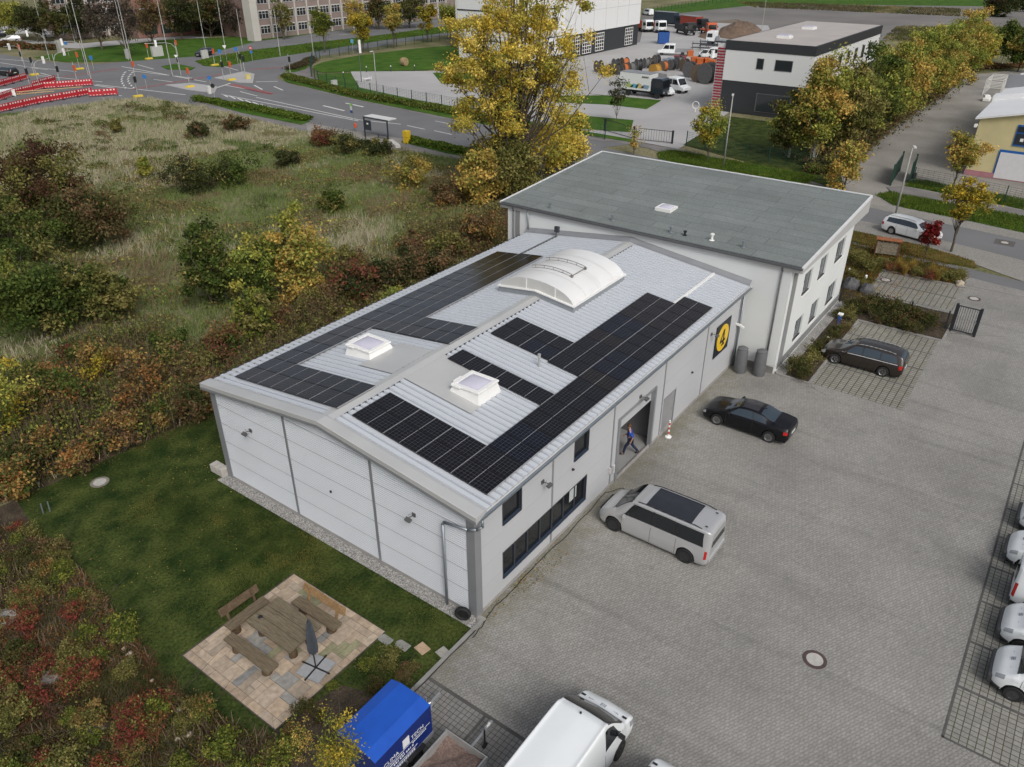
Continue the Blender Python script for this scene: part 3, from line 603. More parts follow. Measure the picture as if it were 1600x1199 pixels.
# roof lights
def square_dome(x0, x1, y0, y1, label):
    z = max(zr(y0), zr(y1))+.34; zb = min(zr(y0), zr(y1))
    q = MB(); i_ = .12
    vs = [(x0-i_, y0-i_, zr(y0-i_)+.02), (x1+i_, y0-i_, zr(y0-i_)+.02), (x1+i_, y1+i_, zr(y1+i_)+.02), (x0-i_, y1+i_, zr(y1+i_)+.02), (x0, y0, z), (x1, y0, z), (x1, y1, z), (x0, y1, z)]
    q.add(vs, [(0, 1, 5, 4), (1, 2, 6, 5), (2, 3, 7, 6), (3, 0, 4, 7), (4, 5, 6, 7)])
    r = P_(q, 'roof_light', m_gloss_w); r['label'] = label
    f = MB(); w_ = .14; e = .06
    f.box(x0-e, x1+e, y0-e, y0+w_, z, z+.10).box(x0-e, x1+e, y1-w_, y1+e, z, z+.10).box(x0-e, x0+w_, y0+w_, y1-w_, z, z+.10).box(x1-w_, x1+e, y0+w_, y1-w_, z, z+.10)
    f.box(x0-.14, x0-e, (y0+y1)/2+.2, y1+.02, z+.02, z+.09).box(x0+.2, x0+.7, y1+e, y1+.16, z+.02, z+.09)
    P_(f, 'frame', m_gloss_w, r, bevel=.02)
    nx = 10; g = np.zeros((nx+1, nx+1, 3)); 
    for a in range(nx+1):
        for c in range(nx+1):
            s, t_ = a/nx, c/nx; g[a, c] = (x0+w_+(x1-x0-2*w_)*s, y0+w_+(y1-y0-2*w_)*t_, z+.07+.13*(1-abs(2*s-1)**3)*(1-abs(2*t_-1)**3))
    P_(MB().grid(g, flip=True), 'dome', m_dome, r, smooth=True)
square_dome(5.0, 6.3, 9.95, 11.35, 'square white roof light on the slope facing the wild meadow')
square_dome(5.05, 6.35, 3.75, 5.1, 'square white roof light on the slope facing the paved yard')
# flat flashing sheets joining both roof lights over the ridge
for (y0, y1) in ((5.1, 7.15), (7.87, 9.95)):
    P_(MB().add([(4.3, y0, zr(y0)+.075), (6.95, y0, zr(y0)+.075), (6.95, y1, zr(y1)+.075), (4.3, y1, zr(y1)+.075)], [(0, 1, 2, 3)]).box(5.55, 5.57, y0+.02, y1-.02, min(zr(y0), zr(y1))+.05, min(zr(y0), zr(y1))+.06), 'flashing_sheet', m_flash)
P_(MB().add([(4.3, 3.55, zr(3.55)+.071), (5.0, 3.55, zr(3.55)+.071), (5.0, 5.1, zr(5.1)+.071), (4.3, 5.1, zr(5.1)+.071)], [(0, 1, 2, 3)]), 'flashing_sheet', m_flash)
P_(MB().add([(4.3, 9.95, zr(9.95)+.071), (6.95, 9.95, zr(9.95)+.071), (6.95, 9.96, zr(9.96)+.071), (4.3, 9.96, zr(9.96)+.071)], [(0, 1, 2, 3)]), 'flashing_edge', m_trim)
# barrel roof light over the ridge
x0, x1, y0, y1 = 14.6, 19.9, 5.15, 9.85; zc = lambda y: zr(y)+.36
b = MB()
for (ya, yb) in ((y0, 7.5), (7.5, y1)):
    for xx in (x0, x1): b.add([(xx, ya, zr(ya)), (xx, yb, zr(yb)), (xx, yb, zc(yb)), (xx, ya, zc(ya))], [(0, 1, 2, 3)])
b.add([(x0, y0, zr(y0)), (x1, y0, zr(y0)), (x1, y0, zc(y0)), (x0, y0, zc(y0))], [(0, 1, 2, 3)]); b.add([(x0, y1, zr(y1)), (x1, y1, zr(y1)), (x1, y1, zc(y1)), (x0, y1, zc(y1))], [(0, 1, 2, 3)])
for (ya, yb) in ((y0, 7.5), (7.5, y1)): b.add([(x0, ya, zc(ya)), (x1, ya, zc(ya)), (x1, yb, zc(yb)), (x0, yb, zc(yb))], [(0, 1, 2, 3)])
bl = P_(b, 'barrel_roof_light', M('curb_grey', (.30, .32, .34), .5, .05, 2, metal=.3)); bl['label'] = 'long white barrel vaulted roof light across the ridge'
b = MB(); e = .07
for (ya, yb) in ((y0-e, 7.5), (7.5, y1+e)):
    for xa, xb in ((x0-e, x0+.06), (x1-.06, x1+e)):
        b.add([(xa, ya, zc(ya)), (xb, ya, zc(ya)), (xb, yb, zc(yb)), (xa, yb, zc(yb)), (xa, ya, zc(ya)+.07), (xb, ya, zc(ya)+.07), (xb, yb, zc(yb)+.07), (xa, yb, zc(yb)+.07)], [(0, 3, 2, 1), (4, 5, 6, 7), (0, 1, 5, 4), (1, 2, 6, 5), (2, 3, 7, 6), (3, 0, 4, 7)])
b.box(x0+.06, x1-.06, y0-e, y0+.06, zc(y0)-.01, zc(y0)+.07).box(x0+.06, x1-.06, y1-.06, y1+e, zc(y1)-.01, zc(y1)+.07)
P_(b, 'curb_frame', m_gloss_w, bl)
ang = [math.pi*(k/24) for k in range(25)]
arc = [(7.5-(y1-y0)/2*.98*math.cos(a), zc(y0)+.04+.86*math.sin(a)**1.15) for a in ang]
g = np.array([[(x, y, z) for y, z in arc] for x in (x0+.05, x1-.05)])
P_(MB().grid(g, flip=False), 'vault', M('opal_sheet', (.70, .705, .70), .35, .03, 1, spec=.5), bl, smooth=True)
for xx in (x0+.05, x1-.05):
    vs = [(xx, y, z) for y, z in arc]; vs2 = [(xx, 7.5-(7.5-y), min(z, zc(min(max(y, y0), y1))+.02)) for y, z in arc]
    P_(MB().grid(np.array([vs, vs2])), 'end_pane', M('opal_end', (.52, .52, .50), .4, .04, 1), bl)
    for yy in (6.3, 8.1):
        zz = np.interp(yy, [a[0] for a in arc], [a[1] for a in arc])
        P_(MB().box(xx-.02, xx+.02, yy-.03, yy+.03, zc(yy), zz-.03), 'end_bar', m_gloss_w, bl)
b = MB()
for xx in (15.9, 17.2, 17.45, 18.7):
    for (ya, za), (yb, zb_) in zip(arc[:-1], arc[1:]): b.add([(xx-.02, ya, za+.015), (xx+.02, ya, za+.015), (xx+.02, yb, zb_+.015), (xx-.02, yb, zb_+.015)], [(0, 1, 2, 3)])
P_(b, 'vault_rib', M('rib_grey', (.64, .64, .63), .4, 0), bl)
b = MB()
for xx in (16.3, 17.65):
    sub = [(y, z) for y, z in arc if 6.2 < y < 9.0]
    for (ya, za), (yb, zb_) in zip(sub[:-1], sub[1:]):
        b.cyl((xx, ya, za+.16), (xx, yb, zb_+.16), .02, n=6); b.cyl((xx, ya, za+.01), (xx, yb, zb_+.01), .012, n=5)
    for ya, za in sub[::2]: b.cyl((xx, ya, za), (xx, ya, za+.16), .015, n=6)
    b.obox((xx, sub[0][0], sub[0][1]+.06), (.12, .12, .12))
b.cyl((16.3, sub[0][0], sub[0][1]+.08), (17.65, sub[0][0], sub[0][1]+.08), .02, n=6)
P_(b, 'opening_gear', M('gear_grey', (.22, .2, .19), .5, .1, 4, metal=.4), bl)
# flue, cable trays
P_(MB().cyl((9.2, 3.55, zr(3.55)), (9.2, 3.55, zr(3.55)+.55), .05, n=12).lathe([(.0, .72), (.075, .70), (.075, .55), (.05, .54)], (9.2, 3.55, zr(3.55))), 'flue_pipe', M('flue_grey', (.45, .45, .45), .4, .05, 2, metal=.4))
P_(MB().add([(19.4, 1.80, zr(1.8)+.06), (24.7, 1.80, zr(1.8)+.06), (24.7, 1.93, zr(1.93)+.06), (19.4, 1.93, zr(1.93)+.06)], [(0, 1, 2, 3)]).box(19.4, 24.7, 1.80, 1.93, zr(1.8)+.03, zr(1.8)+.12), 'cable_tray', m_gloss_w)
P_(MB().box(20.2, 24.6, 12.6, 12.72, zr(12.6)+.0, zr(12.6)+.09).cyl((24.4, 12.6, zr(12.6)), (24.4, 12.6, zr(12.6)+.4), .04, n=6), 'cable_tray', m_trimd)
P_(MB().box(24.3, 24.5, 12.4, 12.7, zr(12.5)+.4, zr(12.5)+.75), 'weather_box', m_frame)

# ------------------------------------------------------------------ solar panels: each module is a thing
def panel_material(name, cell, var):
    m = bpy.data.materials.new(name); m.use_nodes = True; n = m.node_tree; L = n.links
    b = n.nodes['Principled BSDF']; b.inputs['Roughness'].default_value = .12; b.inputs['Specular IOR Level'].default_value = .32
    tc = n.nodes.new('ShaderNodeTexCoord'); br = n.nodes.new('ShaderNodeTexBrick'); br.offset = 0
    br.inputs['Scale'].default_value = 1; br.inputs['Brick Width'].default_value = .166; br.inputs['Row Height'].default_value = .163; br.inputs['Mortar Size'].default_value = .0055; br.inputs['Mortar Smooth'].default_value = .4
    br.inputs['Color1'].default_value = _col(cell); br.inputs['Color2'].default_value = _col([c*1.5 for c in cell]); br.inputs['Mortar'].default_value = (.075, .075, .08, 1)
    L.new(tc.outputs['Object'], br.inputs['Vector']); L.new(br.outputs[0], b.inputs['Base Color']); return m
m_pvs = [panel_material('solar_cells', (.005, .005, .007), 0), panel_material('solar_cells_blue', (.004, .005, .011), 0), panel_material('solar_cells_brown', (.009, .007, .007), 0)]
m_rail = M('aluminium_rail', (.42, .42, .43), .4, .05, 2, metal=.5)
m_pvf = M('black_frame', (.02, .02, .022), .35, 0)
PW, PL = 1.055, 1.665
_pv = MB().box(0, PW, 0, PL, 0, .035).build('tmp', m_pvf); me_body = _pv.data; bpy.data.objects.remove(_pv)
me_cells = {}
for k, mm in enumerate(m_pvs):
    q = MB().box(.012, PW-.012, .015, PL/2-.012, .030, .039).box(.012, PW-.012, PL/2+.012, PL-.015, .030, .039).build('tmp', mm); me_cells[k] = q.data; bpy.data.objects.remove(q)
q = MB().box(.0, PW, PL/2-.009, PL/2+.009, .034, .0405).build('tmp', m_rail); me_strip = q.data; bpy.data.objects.remove(q)
q = MB().box(-.008, PW+.008, -.03, -.006, .0, .043).build('tmp', m_rail); me_rail = q.data; bpy.data.objects.remove(q)
def solar(x, y, side, label, group, tone=None):
    """module whose lower edge lies at y (mirrored on the far slope)"""
    t = thing('solar_panel', label, 'solar panel', (0, 0, 0), 0, group)
    z = zr(y)+.12; a = math.atan(SL)*(1 if side > 0 else -1)
    t.location = (x, y, z); t.rotation_euler = (a, 0, 0)
    if tone is None: tone = random.choices([0, 1, 2], [.72, .16, .12] if side > 0 else [.6, .08, .32])[0]
    for nm, me in (('module_frame', me_body), ('cell_field', me_cells[tone]), ('centre_strip', me_strip), ('mounting_rail', me_rail)):
        o = bpy.data.objects.new(nm, me); C.objects.link(o); o.parent = t
random.seed(4)
MX = 1.09
rowY = [.10, 1.78, 3.46, 5.14]
ROWN = {0: 'eave row', 1: 'second row up', 2: 'third row up', 3: 'ridge row'}
blue = {(0, 2), (0, 3), (0, 4), (1, 2)}
for k in range(18):
    solar(.90+MX*k, rowY[0], 1, f'black solar panel in the yard eave row, {ORD[k]} from the gable', 'solar panels on the yard side slope', 1 if k in (2, 3) else (2 if k > 13 else None))
for r in (1, 2, 3):
    for k in range(2): solar(.90+MX*k, rowY[r], 1, f'black solar panel in the {["gable", "inner"][k]} column of the gable block, {ROWN[r]}', 'solar panels on the yard side slope', 0)
    solar(6.72, rowY[r], 1, f'black solar panel of the single column behind the roof light, {ROWN[r]}', 'solar panels on the yard side slope', 0)
for r in (2, 3):
    for k in range(2): solar(9.86+MX*k, rowY[r], 1, f'black solar panel in the column {["nearer the flue", "nearer the barrel light"][k]}, {ROWN[r]}', 'solar panels on the yard side slope', 1 if (r == 2 and k == 0) else 0)
for k in range(9): solar(9.72+1.075*k, rowY[1], 1, f'black solar panel in the row above the yard eave row, {ORD[k]} from the flue', 'solar panels on the yard side slope', 2 if k > 5 else None)
rowL = [12.62, 10.93, 9.24, 7.55]
ROWM = {0: 'eave row', 1: 'second row up', 2: 'third row up', 3: 'ridge row'}
for k in range(18): solar(.85+1.083*k, rowL[0], -1, f'grey solar panel in the meadow eave row, {ORD[k]} from the gable', 'solar panels on the meadow side slope')
for r in (1, 2, 3):
    for k in range(2):
        solar(.85+1.083*k, rowL[r], -1, f'grey solar panel in the {["gable", "inner"][k]} column of the gable block, {ROWM[r]}', 'solar panels on the meadow side slope')
        if r > 1: solar(7.72+1.083*k, rowL[r], -1, f'grey solar panel in the {["nearer", "farther"][k]} column behind the roof light, {ROWM[r]}', 'solar panels on the meadow side slope')
for k in range(12): solar(7.72+1.06*k, rowL[1], -1, f'grey solar panel in the second row from the meadow eave, {ORD[k]} past the roof light', 'solar panels on the meadow side slope')

# round yellow sign with the figure 4 on a dark square board
t = thing('sign_board', 'dark square board with a yellow disc and a black figure 4 on the warehouse wall', 'sign', (22.2, -.05, 2.83))
MB().box(-1.0, 1.0, -.03, .0, -.98, .98).build('board', M('sign_dark', (.012, .014, .022), .5, .05), t)
MB().lathe([(.80, -.032), (.80, -.045), (0, -.046)], (0, 0, 0), 'y', 48).build('disc', M('sign_yellow', (.72, .47, .02), .5, .03), t)
b = MB()
for bx in [(.03, .19, -.50, .48), (-.36, .36, -.28, -.13), (-.10, .30, -.50, -.40)]: b.box(bx[0], bx[1], -.058, -.047, bx[2], bx[3])
b.add([(-.36, -.058, -.13), (-.20, -.058, -.13), (.03, -.058, .28), (.03, -.058, .48), (-.36, -.047, -.13), (-.20, -.047, -.13), (.03, -.047, .28), (.03, -.047, .48)], [(0, 1, 2, 3), (0, 4, 5, 1), (3, 7, 4, 0), (1, 5, 6, 2)])
b.build('figure', m_black, t)
# ------------------------------------------------------------------ office building: X 25..37.7, Y -2.45..16.9, roof rising away from the warehouse
m_rend = M('white_render', (0.65, 0.67, 0.665), .85, .03, .3, bump=.05, bscale=30)
m_rendg = M('grey_render', (0.22, 0.225, 0.225), .85, .05, .5)
m_roofoff = MBRICK('bitumen_roof', (0.162, 0.184, 0.178), (0.190, 0.212, 0.206), (0.095, 0.107, 0.104), 5.0, 1.0, 0.022, rot=rad(90), offset=.37, var=.12, bump=.1, stain_scale=.35)
OF = thing('office_building', 'white rendered two storey office building with a grey bitumen roof', 'office building', (31, 7, 0))
Q_ = lambda mb, name, m, par=OF, **k: mb.build(name, m, par, world=True, **k)
zo = lambda x: 6.78 + (x-24.9)*(7.52-6.78)/(38.3-24.9)
OW = [(27.75, 29.25), (30.75, 32.25), (34.2, 36.1)]
holes = [(a, c, z0, z1) for a, c in OW for z0, z1 in ((.95, 2.35), (3.95, 5.35))]
def wall_y(y0, y1, x):  # simple block walls
    return MB().box(x, x+.3, y0, y1, 0, zo(x)-.25)
b = wall_with_holes(MB(), 25.0, 37.7, .0, 6.5, holes, -2.45, .32)
Q_(b, 'front_wall', m_rend)
Q_(MB().box(25.0, 25.3, -2.13, 16.9, 0, 6.6), 'side_wall', m_rend)
Q_(MB().box(37.4, 37.7, -2.13, 16.9, 0, 6.9).box(25.3, 37.4, 16.6, 16.9, 0, 6.6), 'rear_wall', m_rend)
# grey pilaster and plinth, slightly proud
Q_(MB().box(25.42, 26.12, -2.49, -2.44, .12, 6.4).box(26.12, 37.74, -2.49, -2.44, .12, .62), 'grey_band', m_rendg)
Q_(MB().box(25.30, 37.76, -2.50, -2.44, .02, .12), 'base_strip', m_rend)
Q_(MB().box(24.96, 25.0, -2.4, 0, .0, .42), 'plinth', M('plinth_beige', (.20, .19, .175), .9, .1, 2))
# windows in deep reveals
for (x0, x1, z0, z1), lab in zip(holes, 'abcdef'):
    f = MB(); y = -2.36; t_ = .06
    f.box(x0, x0+t_, y, y+.08, z0, z1).box(x1-t_, x1, y, y+.08, z0, z1).box(x0+t_, x1-t_, y, y+.08, z0, z0+t_).box(x0+t_, x1-t_, y, y+.08, z1-t_, z1).box((x0+x1)/2-.05, (x0+x1)/2+.05, y, y+.08, z0+t_, z1-t_)
    fo = Q_(f, 'window_frame', M('grey_win_frame', (.20, .21, .22), .5, .05))
    Q_(MB().box(x0+t_, x1-t_, y+.03, y+.04, z0+t_, z1-t_), 'pane', M('office_glass', (.09, .11, .12), .08, .3, .8, spec=.8), fo)
    Q_(MB().box(x0-.04, x1+.04, -2.52, -2.36, z0-.04, z0), 'sill', m_gloss_w, fo)
    Q_(MB().box(x0+t_, x0+.35, y-.02, y-.005, z0+.15, z0+.75), 'blind', m_gloss_w, fo)
# roof slab and deep wedge fascia, flat soffit
rx0, rx1, ry0, ry1 = 24.88, 38.3, -3.0, 17.45
v = [(rx0, ry0, 6.42), (rx1, ry0, 6.42), (rx1, ry1, 6.42), (rx0, ry1, 6.42), (rx0, ry0, zo(rx0)-.03), (rx1, ry0, zo(rx1)-.03), (rx1, ry1, zo(rx1)-.03), (rx0, ry1, zo(rx0)-.03)]
Q_(MB().add(v, [(0, 3, 2, 1), (4, 5, 6, 7), (0, 1, 5, 4), (1, 2, 6, 5), (2, 3, 7, 6), (3, 0, 4, 7)]), 'fascia', M('fascia_grey', (.42, .42, .415), .7, .04, 1))
mb = MB().add([(rx0+.05, ry0+.08, zo(rx0+.05)), (rx1-.06, ry0+.08, zo(rx1-.06)), (rx1-.06, ry1-.08, zo(rx1-.06)), (rx0+.05, ry1-.08, zo(rx0+.05))], [(0, 1, 2, 3)])
Q_(mb, 'roof', m_roofoff)
e = MB()
for (xa, xb, ya, yb) in ((rx0-.02, rx1+.02, ry0-.04, ry0+.08), (rx0-.02, rx1+.02, ry1-.08, ry1+.04), (rx1-.06, rx1+.05, ry0+.08, ry1-.08)):
    e.add([(xa, ya, zo(xa)-.12), (xb, ya, zo(xb)-.12), (xb, yb, zo(xb)-.12), (xa, yb, zo(xa)-.12), (xa, ya, zo(xa)+.04), (xb, ya, zo(xb)+.04), (xb, yb, zo(xb)+.04), (xa, yb, zo(xa)+.04)], [(0, 3, 2, 1), (4, 5, 6, 7), (0, 1, 5, 4), (1, 2, 6, 5), (2, 3, 7, 6), (3, 0, 4, 7)])
Q_(e, 'roof_trim', M('trim_white', (.66, .67, .68), .5, .03))
Q_(MB().box(rx0-.13, rx0-.02, ry0, ry1, zo(rx0)-.14, zo(rx0)-.03), 'gutter', M('gutter_dark', (.09, .095, .10), .5, .1, 2))
Q_(MB().box(rx0-.02, rx0+.05, ry0+.08, ry1-.08, zo(rx0)-.05, zo(rx0)+.02), 'eave_edge', m_trimd)
Q_(MB().tube([(24.84, -1.9, 6.55), (24.93, -1.9, 6.35), (24.93, -1.9, .1)], .05, 10), 'downpipe', M('pipe_dark', (.10, .105, .11), .5, .1, 2), smooth=True)
Q_(MB().tube([(24.84, 16.4, 6.55), (24.93, 16.4, 6.35), (24.93, 16.4, .1)], .05, 10), 'downpipe', MATS['pipe_dark'], smooth=True)
Q_(MB().box(24.95, 25.0, 15.9, 16.25, .1, 6.45), 'grey_band', m_rendg)
# roof dome and vents
def on_roof(u, v_):
    x, y = G(u, v_, 7.0)
    for _ in range(4): x, y = G(u, v_, zo(x))
    return x, y
x, y = on_roof(1041, 327); z = zo(x)
rl = Q_(MB().box(x-.55, x+.55, y-.55, y+.55, z-.05, z+.16), 'roof_light', m_gloss_w)
g = np.zeros((9, 9, 3))
for a in range(9):
    for c in range(9):
        s, t_ = a/8, c/8; g[a, c] = (x-.42+.84*s, y-.42+.84*t_, z+.15+.12*(1-abs(2*s-1)**3)*(1-abs(2*t_-1)**3))
Q_(MB().grid(g, flip=True), 'dome', m_dome, rl, smooth=True)
def vent(u, v_, h, r, m, cap=True):
    x, y = on_roof(u, v_); z = zo(x); b = MB().cyl((x, y, z), (x, y, z+h), r, n=10)
    if cap: b.lathe([(r*1.8, h-.08), (r*1.8, h), (0, h+.03)], (x, y, z), n=10)
    b.lathe([(r*2.4, .012), (r*2.4, .02), (r, .06)], (x, y, z), n=10); Q_(b, 'vent_pipe', m)
for u, v_ in ((860, 326), (957, 345), (1048, 364), (1161, 387)): vent(u, v_, .38, .055, m_zinc)
vent(1070, 368, .28, .06, m_black); vent(1112, 376, .42, .07, m_gloss_w)
Q_(MB().box(37.7, 37.95, -2.2, -2.05, 3.0, 3.1), 'camera', m_gloss_w)

# ------------------------------------------------------------------ small things around both houses
def keg(x, y, label):
    t = thing('rain_barrel', label, 'rain barrel', (x, y, 0), 0)
    MB().lathe([(.36, 0), (.37, .05), (.33, 1.35), (.29, 1.5), (.12, 1.55), (0, 1.56)], n=24).build('barrel', M('barrel_grey', (.11, .115, .12), .6, .1, 3), t, smooth=True, angle=rad(35))
    MB().lathe([(.30, 1.50), (.31, 1.53), (.20, 1.60), (0, 1.61)], n=24).build('lid', MATS['barrel_grey'], t, smooth=True, angle=rad(35))
    MB().cyl((-.33, 0, .12), (-.42, 0, .12), .02, n=8).build('tap', m_black, t)
    MB().cyl((.0, .1, 1.45), (.45, .1, 1.45), .018, n=8).build('inlet', m_black, t)
keg(24.15, -.72, 'tapered grey rain barrel in the corner beside the warehouse door end')
keg(24.45, -1.75, 'tapered grey rain barrel by the dark downpipe of the white office wall')
# red white marker post
x, y = G(1044, 683); t = thing('marker_post', 'red and white striped marker post by the grey service door', 'bollard', (x, y, 0))
MB().lathe([(.17, 0), (.17, .04), (.10, .07), (.045, .09)], n=20).build('base', m_gloss_w, t, smooth=True, angle=rad(40))
b = MB()
for k in range(7): b.cyl((0, 0, .07+k*.135), (0, 0, .07+(k+1)*.135), .045, n=14, mi=k % 2, caps=(k == 6))
b.build('post', [m_gloss_w, M('signal_red', (.55, .045, .03), .5, .05)], t)
# tyre leaning at the corner
t = thing('car_tyre', 'worn black tyre leaning at the grey warehouse corner', 'tyre', (-.42, .33, .0), rad(25))
def torus(R_, r_, wdt, n=28, k=10):
    pr = [(R_+r_*math.cos(2*math.pi*i/k), wdt*math.sin(2*math.pi*i/k)) for i in range(k+1)]; return pr
MB().lathe(torus(.25, .07, .10), (0, 0, .33), 'x', 28).build('tread', M('rubber', (.012, .012, .013), .8, .1, 5), t, smooth=True)
MB().lathe([(.18, -.04), (.185, .04)], (0, 0, .33), 'x', 28).build('bead', m_black, t)
# hose along the base
pts = [(-.9, -.5, .02), (-.3, -.46, .02), (.8, -.25, .02), (2.2, -.30, .02), (3.6, -.2, .02), (5.5, -.28, .02), (7.6, -.22, .02), (9.4, -.15, .02), (10.2, -.6, .02), (10.0, -1.3, .02)]
hp = []
for a, c in zip(pts[:-1], pts[1:]):
    for k in range(4): s = k/4; hp.append((a[0]+(c[0]-a[0])*s, a[1]+(c[1]-a[1])*s+.03*math.sin(a[0]*3+s*5), .02))
tag(MB().tube(hp, .016, 6).build('garden_hose', m_black), 'thin black hose lying along the foot of the yard side wall', 'hose')
hp = [(-.6-.7*k, -.42-.02*math.sin(k*2.1), .085) for k in range(6)]
tag(MB().tube(hp, .016, 6).build('drain_hose', m_black), 'thin black hose lying on the kerb beside the lawn', 'hose')
# concrete blocks stacked behind the gable corner
t = thing('concrete_blocks', 'pale concrete edging blocks stacked behind the gable corner', 'blocks', (-.1, 15.6, 0))
for k in range(3): MB().box(-.22, .2, -.45+k*.32, -.17+k*.32, 0, .42).build('block', M('block_pale', (.42, .40, .36), .9, .1, 4), t, bevel=.02)
# patio of mixed slabs
random.seed(11)
t = thing('patio', 'square patio of mixed beige, pink and grey slabs', 'patio', (-6.1, 5.8, 0))
X0, Y0, X1, Y1 = -7.66, 2.29, -2.6, 7.39
rnd = random.Random(5); n_ = 17; cs = (X1-X0)/n_; occ = [[0]*n_ for _ in range(n_)]; mb = MB()
cols = [(.41, .32, .235), (.45, .36, .27), (.42, .34, .26), (.37, .29, .215), (.26, .26, .25), (.30, .29, .27), (.45, .37, .29), (.36, .30, .235), (.43, .35, .27), (.39, .31, .23)]
for i in range(n_):
    for j in range(n_):
        if occ[i][j]: continue
        w_, h_ = rnd.choice([(2, 1), (1, 1), (2, 2), (1, 2), (3, 2), (2, 2), (3, 1)])
        if i == 0 or i == n_-1: w_ = 1
        if j == 0 or j == n_-1: h_ = 1
        w_ = min(w_, n_-i - (1 if 0 < i < n_-1 else 0)) or 1; h_ = min(h_, n_-j - (1 if 0 < j < n_-1 else 0)) or 1
        while any(occ[i+a][j] for a in range(w_)): w_ -= 1
        while any(occ[i+a][j+c] for a in range(w_) for c in range(h_)): h_ -= 1
        for a in range(w_):
            for c in range(h_): occ[i+a][j+c] = 1
        col = rnd.choice(cols) if 0 < i < n_-1 and 0 < j < n_-1 else rnd.choice(cols[:4]+cols[6:7]); f_ = rnd.uniform(.85, 1.1)
        if rnd.random() < .06 : col = (.28, .27, .17)
        mb.box(X0+i*cs+.007, X0+(i+w_)*cs-.007, Y0+j*cs+.007, Y0+(j+h_)*cs-.007, -.02, .045+rnd.uniform(0, .004), 0, [c*f_ for c in col])
m = MLEAF('slab', .85, 0); nn = m.node_tree
a_ = [x for x in nn.nodes if x.type == 'ATTRIBUTE'][0]; bs = nn.nodes['Principled BSDF']
nz = node(nn, 'ShaderNodeTexNoise', Scale=6.0, Detail=8.0); tc = nn.nodes.new('ShaderNodeTexCoord'); nn.links.new(tc.outputs['Object'], nz.inputs['Vector'])
mr = nn.nodes.new('ShaderNodeMapRange'); mr.inputs['From Min'].default_value = .3; mr.inputs['From Max'].default_value = .7; mr.inputs['To Min'].default_value = .78; mr.inputs['To Max'].default_value = 1.15; nn.links.new(nz.outputs['Fac'], mr.inputs['Value'])
mx = node(nn, 'ShaderNodeVectorMath', _operation='SCALE'); nn.links.new(a_.outputs['Color'], mx.inputs[0]); nn.links.new(mr.outputs[0], mx.inputs['Scale']); nn.links.new(mx.outputs[0], bs.inputs['Base Color'])
mb.build('paving', m, t, world=True)
MB().box(X0-.03, X1+.03, Y0-.03, Y1+.03, -.04, .03).build('joint_sand', M('joint_sand', (.07, .062, .05), .95, .2, 5), t, world=True)
# stepping stones
for k, (u, v_, c, lab) in enumerate([(602, 1000, (.24, .24, .22), 'grey rounded stepping stone nearest the patio corner'), (629, 1009, (.23, .23, .21), 'grey rounded stepping stone, second from the patio'), (660, 1014, (.42, .30, .20), 'beige square stepping stone in the grass'), (693, 1021, (.30, .29, .26), 'light grey stepping stone beside the kerb')]):
    x, y = G(u, v_); b = MB()
    pts = [(-.28, -.17), (.20, -.17), (.27, -.10), (.30, 0), (.27, .10), (.20, .17), (-.28, .17)] if k < 2 else [(-.24, -.2), (.24, -.2), (.24, .2), (-.24, .2)]
    o = b.prism(pts, 0, .03).build('stepping_stone', M('stone%d' % k, c, .9, .12, 8, bump=.2), bevel=.008); o.location = (x, y, 0.005); o.rotation_euler = (0, 0, rad(90 if k < 2 else 80)); tag(o, lab, 'stepping stone')
# timber table and benches
m_wood = M('weathered_wood', (.10, .078, .048), .85, .25, 5, col2=(.20, .165, .11), bump=.3, bscale=20, fine=.12, stretch=(6, .5, 3))
m_woodx = M('weathered_wood_bench', (.09, .07, .042), .85, .25, 5, col2=(.18, .14, .09), bump=.3, bscale=20, fine=.12, stretch=(.5, 6, 3))
m_woodd = M('dark_timber', (.07, .045, .025), .85, .25, 5, col2=(.12, .08, .045), bump=.4, bscale=20, fine=.2)
m_woodo = M('orange_timber', (.22, .13, .055), .8, .25, 5, col2=(.30, .19, .09), bump=.3, bscale=20, fine=.2)
t = thing('garden_table', 'heavy weathered timber table of three thick planks on the patio', 'table', (-4.95, 5.0, .045))
b = MB()
for k in range(3): b.box(-.73+k*.49, -.73+k*.49+.475, -1.2, 1.2, .66, .76)
b.build('table_top', m_wood, t, bevel=.012)
for y in (-.85, .85):
    MB().cyl((-.38, y, 0), (-.38, y, .66), .16, .13, 12).build('leg', m_woodd, t); MB().cyl((.38, y, 0), (.38, y, .66), .16, .13, 12).build('leg', m_woodd, t)
def bench(x, y, rz, ln, label, back, mback):
    t = thing('garden_bench', label, 'bench', (x, y, .045), rz)
    MB().add([(-ln/2, -.22, .38), (ln/2, -.22, .38), (ln/2, .20, .38), (-ln/2, .24, .38), (-ln/2, -.25, .48), (ln/2, -.20, .48), (ln/2, .22, .48), (-ln/2, .20, .48)], [(0, 3, 2, 1), (4, 5, 6, 7), (0, 1, 5, 4), (1, 2, 6, 5), (2, 3, 7, 6), (3, 0, 4, 7)]).build('seat', m_woodx, t, bevel=.015)
    for s in (-1, 1): MB().cyl((s*ln*.33, 0, 0), (s*ln*.33, 0, .38), .19, .16, 12).build('leg', m_woodd, t)
    if back:
        MB().add([(-ln/2+.05, .34, .68), (ln/2, .34, .66), (ln/2, .39, .66), (-ln/2+.05, .39, .68), (-ln/2+.05, .46, .98), (ln/2, .46, .94), (ln/2, .50, .94), (-ln/2+.05, .50, .98)], [(0, 3, 2, 1), (4, 5, 6, 7), (0, 1, 5, 4), (1, 2, 6, 5), (2, 3, 7, 6), (3, 0, 4, 7)]).build('backrest', mback, t, bevel=.012)
        for s in (-1, 1): MB().obox((s*ln*.33, .33, .55), (.09, .07, .75), 0, rx=rad(-14)).build('back_post', mback, t)
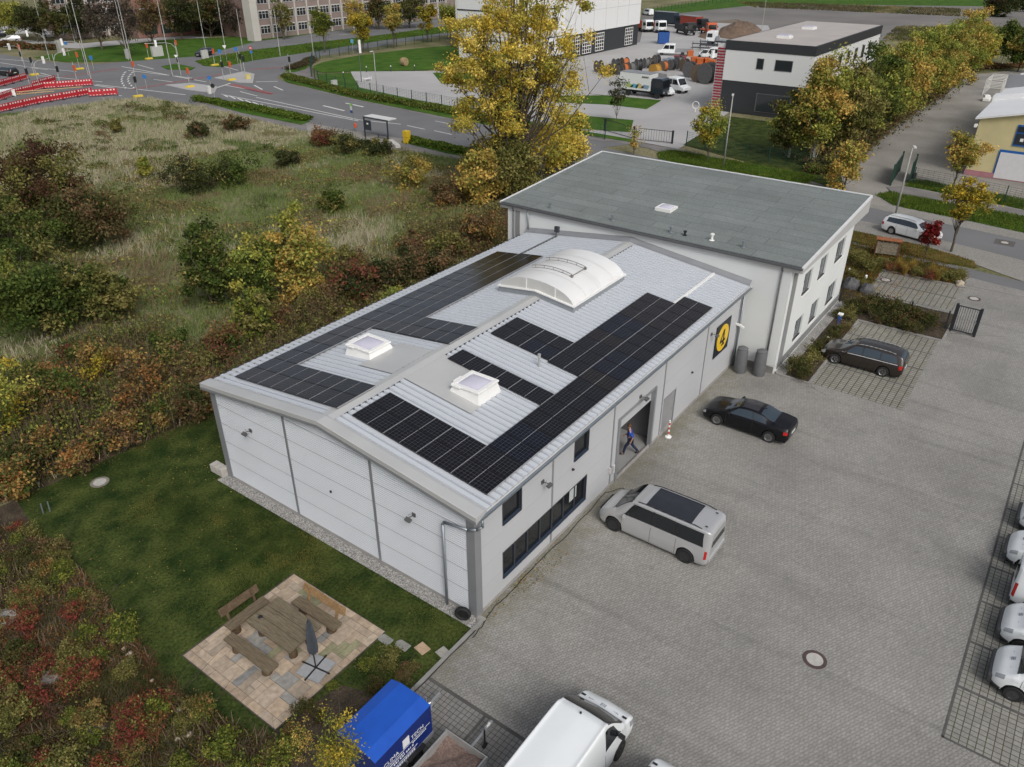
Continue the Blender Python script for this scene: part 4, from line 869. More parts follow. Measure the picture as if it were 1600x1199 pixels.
bench(-3.72, 4.68, rad(-90), 2.3, 'timber bench with an orange brown backrest beside the table, gable side', True, m_woodo)
bench(-5.25, 6.75, rad(0), 1.75, 'timber bench with a dark reddish backrest at the meadow edge of the patio', True, m_woodd)
bench(-6.35, 5.15, rad(90), 2.5, 'backless rough timber bench on the shrub side of the table', False, m_wood)
# closed parasol with cross base
x, y = -5.25, 3.05
t = thing('garden_parasol', 'closed dark grey parasol on a cross base weighted with four slabs', 'parasol', (x, y, .045), rad(10))
for k, (a, c) in enumerate(((-.26, -.26), (.26, -.26), (.26, .26), (-.26, .26))): MB().box(a-.23, a+.23, c-.23, c+.23, .02, .07).build('base_slab', M('slab_grey', (.30, .31, .32), .85, .08, 6), t)
MB().box(-.6, .6, -.025, .025, .05, .085).box(-.025, .025, -.6, .6, .051, .086).build('base_cross', m_black, t)
MB().cyl((0, 0, .05), (0.02, 0, 2.35), .024, n=10).build('pole', m_black, t)
b = MB(); 
pr = [(.03, .75), (.13, .85), (.16, 1.1), (.13, 1.6), (.07, 2.2), (.02, 2.4)]; n = 16; vs = []
for i_, (r, h) in enumerate(pr):
    for k in range(n): a = 2*math.pi*k/n; rr = r*(1+.28*(1 if k % 2 else -1)); vs.append((rr*math.cos(a)+.02*h, rr*math.sin(a), h))
b.add(vs, [(i_*n+k, i_*n+(k+1) % n, (i_+1)*n+(k+1) % n, (i_+1)*n+k) for i_ in range(len(pr)-1) for k in range(n)])
b.build('folded_canopy', M('canopy_grey', (.055, .065, .08), .8, .15, 6), t)
# plant on the table and ashtray
tag(MB().lathe([(.06, 0), (.09, .015), (.08, .03), (0, .02)], (-5.25, 5.9, .81), n=16).build('ashtray', m_black), 'small dark dish on the timber table', 'dish')
# posts in the lawn
t = thing('pipe_stubs', 'two thin grey pipe stubs sticking out of the lawn', 'pipes', (*G(68, 803), 0))
for k in (0, 1): MB().cyl((k*.25, -k*.1, 0), (k*.25+.03, -k*.1, .55), .03, n=8).build('stub', m_zinc, t)

# ------------------------------------------------------------------ front garden: posts, gate, fence, wood store
t = thing('charging_post', 'slim white charging post with blue side panels in the office bed', 'charging post', (*G(1308, 517), .05))
MB().box(-.05, .05, -.05, .05, 0, 1.15).build('post', m_gloss_w, t); MB().box(-.16, .12, -.16, .16, 1.10, 1.2).build('hood', m_gloss_w, t, bevel=.02)
MB().box(-.09, -.05, -.12, .12, .45, 1.0).build('panel', M('post_blue', (.03, .09, .30), .4, .05), t); MB().tube([(-.1, .1, .8), (-.25, .15, .4), (-.15, .1, .15)], .02, 6).build('cable', m_black, t)
for (u, v_), lab in zip([(1291, 534), (1351, 436), (1325, 425)], ['white lantern bollard beside the charging post', 'white lantern bollard by the upper bay corner', 'small white lantern near the far office corner']):
    t = thing('garden_lantern', lab, 'garden lantern', (*G(u, v_+6), .05)); MB().cyl((0, 0, 0), (0, 0, .35), .035, n=10).build('post', m_trimd, t); MB().lathe([(.08, .33), (.09, .36), (.09, .52), (.05, .56), (0, .56)], n=16).build('lamp_head', m_gloss_w, t)
def boulder(x, y, r, label, m, z=0, h=.7):
    rs = random.Random(int(x*100+y)); n1, n2 = 8, 12; g = np.zeros((n1, n2+1, 3))
    for i in range(n1):
        for j in range(n2+1):
            a = math.pi*i/(n1-1); c = 2*math.pi*(j % n2)/n2; k = 1+.18*math.sin(3*c+i+x)+.1*math.cos(5*c+2*i); g[i, j] = (r*k*math.sin(a)*math.cos(c), r*.8*k*math.sin(a)*math.sin(c), r*h*math.cos(a)*k)
    o = MB().grid(g, flip=False).build('boulder', m, smooth=True); o.location = (x, y, z); tag(o, label, 'boulder'); return o
m_rock = M('rock', (.17, .16, .15), .9, .3, 3, bump=.6, bscale=10); m_rockd = M('rock_dark', (.09, .09, .095), .9, .3, 3, bump=.6, bscale=10); m_rockw = M('rock_pale', (.40, .34, .26), .9, .2, 3, bump=.5, bscale=10)
boulder(*G(1327, 450), .75, 'big dark boulder by the far office corner', m_rockd, .2); boulder(*G(1352, 457), .6, 'dark boulder beside the upper bay kerb', m_rockd, .2)
boulder(*G(1498, 446), .38, 'pale boulder at the kerb end of the upper bay', m_rockw, .1)
boulder(*G(148, 1143), .38, 'rounded grey brown boulder among the shrubs', m_rock, .1); boulder(*G(78, 1062), .4, 'half buried brown boulder among the shrubs', m_rock, .05)
boulder(*G(48, 1105), .5, 'straw coloured mossy stone mound in the shrub bed', M('moss_straw', (.25, .19, .10), .95, .3, 4, bump=.8, bscale=20), -.1)
# mesh fence across the bed and black gate
m_fence = M('dark_green_wire', (.018, .026, .024), .5, .1, 3); m_anth = M('gate_black', (.02, .023, .027), .45, .05, 3)
def mesh_fence(name, label, pts, h, m, step=2.5, wires=7, z0=0, verts=.25, group=None, r=.006):
    L_ = [Vector((a[0], a[1], z0)) for a in pts]; t = thing(name, label, 'fence', (L_[0].x, L_[0].y, z0), 0, group)
    for a, c in zip(L_[:-1], L_[1:]):
        n = max(1, round((c-a).length/step)); w_ = MB()
        for k in range(n+1 if c == L_[-1] else n):
            p = a+(c-a)*k/n; MB().box(p.x-.045, p.x+.045, p.y-.045, p.y+.045, z0, z0+h+.06).build('post', m, t, world=True)
        for k in range(wires): z = z0+.08+(h-.12)*k/(wires-1); w_.cyl((a.x, a.y, z), (c.x, c.y, z), r, n=4, caps=False)
        if verts:
            nv = int((c-a).length/verts)
            for k in range(nv): p = a+(c-a)*(k+.5)/nv; w_.cyl((p.x, p.y, z0+.05), (p.x, p.y, z0+h), r*.7, n=3, caps=False)
        w_.build('mesh_panel', m, t, world=True)
    return t
fx = 37.4
mesh_fence('mesh_fence', 'dark wire mesh fence running through the bed from the office to the gate', [(37.8, -2.6), (37.35, -9.45)], 1.25, m_anth, 2.3, 7, .05, .12)
def bar_gate(name, label, p0, p1, h, m, n, z0=0, post=.1, posts=(1, 1), leafpad=.08):
    a, c = Vector((*p0, z0)), Vector((*p1, z0)); d = (c-a); L_ = d.length; ang = math.atan2(d.y, d.x); t = thing(name, label, 'gate', a, ang)
    for k, x in enumerate((0, L_)):
        if posts[k]: MB().box(x-post/2, x+post/2, -post/2, post/2, 0, h+.1).build('post', m, t)
    f = MB(); x0, x1 = leafpad, L_-leafpad
    f.box(x0, x1, -.025, .025, .1, .16).box(x0, x1, -.025, .025, h-.06, h).box(x0, x0+.06, -.025, .025, .16, h-.06).box(x1-.06, x1, -.025, .025, .16, h-.06); f.build('leaf_frame', m, t)
    b = MB()
    for k in range(1, n): x = x0+(x1-x0)*k/n; b.box(x-.012, x+.012, -.012, .012, .16, h-.06)
    b.build('bars', m, t); MB().box(x1-.12, x1-.02, -.05, .05, h*.5-.08, h*.5+.08).build('lock', m_trim, t); return t
bar_gate('entrance_gate', 'black barred pedestrian gate between two square posts at the yard entrance', (37.4, -9.75), (37.35, -11.15), 1.85, m_anth, 9, 0, .16)
# wood store
t = thing('wood_store', 'rusty steel frame filled with split firewood beside the path', 'wood store', (*G(1383, 402), .05), math.atan2(-1.2, .3))
b = MB()
for x in (-.85, .85):
    for y in (-.25, .25): b.box(x-.03, x+.03, y-.03, y+.03, 0, 1.4)
b.build('frame', M('rust', (.13, .05, .025), .8, .2, 5), t); MB().box(-.95, .95, -.35, .35, 1.4, 1.46).build('roof', M('rust_roof', (.28, .10, .04), .8, .2, 3), t)
b = MB(); rs = random.Random(3)
for k in range(14): b.box(-.80+k*.115, -.80+k*.115+.10, -.18+rs.uniform(-.03, .03), .2, .25, 1.15+rs.uniform(0, .18))
b.build('firewood', M('firewood', (.22, .19, .14), .9, .3, 6), t)
# street lamps
def street_lamp(u, v_, h, label, lean=0, arm=.5, dr=0):
    t = thing('street_lamp', label, 'street lamp', (*G(u, v_), 0), dr); MB().cyl((0, 0, 0), (0, 0, h), .09, .055, 10).build('pole', M('pole_grey', (.30, .30, .28), .6, .1, 3), t, smooth=True)
    MB().cyl((0, 0, h-.05), (arm, 0, h+.1), .03, n=6).obox((arm+.3, 0, h+.1), (.7, .22, .1)).build('lamp_head', M('lamp_pale', (.55, .55, .53), .5, .05), t)
street_lamp(1395, 352, 6.9, 'grey street lamp in front of the parked white estate car', dr=rad(200))
street_lamp(1130, 262, 7.7, 'tall grey street lamp behind the bitumen roof by the fenced lawn', dr=rad(200))
street_lamp(590, 155, 6.9, 'street lamp in the verge opposite the bus shelter', dr=rad(200))
# ------------------------------------------------------------------ vehicles (x forward, on their wheels at z = 0)
m_rubber = M('tyre_rubber', (.014, .014, .015), .8, .1, 5)
m_cglass = M('car_glass', (.012, .015, .018), .04, 0, spec=.7)
m_cglassb = M('car_glass_bluish', (.03, .045, .06), .05, 0, spec=.8)
m_under = M('underbody', (.012, .012, .012), .9, 0)
m_chrome = M('chrome_trim', (.6, .6, .6), .2, 0, metal=.9)
m_rimS = M('alloy_rim', (.42, .42, .43), .3, .05, metal=.7)
m_rimB = M('black_rim', (.025, .025, .027), .35, 0)
m_steelW = M('steel_wheel', (.04, .04, .042), .5, .1, 4)
m_head = M('headlamp', (.33, .35, .38), .1, 0, spec=.8)
m_tail = M('tail_lamp', (.42, .015, .012), .15, 0, spec=.6)
m_plate = M('plate', (.65, .65, .63), .5, 0)
m_bump = M('bumper_plastic', (.05, .052, .055), .6, .1, 6)
m_seam = M('body_seam', (.02, .02, .02), .8, 0)
def paint(name, col, metal=0.0, rough=.28): return M(name, col, rough, .02, 1, metal=metal, coat=.5)
def pchip(xk, yk, x):
    xk = np.array(xk, float); yk = np.array(yk, float); h = np.diff(xk); d = np.diff(yk)/h; m = np.zeros(len(xk))
    for i in range(1, len(xk)-1):
        if d[i-1]*d[i] > 0: w1 = 2*h[i]+h[i-1]; w2 = h[i]+2*h[i-1]; m[i] = (w1+w2)/(w1/d[i-1]+w2/d[i])
    i = np.clip(np.searchsorted(xk, x, side='right')-1, 0, len(xk)-2); t = (x-xk[i])/h[i]
    return (2*t**3-3*t**2+1)*yk[i]+(t**3-2*t**2+t)*h[i]*m[i]+(-2*t**3+3*t**2)*yk[i+1]+(t**3-t**2)*h[i]*m[i+1]
class Body:
    """keys: (x, half width, sill z, belt z, roof half width, roof z, crown) from tail to nose"""
    def __init__(s, keys, arches, R_=.36):
        K = np.array(sorted(keys)); s.K = K; s.x0, s.x1 = K[0, 0], K[-1, 0]; s.arches = arches; s.R = R_
    def S(s, x, t):
        x = np.clip(x, s.x0, s.x1); hw, zb, zbelt, hr, zr_, cr = [float(pchip(s.K[:, 0], s.K[:, i], np.array(x))) for i in range(1, 7)]
        zb0 = zb
        for a in s.arches:
            d = s.R**2-(x-a)**2
            if d > 0: zb0 = max(zb0, s.R*.93+math.sqrt(d)-.0)
        z1 = max(zb+.14, zb0+.02); z2 = max((zb+zbelt)/2+.05, zb0+.05)
        P = np.array([(hw*.94, min(zb0, zbelt-.08)), (hw*.985, min(z1, zbelt-.06)), (hw, min(z2, zbelt-.04)), (hw*.955, zbelt), (hr, zr_-.045*(1 if zr_-zbelt > .2 else .2)), (hr*.80, zr_), (0, zr_+cr)])
        sg = 1 if t >= 0 else -1; t = abs(t); t = min(t, 5.9999); i = int(t); f = t-i
        p0 = P[max(i-1, 0)]; p1 = P[i]; p2 = P[i+1]; p3 = P[i+2] if i+2 < 7 else np.array([-P[5][0], P[5][1]])
        k = .35 if i not in (3,) else .25
        m1 = (p2-p0)*k; m2 = (p3-p1)*k
        q = (2*f**3-3*f**2+1)*p1+(f**3-2*f**2+f)*m1+(-2*f**3+3*f**2)*p2+(f**3-f**2)*m2
        return np.array([x, sg*q[0], q[1]])
    def patch(s, xa, xb, ta, tb, off=.008, nx=8, ntt=5, sg=1, slant_a=0, slant_b=0, full=False):
        """surface patch lifted off by off; x limits may slant with t"""
        g = np.zeros((nx+1, ntt+1, 3))
        for j in range(ntt+1):
            fj = j/ntt; t = ta+(tb-ta)*fj
            for i in range(nx+1):
                f = i/nx; x = (xa+slant_a*fj)*(1-f)+(xb+slant_b*fj)*f
                p = s.S(x, t); e = .004
                dx = s.S(x+e, t)-s.S(x-e, t); dt = s.S(x, t+.02)-s.S(x, t-.02) if .02 < t < 5.97 else (s.S(x, min(t+.02, 5.99))-s.S(x, max(t-.02, 0)))
                n = np.cross(dx, dt); L_ = np.linalg.norm(n); n = -n/L_ if L_ > 1e-9 else np.array([0, 0, 1.])
                q = p+n*off*(1 if n[2] > -.2 or True else -1); q[1] *= 1; g[i, j] = q
        if sg < 0: g = g.copy(); g[:, :, 1] *= -1
        return g
def add_patch(mb, body, *a, both=False, sg=1, **k):
    """sg +1: the y>0 side. both: also the mirrored side"""
    for s_ in ((1, -1) if both else (sg,)):
        g = body.patch(*a, sg=s_, **k); mb.grid(g, flip=(s_ < 0))
    return mb
def span_patch(mb, body, xa, xb, ta, off=.008, nx=8, slant=0):
    """a pane reaching right across the car between t=ta on both sides"""
    l = body.patch(xa, xb, ta, 5.99, off=off, nx=nx, ntt=6, sg=1, slant_a=0, slant_b=0)
    r = body.patch(xa, xb, ta, 5.99, off=off, nx=nx, ntt=6, sg=-1)
    g = np.concatenate([l, r[:, ::-1]], axis=1); mb.grid(g, flip=False); return mb
def wheel_mesh(r=.33, wd=.22, rim='alloy', spokes=5):
    t = MB().lathe([(r*.62, -wd/2), (r*.93, -wd/2), (r, -wd/2+.03), (r, wd/2-.03), (r*.93, wd/2), (r*.62, wd/2), (r*.60, wd/2-.03)], (0, 0, 0), 'y', 28)
    rm = MB().lathe([(r*.64, wd/2-.012), (r*.66, wd/2+.004), (r*.58, wd/2-.02), (r*.55, -.02)], (0, 0, 0), 'y', 28)
    rm.lathe([(r*.16, wd/2-.02), (r*.14, wd/2-.002), (0, wd/2)], (0, 0, 0), 'y', 16)
    for k in range(spokes):
        a = 2*math.pi*k/spokes; c, s_ = math.cos(a), math.sin(a); w_ = .032 if spokes < 8 else .02
        P0, P1 = r*.12, r*.60
        vs = []
        for rr, ww in ((P0, w_*1.2), (P1, w_*.9)):
            for q in (-1, 1): vs.append((rr*c-q*ww*s_, wd/2-.012, rr*s_+q*ww*c))
        vs += [(x, y-.03, z) for x, y, z in vs]; rm.add(vs, [(0, 1, 3, 2), (4, 6, 7, 5), (0, 2, 6, 4), (1, 5, 7, 3)])
    disc = MB().lathe([(r*.60, -.01), (0, -.01)], (0, 0, 0), 'y', 20)
    return t, rm, disc
_wh = {}
def wheels(t, xs, hw, r, rimmat, spokes=5, wd=.22):
    key = (r, spokes, rimmat.name, wd)
    if key not in _wh:
        a, b_, c = wheel_mesh(r, wd, spokes=spokes); o = [a.build('w', m_rubber, smooth=True, angle=rad(35)), b_.build('r', rimmat, smooth=True, angle=rad(30)), c.build('d', m_under)]
        _wh[key] = [x.data for x in o]; [bpy.data.objects.remove(x) for x in o]
    for x in xs:
        for s_ in (1, -1):
            w_ = obj_from(_wh[key][0], 'wheel', t); w_.location = (x, s_*(hw-wd/2-.01), r); w_.rotation_euler = (0, 0, 0 if s_ > 0 else math.pi)
            obj_from(_wh[key][1], 'rim', w_); obj_from(_wh[key][2], 'brake_disc', w_)
def car(name, label, cat, keys, wb, pos, rz, pm, *, R_=.36, wr=.33, rim=None, spokes=5, wind=None, rearw=None, sides=(), glass=None, seams=(), rails=None, extra=None, group=None, head=None, tail=None, hwt=None, wd=.22, mirror_x=None, lower=None, plate=True, grille=True, rearblack=False, z=0):
    t = thing(name, label, cat, (pos[0], pos[1], z), rz, group); B = Body(keys, wb, R_)
    nx = 110; xs = np.linspace(B.x0, B.x1, nx); ts = np.concatenate([np.linspace(0, 6, 31)[:-1], [5.9999]])
    g = np.array([[B.S(x, a) for a in ts]+[B.S(x, -a) for a in ts[::-1]] for x in xs])
    b = MB().grid(g, flip=False); m = len(ts)*2
    b.f.append(tuple(range(m))); b.m.append(0); b.c.append(None); b.f.append(tuple((nx-1)*m+i for i in range(m))[::-1]); b.m.append(0); b.c.append(None)
    b.build('body', pm, t, smooth=True, angle=rad(50))
    hw = max(k[1] for k in keys) if hwt is None else hwt; glass = glass or m_cglass
    MB().box(B.x0+.12, B.x1-.12, -hw*.80, hw*.80, .18, .55).build('underbody', m_under, t)
    wheels(t, wb, hw, wr, rim or m_rimS, spokes, wd)
    if wind: span_patch(MB(), B, wind[0], wind[1], wind[2], nx=8).build('windscreen', glass, t, smooth=True)
    if rearw: span_patch(MB(), B, rearw[0], rearw[1], rearw[2], nx=8).build('rear_window', glass, t, smooth=True)
    for sd_ in sides:
        xa, xb, ta, tb, sa, sb = sd_
        for s_ in (1, -1): add_patch(MB(), B, xa, xb, ta, tb, sg=s_, slant_a=sa, slant_b=sb, nx=6, ntt=4).build('side_window', glass, t, smooth=True)
    if len(sides) > 1:
        xa = min(s_[0] for s_ in sides)+.05; xb = max(s_[1] for s_ in sides)-.45
        for s_ in (1, -1): add_patch(MB(), B, xa, xb, sides[0][2], sides[0][3], sg=s_, nx=12, ntt=4, off=.004).build('pillar_trim', m_black, t, smooth=True)
    for x in seams:
        for s_ in (1, -1): add_patch(MB(), B, x-.008, x+.008, .6, 3.0, sg=s_, off=.003, nx=1, ntt=8).build('door_gap', m_seam, t)
    for x in seams[:-1]:
        for s_ in (1, -1): add_patch(MB(), B, x+.06, x+.24, 2.62, 2.74, sg=s_, off=.02, nx=2, ntt=1).build('door_handle', pm, t)
    if head:
        xa, xb, ta, tb = head
        for s_ in (1, -1): add_patch(MB(), B, xa, xb, ta, tb, sg=s_, nx=4, ntt=4, off=.006).build('headlight', m_head, t, smooth=True)
    if tail:
        xa, xb, ta, tb = tail
        for s_ in (1, -1): add_patch(MB(), B, xa, xb, ta, tb, sg=s_, nx=4, ntt=4, off=.008).build('tail_light', m_tail, t, smooth=True)
    if mirror_x is not None:
        for s_ in (1, -1):
            p = B.S(mirror_x, 3.05*s_); MB().obox((mirror_x, p[1]+s_*.13, p[2]+.07), (.12, .20, .15), rad(8*s_)).obox((mirror_x, p[1]+s_*.03, p[2]+.02), (.05, .1, .04)).build('mirror', extra if extra else pm, t, bevel=.025)
    if rails:
        xa, xb, mt = rails
        for s_ in (1, -1):
            b = MB(); P = [B.S(xa+(xb-xa)*k/8, 4.6*s_) for k in range(9)]; P = [p+np.array([0, 0, .02+.035*(1 if 0 < k < 8 else 0)]) for k, p in enumerate(P)]; b.tube(P, .02, 6); b.build('roof_rail', mt, t, smooth=True)
    if lower:
        b = MB(); add_patch(b, B, B.x0+.02, B.x1-.02, 0.0, .8, both=True, off=.006, nx=60, ntt=2); b.build('lower_cladding', lower, t)
    if plate:
        p = B.S(B.x1, 2)[2]; MB().box(B.x1-.005, B.x1+.012, -.26, .26, .38, .49).build('number_plate', m_plate, t)
        MB().box(B.x0-.012, B.x0+.005, -.26, .26, .55 if not rearblack else .4, .66 if not rearblack else .51).build('number_plate', m_plate, t)
    return t, B

UP = rad(90)
# silver people carrier
vk = [(-2.57, .80, .42, 1.02, .62, 1.72, .00), (-2.50, .90, .32, 1.03, .74, 1.82, .02), (-2.30, .95, .26, 1.05, .79, 1.88, .03), (-1.2, .965, .22, 1.06, .81, 1.91, .035), (.6, .965, .22, 1.05, .79, 1.90, .035), (.95, .965, .22, 1.04, .76, 1.85, .03), (1.82, .955, .22, 1.02, .80, 1.16, .05), (2.0, .945, .23, .97, .80, 1.05, .05), (2.30, .90, .25, .85, .70, .93, .04), (2.48, .80, .28, .70, .60, .76, .02), (2.57, .68, .34, .56, .50, .60, .01)]
silver = paint('silver_paint', (.50, .505, .51), .4, .2)
t, B = car('people_carrier', 'silver people carrier with a dark glass roof panel parked by the warehouse windows', 'van', vk, (-1.62, 1.72), (8.23, -3.45), UP, silver, wr=.36, R_=.41, rim=m_rimB, spokes=10, wind=(1.0, 1.83, 4.1), sides=[(.05, 1.30, 3.2, 3.86, 0, -.42), (-1.05, -.02, 3.2, 3.88, 0, 0), (-2.30, -1.1, 3.2, 3.86, .08, 0)], seams=(1.35, .0, -1.15), rails=(-2.1, .75, m_black), head=(2.2, 2.46, 2.1, 2.9), tail=(-2.50, -2.40, 1.6, 2.9), mirror_x=1.2, lower=None, rearblack=True)
span_patch(MB(), B, -1.62, .42, 4.75, nx=8, off=.010).build('roof_panel', M('roof_glass', (.025, .028, .036), .25, .1, 3), t, smooth=True)
MB().add([(-2.585, -.64, 1.10), (-2.585, .64, 1.10), (-2.555, .56, 1.66), (-2.555, -.56, 1.66)], [(0, 3, 2, 1)]).build('rear_window', m_cglass, t)
MB().box(-2.62, -2.50, -.80, .80, .40, .62).build('rear_bumper', silver, t, bevel=.03)
MB().box(2.50, 2.60, -.55, .55, .52, .70).build('grille', m_black, t, bevel=.02)
b = MB(); [b.obox(p, (.10, .04, .03)) for p in ((-2.2, .52, 1.94), (-2.2, -.52, 1.94))]; b.build('roof_caps', m_black, t)
# black coupe
ck = [(-2.31, .70, .40, .78, .52, .90, .0), (-2.22, .82, .30, .86, .64, 1.00, .02), (-1.80, .89, .24, .90, .70, 1.05, .02), (-1.30, .905, .20, .92, .62, 1.15, .02), (-.75, .905, .18, .92, .57, 1.34, .03), (-.1, .90, .18, .91, .56, 1.38, .035), (.45, .895, .18, .90, .57, 1.30, .03), (1.15, .90, .18, .88, .70, .96, .05), (1.75, .89, .20, .80, .68, .85, .04), (2.10, .84, .22, .70, .60, .74, .02), (2.25, .74, .26, .58, .50, .62, .01), (2.31, .62, .30, .50, .42, .54, .0)]
t, B = car('coupe', 'glossy black coupe with silver wheels standing in the yard', 'car', ck, (-1.38, 1.40), (18.72, -3.35), UP, M('black_paint', (.006, .006, .008), .22, .02, 1, coat=0, spec=.35), R_=.37, wr=.325, rim=m_rimS, spokes=10, wind=(.45, 1.12, 4.2), rearw=(-1.45, -.72, 4.15), sides=[(-.42, .92, 3.2, 3.86, .12, -.50), (-1.15, -.46, 3.25, 3.85, .18, .12)], glass=m_cglassb, seams=(.95, -.45), head=(2.05, 2.25, 2.1, 2.8), tail=(-2.24, -2.05, 2.3, 2.95), mirror_x=.75)
span_patch(MB(), B, -.55, .30, 4.7, nx=6, off=.006).build('roof_skin', M('dark_carbon', (.03, .03, .036), .25, .1, 4), t, smooth=True)
MB().obox((-.75, 0, 1.39), (.14, .04, .05)).build('aerial', m_black, t)
# brown estate
ek = [(-2.34, .74, .42, .88, .55, 1.05, .0), (-2.27, .84, .32, .92, .60, 1.22, .02), (-2.05, .88, .26, .94, .62, 1.40, .02), (-1.6, .905, .22, .94, .63, 1.47, .025), (-.5, .91, .20, .93, .62, 1.50, .03), (.35, .91, .20, .92, .60, 1.45, .03), (.65, .91, .20, .91, .61, 1.34, .03), (1.25, .90, .20, .90, .74, .99, .05), (1.75, .89, .22, .84, .70, .90, .04), (2.12, .84, .24, .73, .60, .78, .02), (2.28, .74, .28, .60, .50, .64, .01), (2.34, .62, .34, .52, .42, .56, .0)]
brown = paint('brown_paint', (.048, .039, .034), .6, .2)
def estate(label, pos, rz, pm, glass=m_cglassb, group=None, z=0, seat=M('rail_grey', (.3, .3, .3), .4, .05)):
    t, B = car('estate_car', label, 'car', ek, (-1.33, 1.40), pos, rz, pm, R_=.37, wr=.325, rim=m_rimS, spokes=7, wind=(.68, 1.22, 4.2), rearw=(-2.28, -2.02, 4.1), sides=[(.0, .95, 3.2, 3.86, 0, -.46), (-.98, -.05, 3.2, 3.88, 0, 0), (-1.95, -1.03, 3.22, 3.85, .12, 0)], glass=glass, seams=(1.05, -.02, -1.0), rails=(-1.75, .35, seat), head=(2.02, 2.25, 2.1, 2.85), tail=(-2.28, -2.10, 2.2, 3.0), mirror_x=.82, group=group, z=z)
    b = MB(); add_patch(b, B, -2.0, 1.1, 3.0, 3.1, both=True, off=.009, nx=14, ntt=1); b.build('window_trim', M('trim_bright', (.5, .5, .5), .4, 0), t); return t
t = estate('dark brown estate car with chrome window trim in the grid paved bay', (29.25, -6.35), UP, brown)
x, y = G(1393, 366); x2, y2 = G(1460, 384); a = math.atan2(y2-y, x2-x)
estate('white estate car parked along the street behind the office', (x+math.cos(a)*1.25-math.sin(a)*.8, y+math.sin(a)*1.25+math.cos(a)*.8), a, paint('white_paint', (.76, .78, .79)), z=-.02, seat=M('rail_grey', (.3, .3, .3), .4, .05))
# white panel vans
white = paint('van_white', (.76, .79, .80), 0, .35)
def text_mark(mb, x, y, z, w_, rows): pass
bk = [(a, b*.965, c, d, e*.965, f*.955 if f > 1.6 else f, g) for a, b, c, d, e, f, g in [(-2.98, .90, .42, 1.25, .80, 2.38, .0), (-2.90, .97, .30, 1.26, .86, 2.46, .02), (-2.6, 1.01, .26, 1.28, .88, 2.50, .03), (0, 1.02, .24, 1.28, .88, 2.52, .035), (.95, 1.02, .24, 1.28, .87, 2.50, .03), (1.18, 1.01, .24, 1.27, .84, 2.42, .03), (2.15, 1.00, .24, 1.25, .88, 1.42, .06), (2.32, .97, .25, 1.15, .86, 1.24, .06), (2.66, .98, .28, 1.0, .86, 1.10, .06), (2.90, .92, .30, .86, .76, .92, .05), (3.04, .80, .34, .70, .62, .74, .02)]]
def bigvan(label, pos):
    t, B = car('panel_van', label, 'van', bk, (-1.7, 1.95), pos, 0, white, R_=.42, wr=.36, rim=m_steelW, spokes=8, wind=(1.24, 2.14, 4.05), sides=[(1.0, 1.95, 3.15, 3.82, 0, -.42)], seams=(2.05, .95, -.5), head=(2.55, 2.82, 2.3, 2.95), tail=(-2.95, -2.85, 1.5, 2.8), mirror_x=1.75, extra=m_black, lower=m_bump, plate=True)
    b = MB(); span_patch(b, B, 2.15, 2.24, 4.4, off=.01, nx=3); b.build('wiper_panel', m_black, t)
    for s_ in (1, -1): add_patch(MB(), B, 2.44, 2.54, 4.15, 5.0, sg=s_, off=.02, nx=2, ntt=4).build('bonnet_vent', m_black, t)
    b = MB(); z = B.S(2.45, 5.9)[2]
    for i in range(3):
        for j in range(3): q = B.S(2.40+i*.055, 5.5); b.box(2.38+i*.055, 2.38+i*.055+.045, -.09+j*.065, -.09+j*.065+.052, q[2]+.02, q[2]+.028)
    b.build('bonnet_logo', M('logo_grey', (.25, .27, .30), .5, 0), t)
    b = MB()
    for s_ in (1, -1):
        for k in range(7): q = B.S(2.46, 4.4+k*.05*s_); b.box(2.45, 2.49, s_*(.17+k*.055), s_*(.17+k*.055+.035), B.S(2.47, 5.2)[2]+.012, B.S(2.47, 5.2)[2]+.022)
    b.build('bonnet_lettering', MATS['logo_grey'], t)
    MB().box(2.98, 3.07, -.45, .45, .55, .72).build('grille', m_black, t, bevel=.02); MB().obox((1.0, 0, 2.45), (.05, .05, .06)).build('aerial', m_black, t)
    b = MB(); [b.box(-.45+k*.14, -.36+k*.14, s_*.984, s_*.992, 1.0, 1.22) for k in range(4) for s_ in (1, -1)]; b.build('side_logo', MATS['logo_grey'], t); return t
bigvan('large white panel van with dark bonnet vents nose towards the open yard', (-3.88, -6.27))
bigvan('second large white panel van, only its bonnet reaching into view', (-4.72, -9.25))
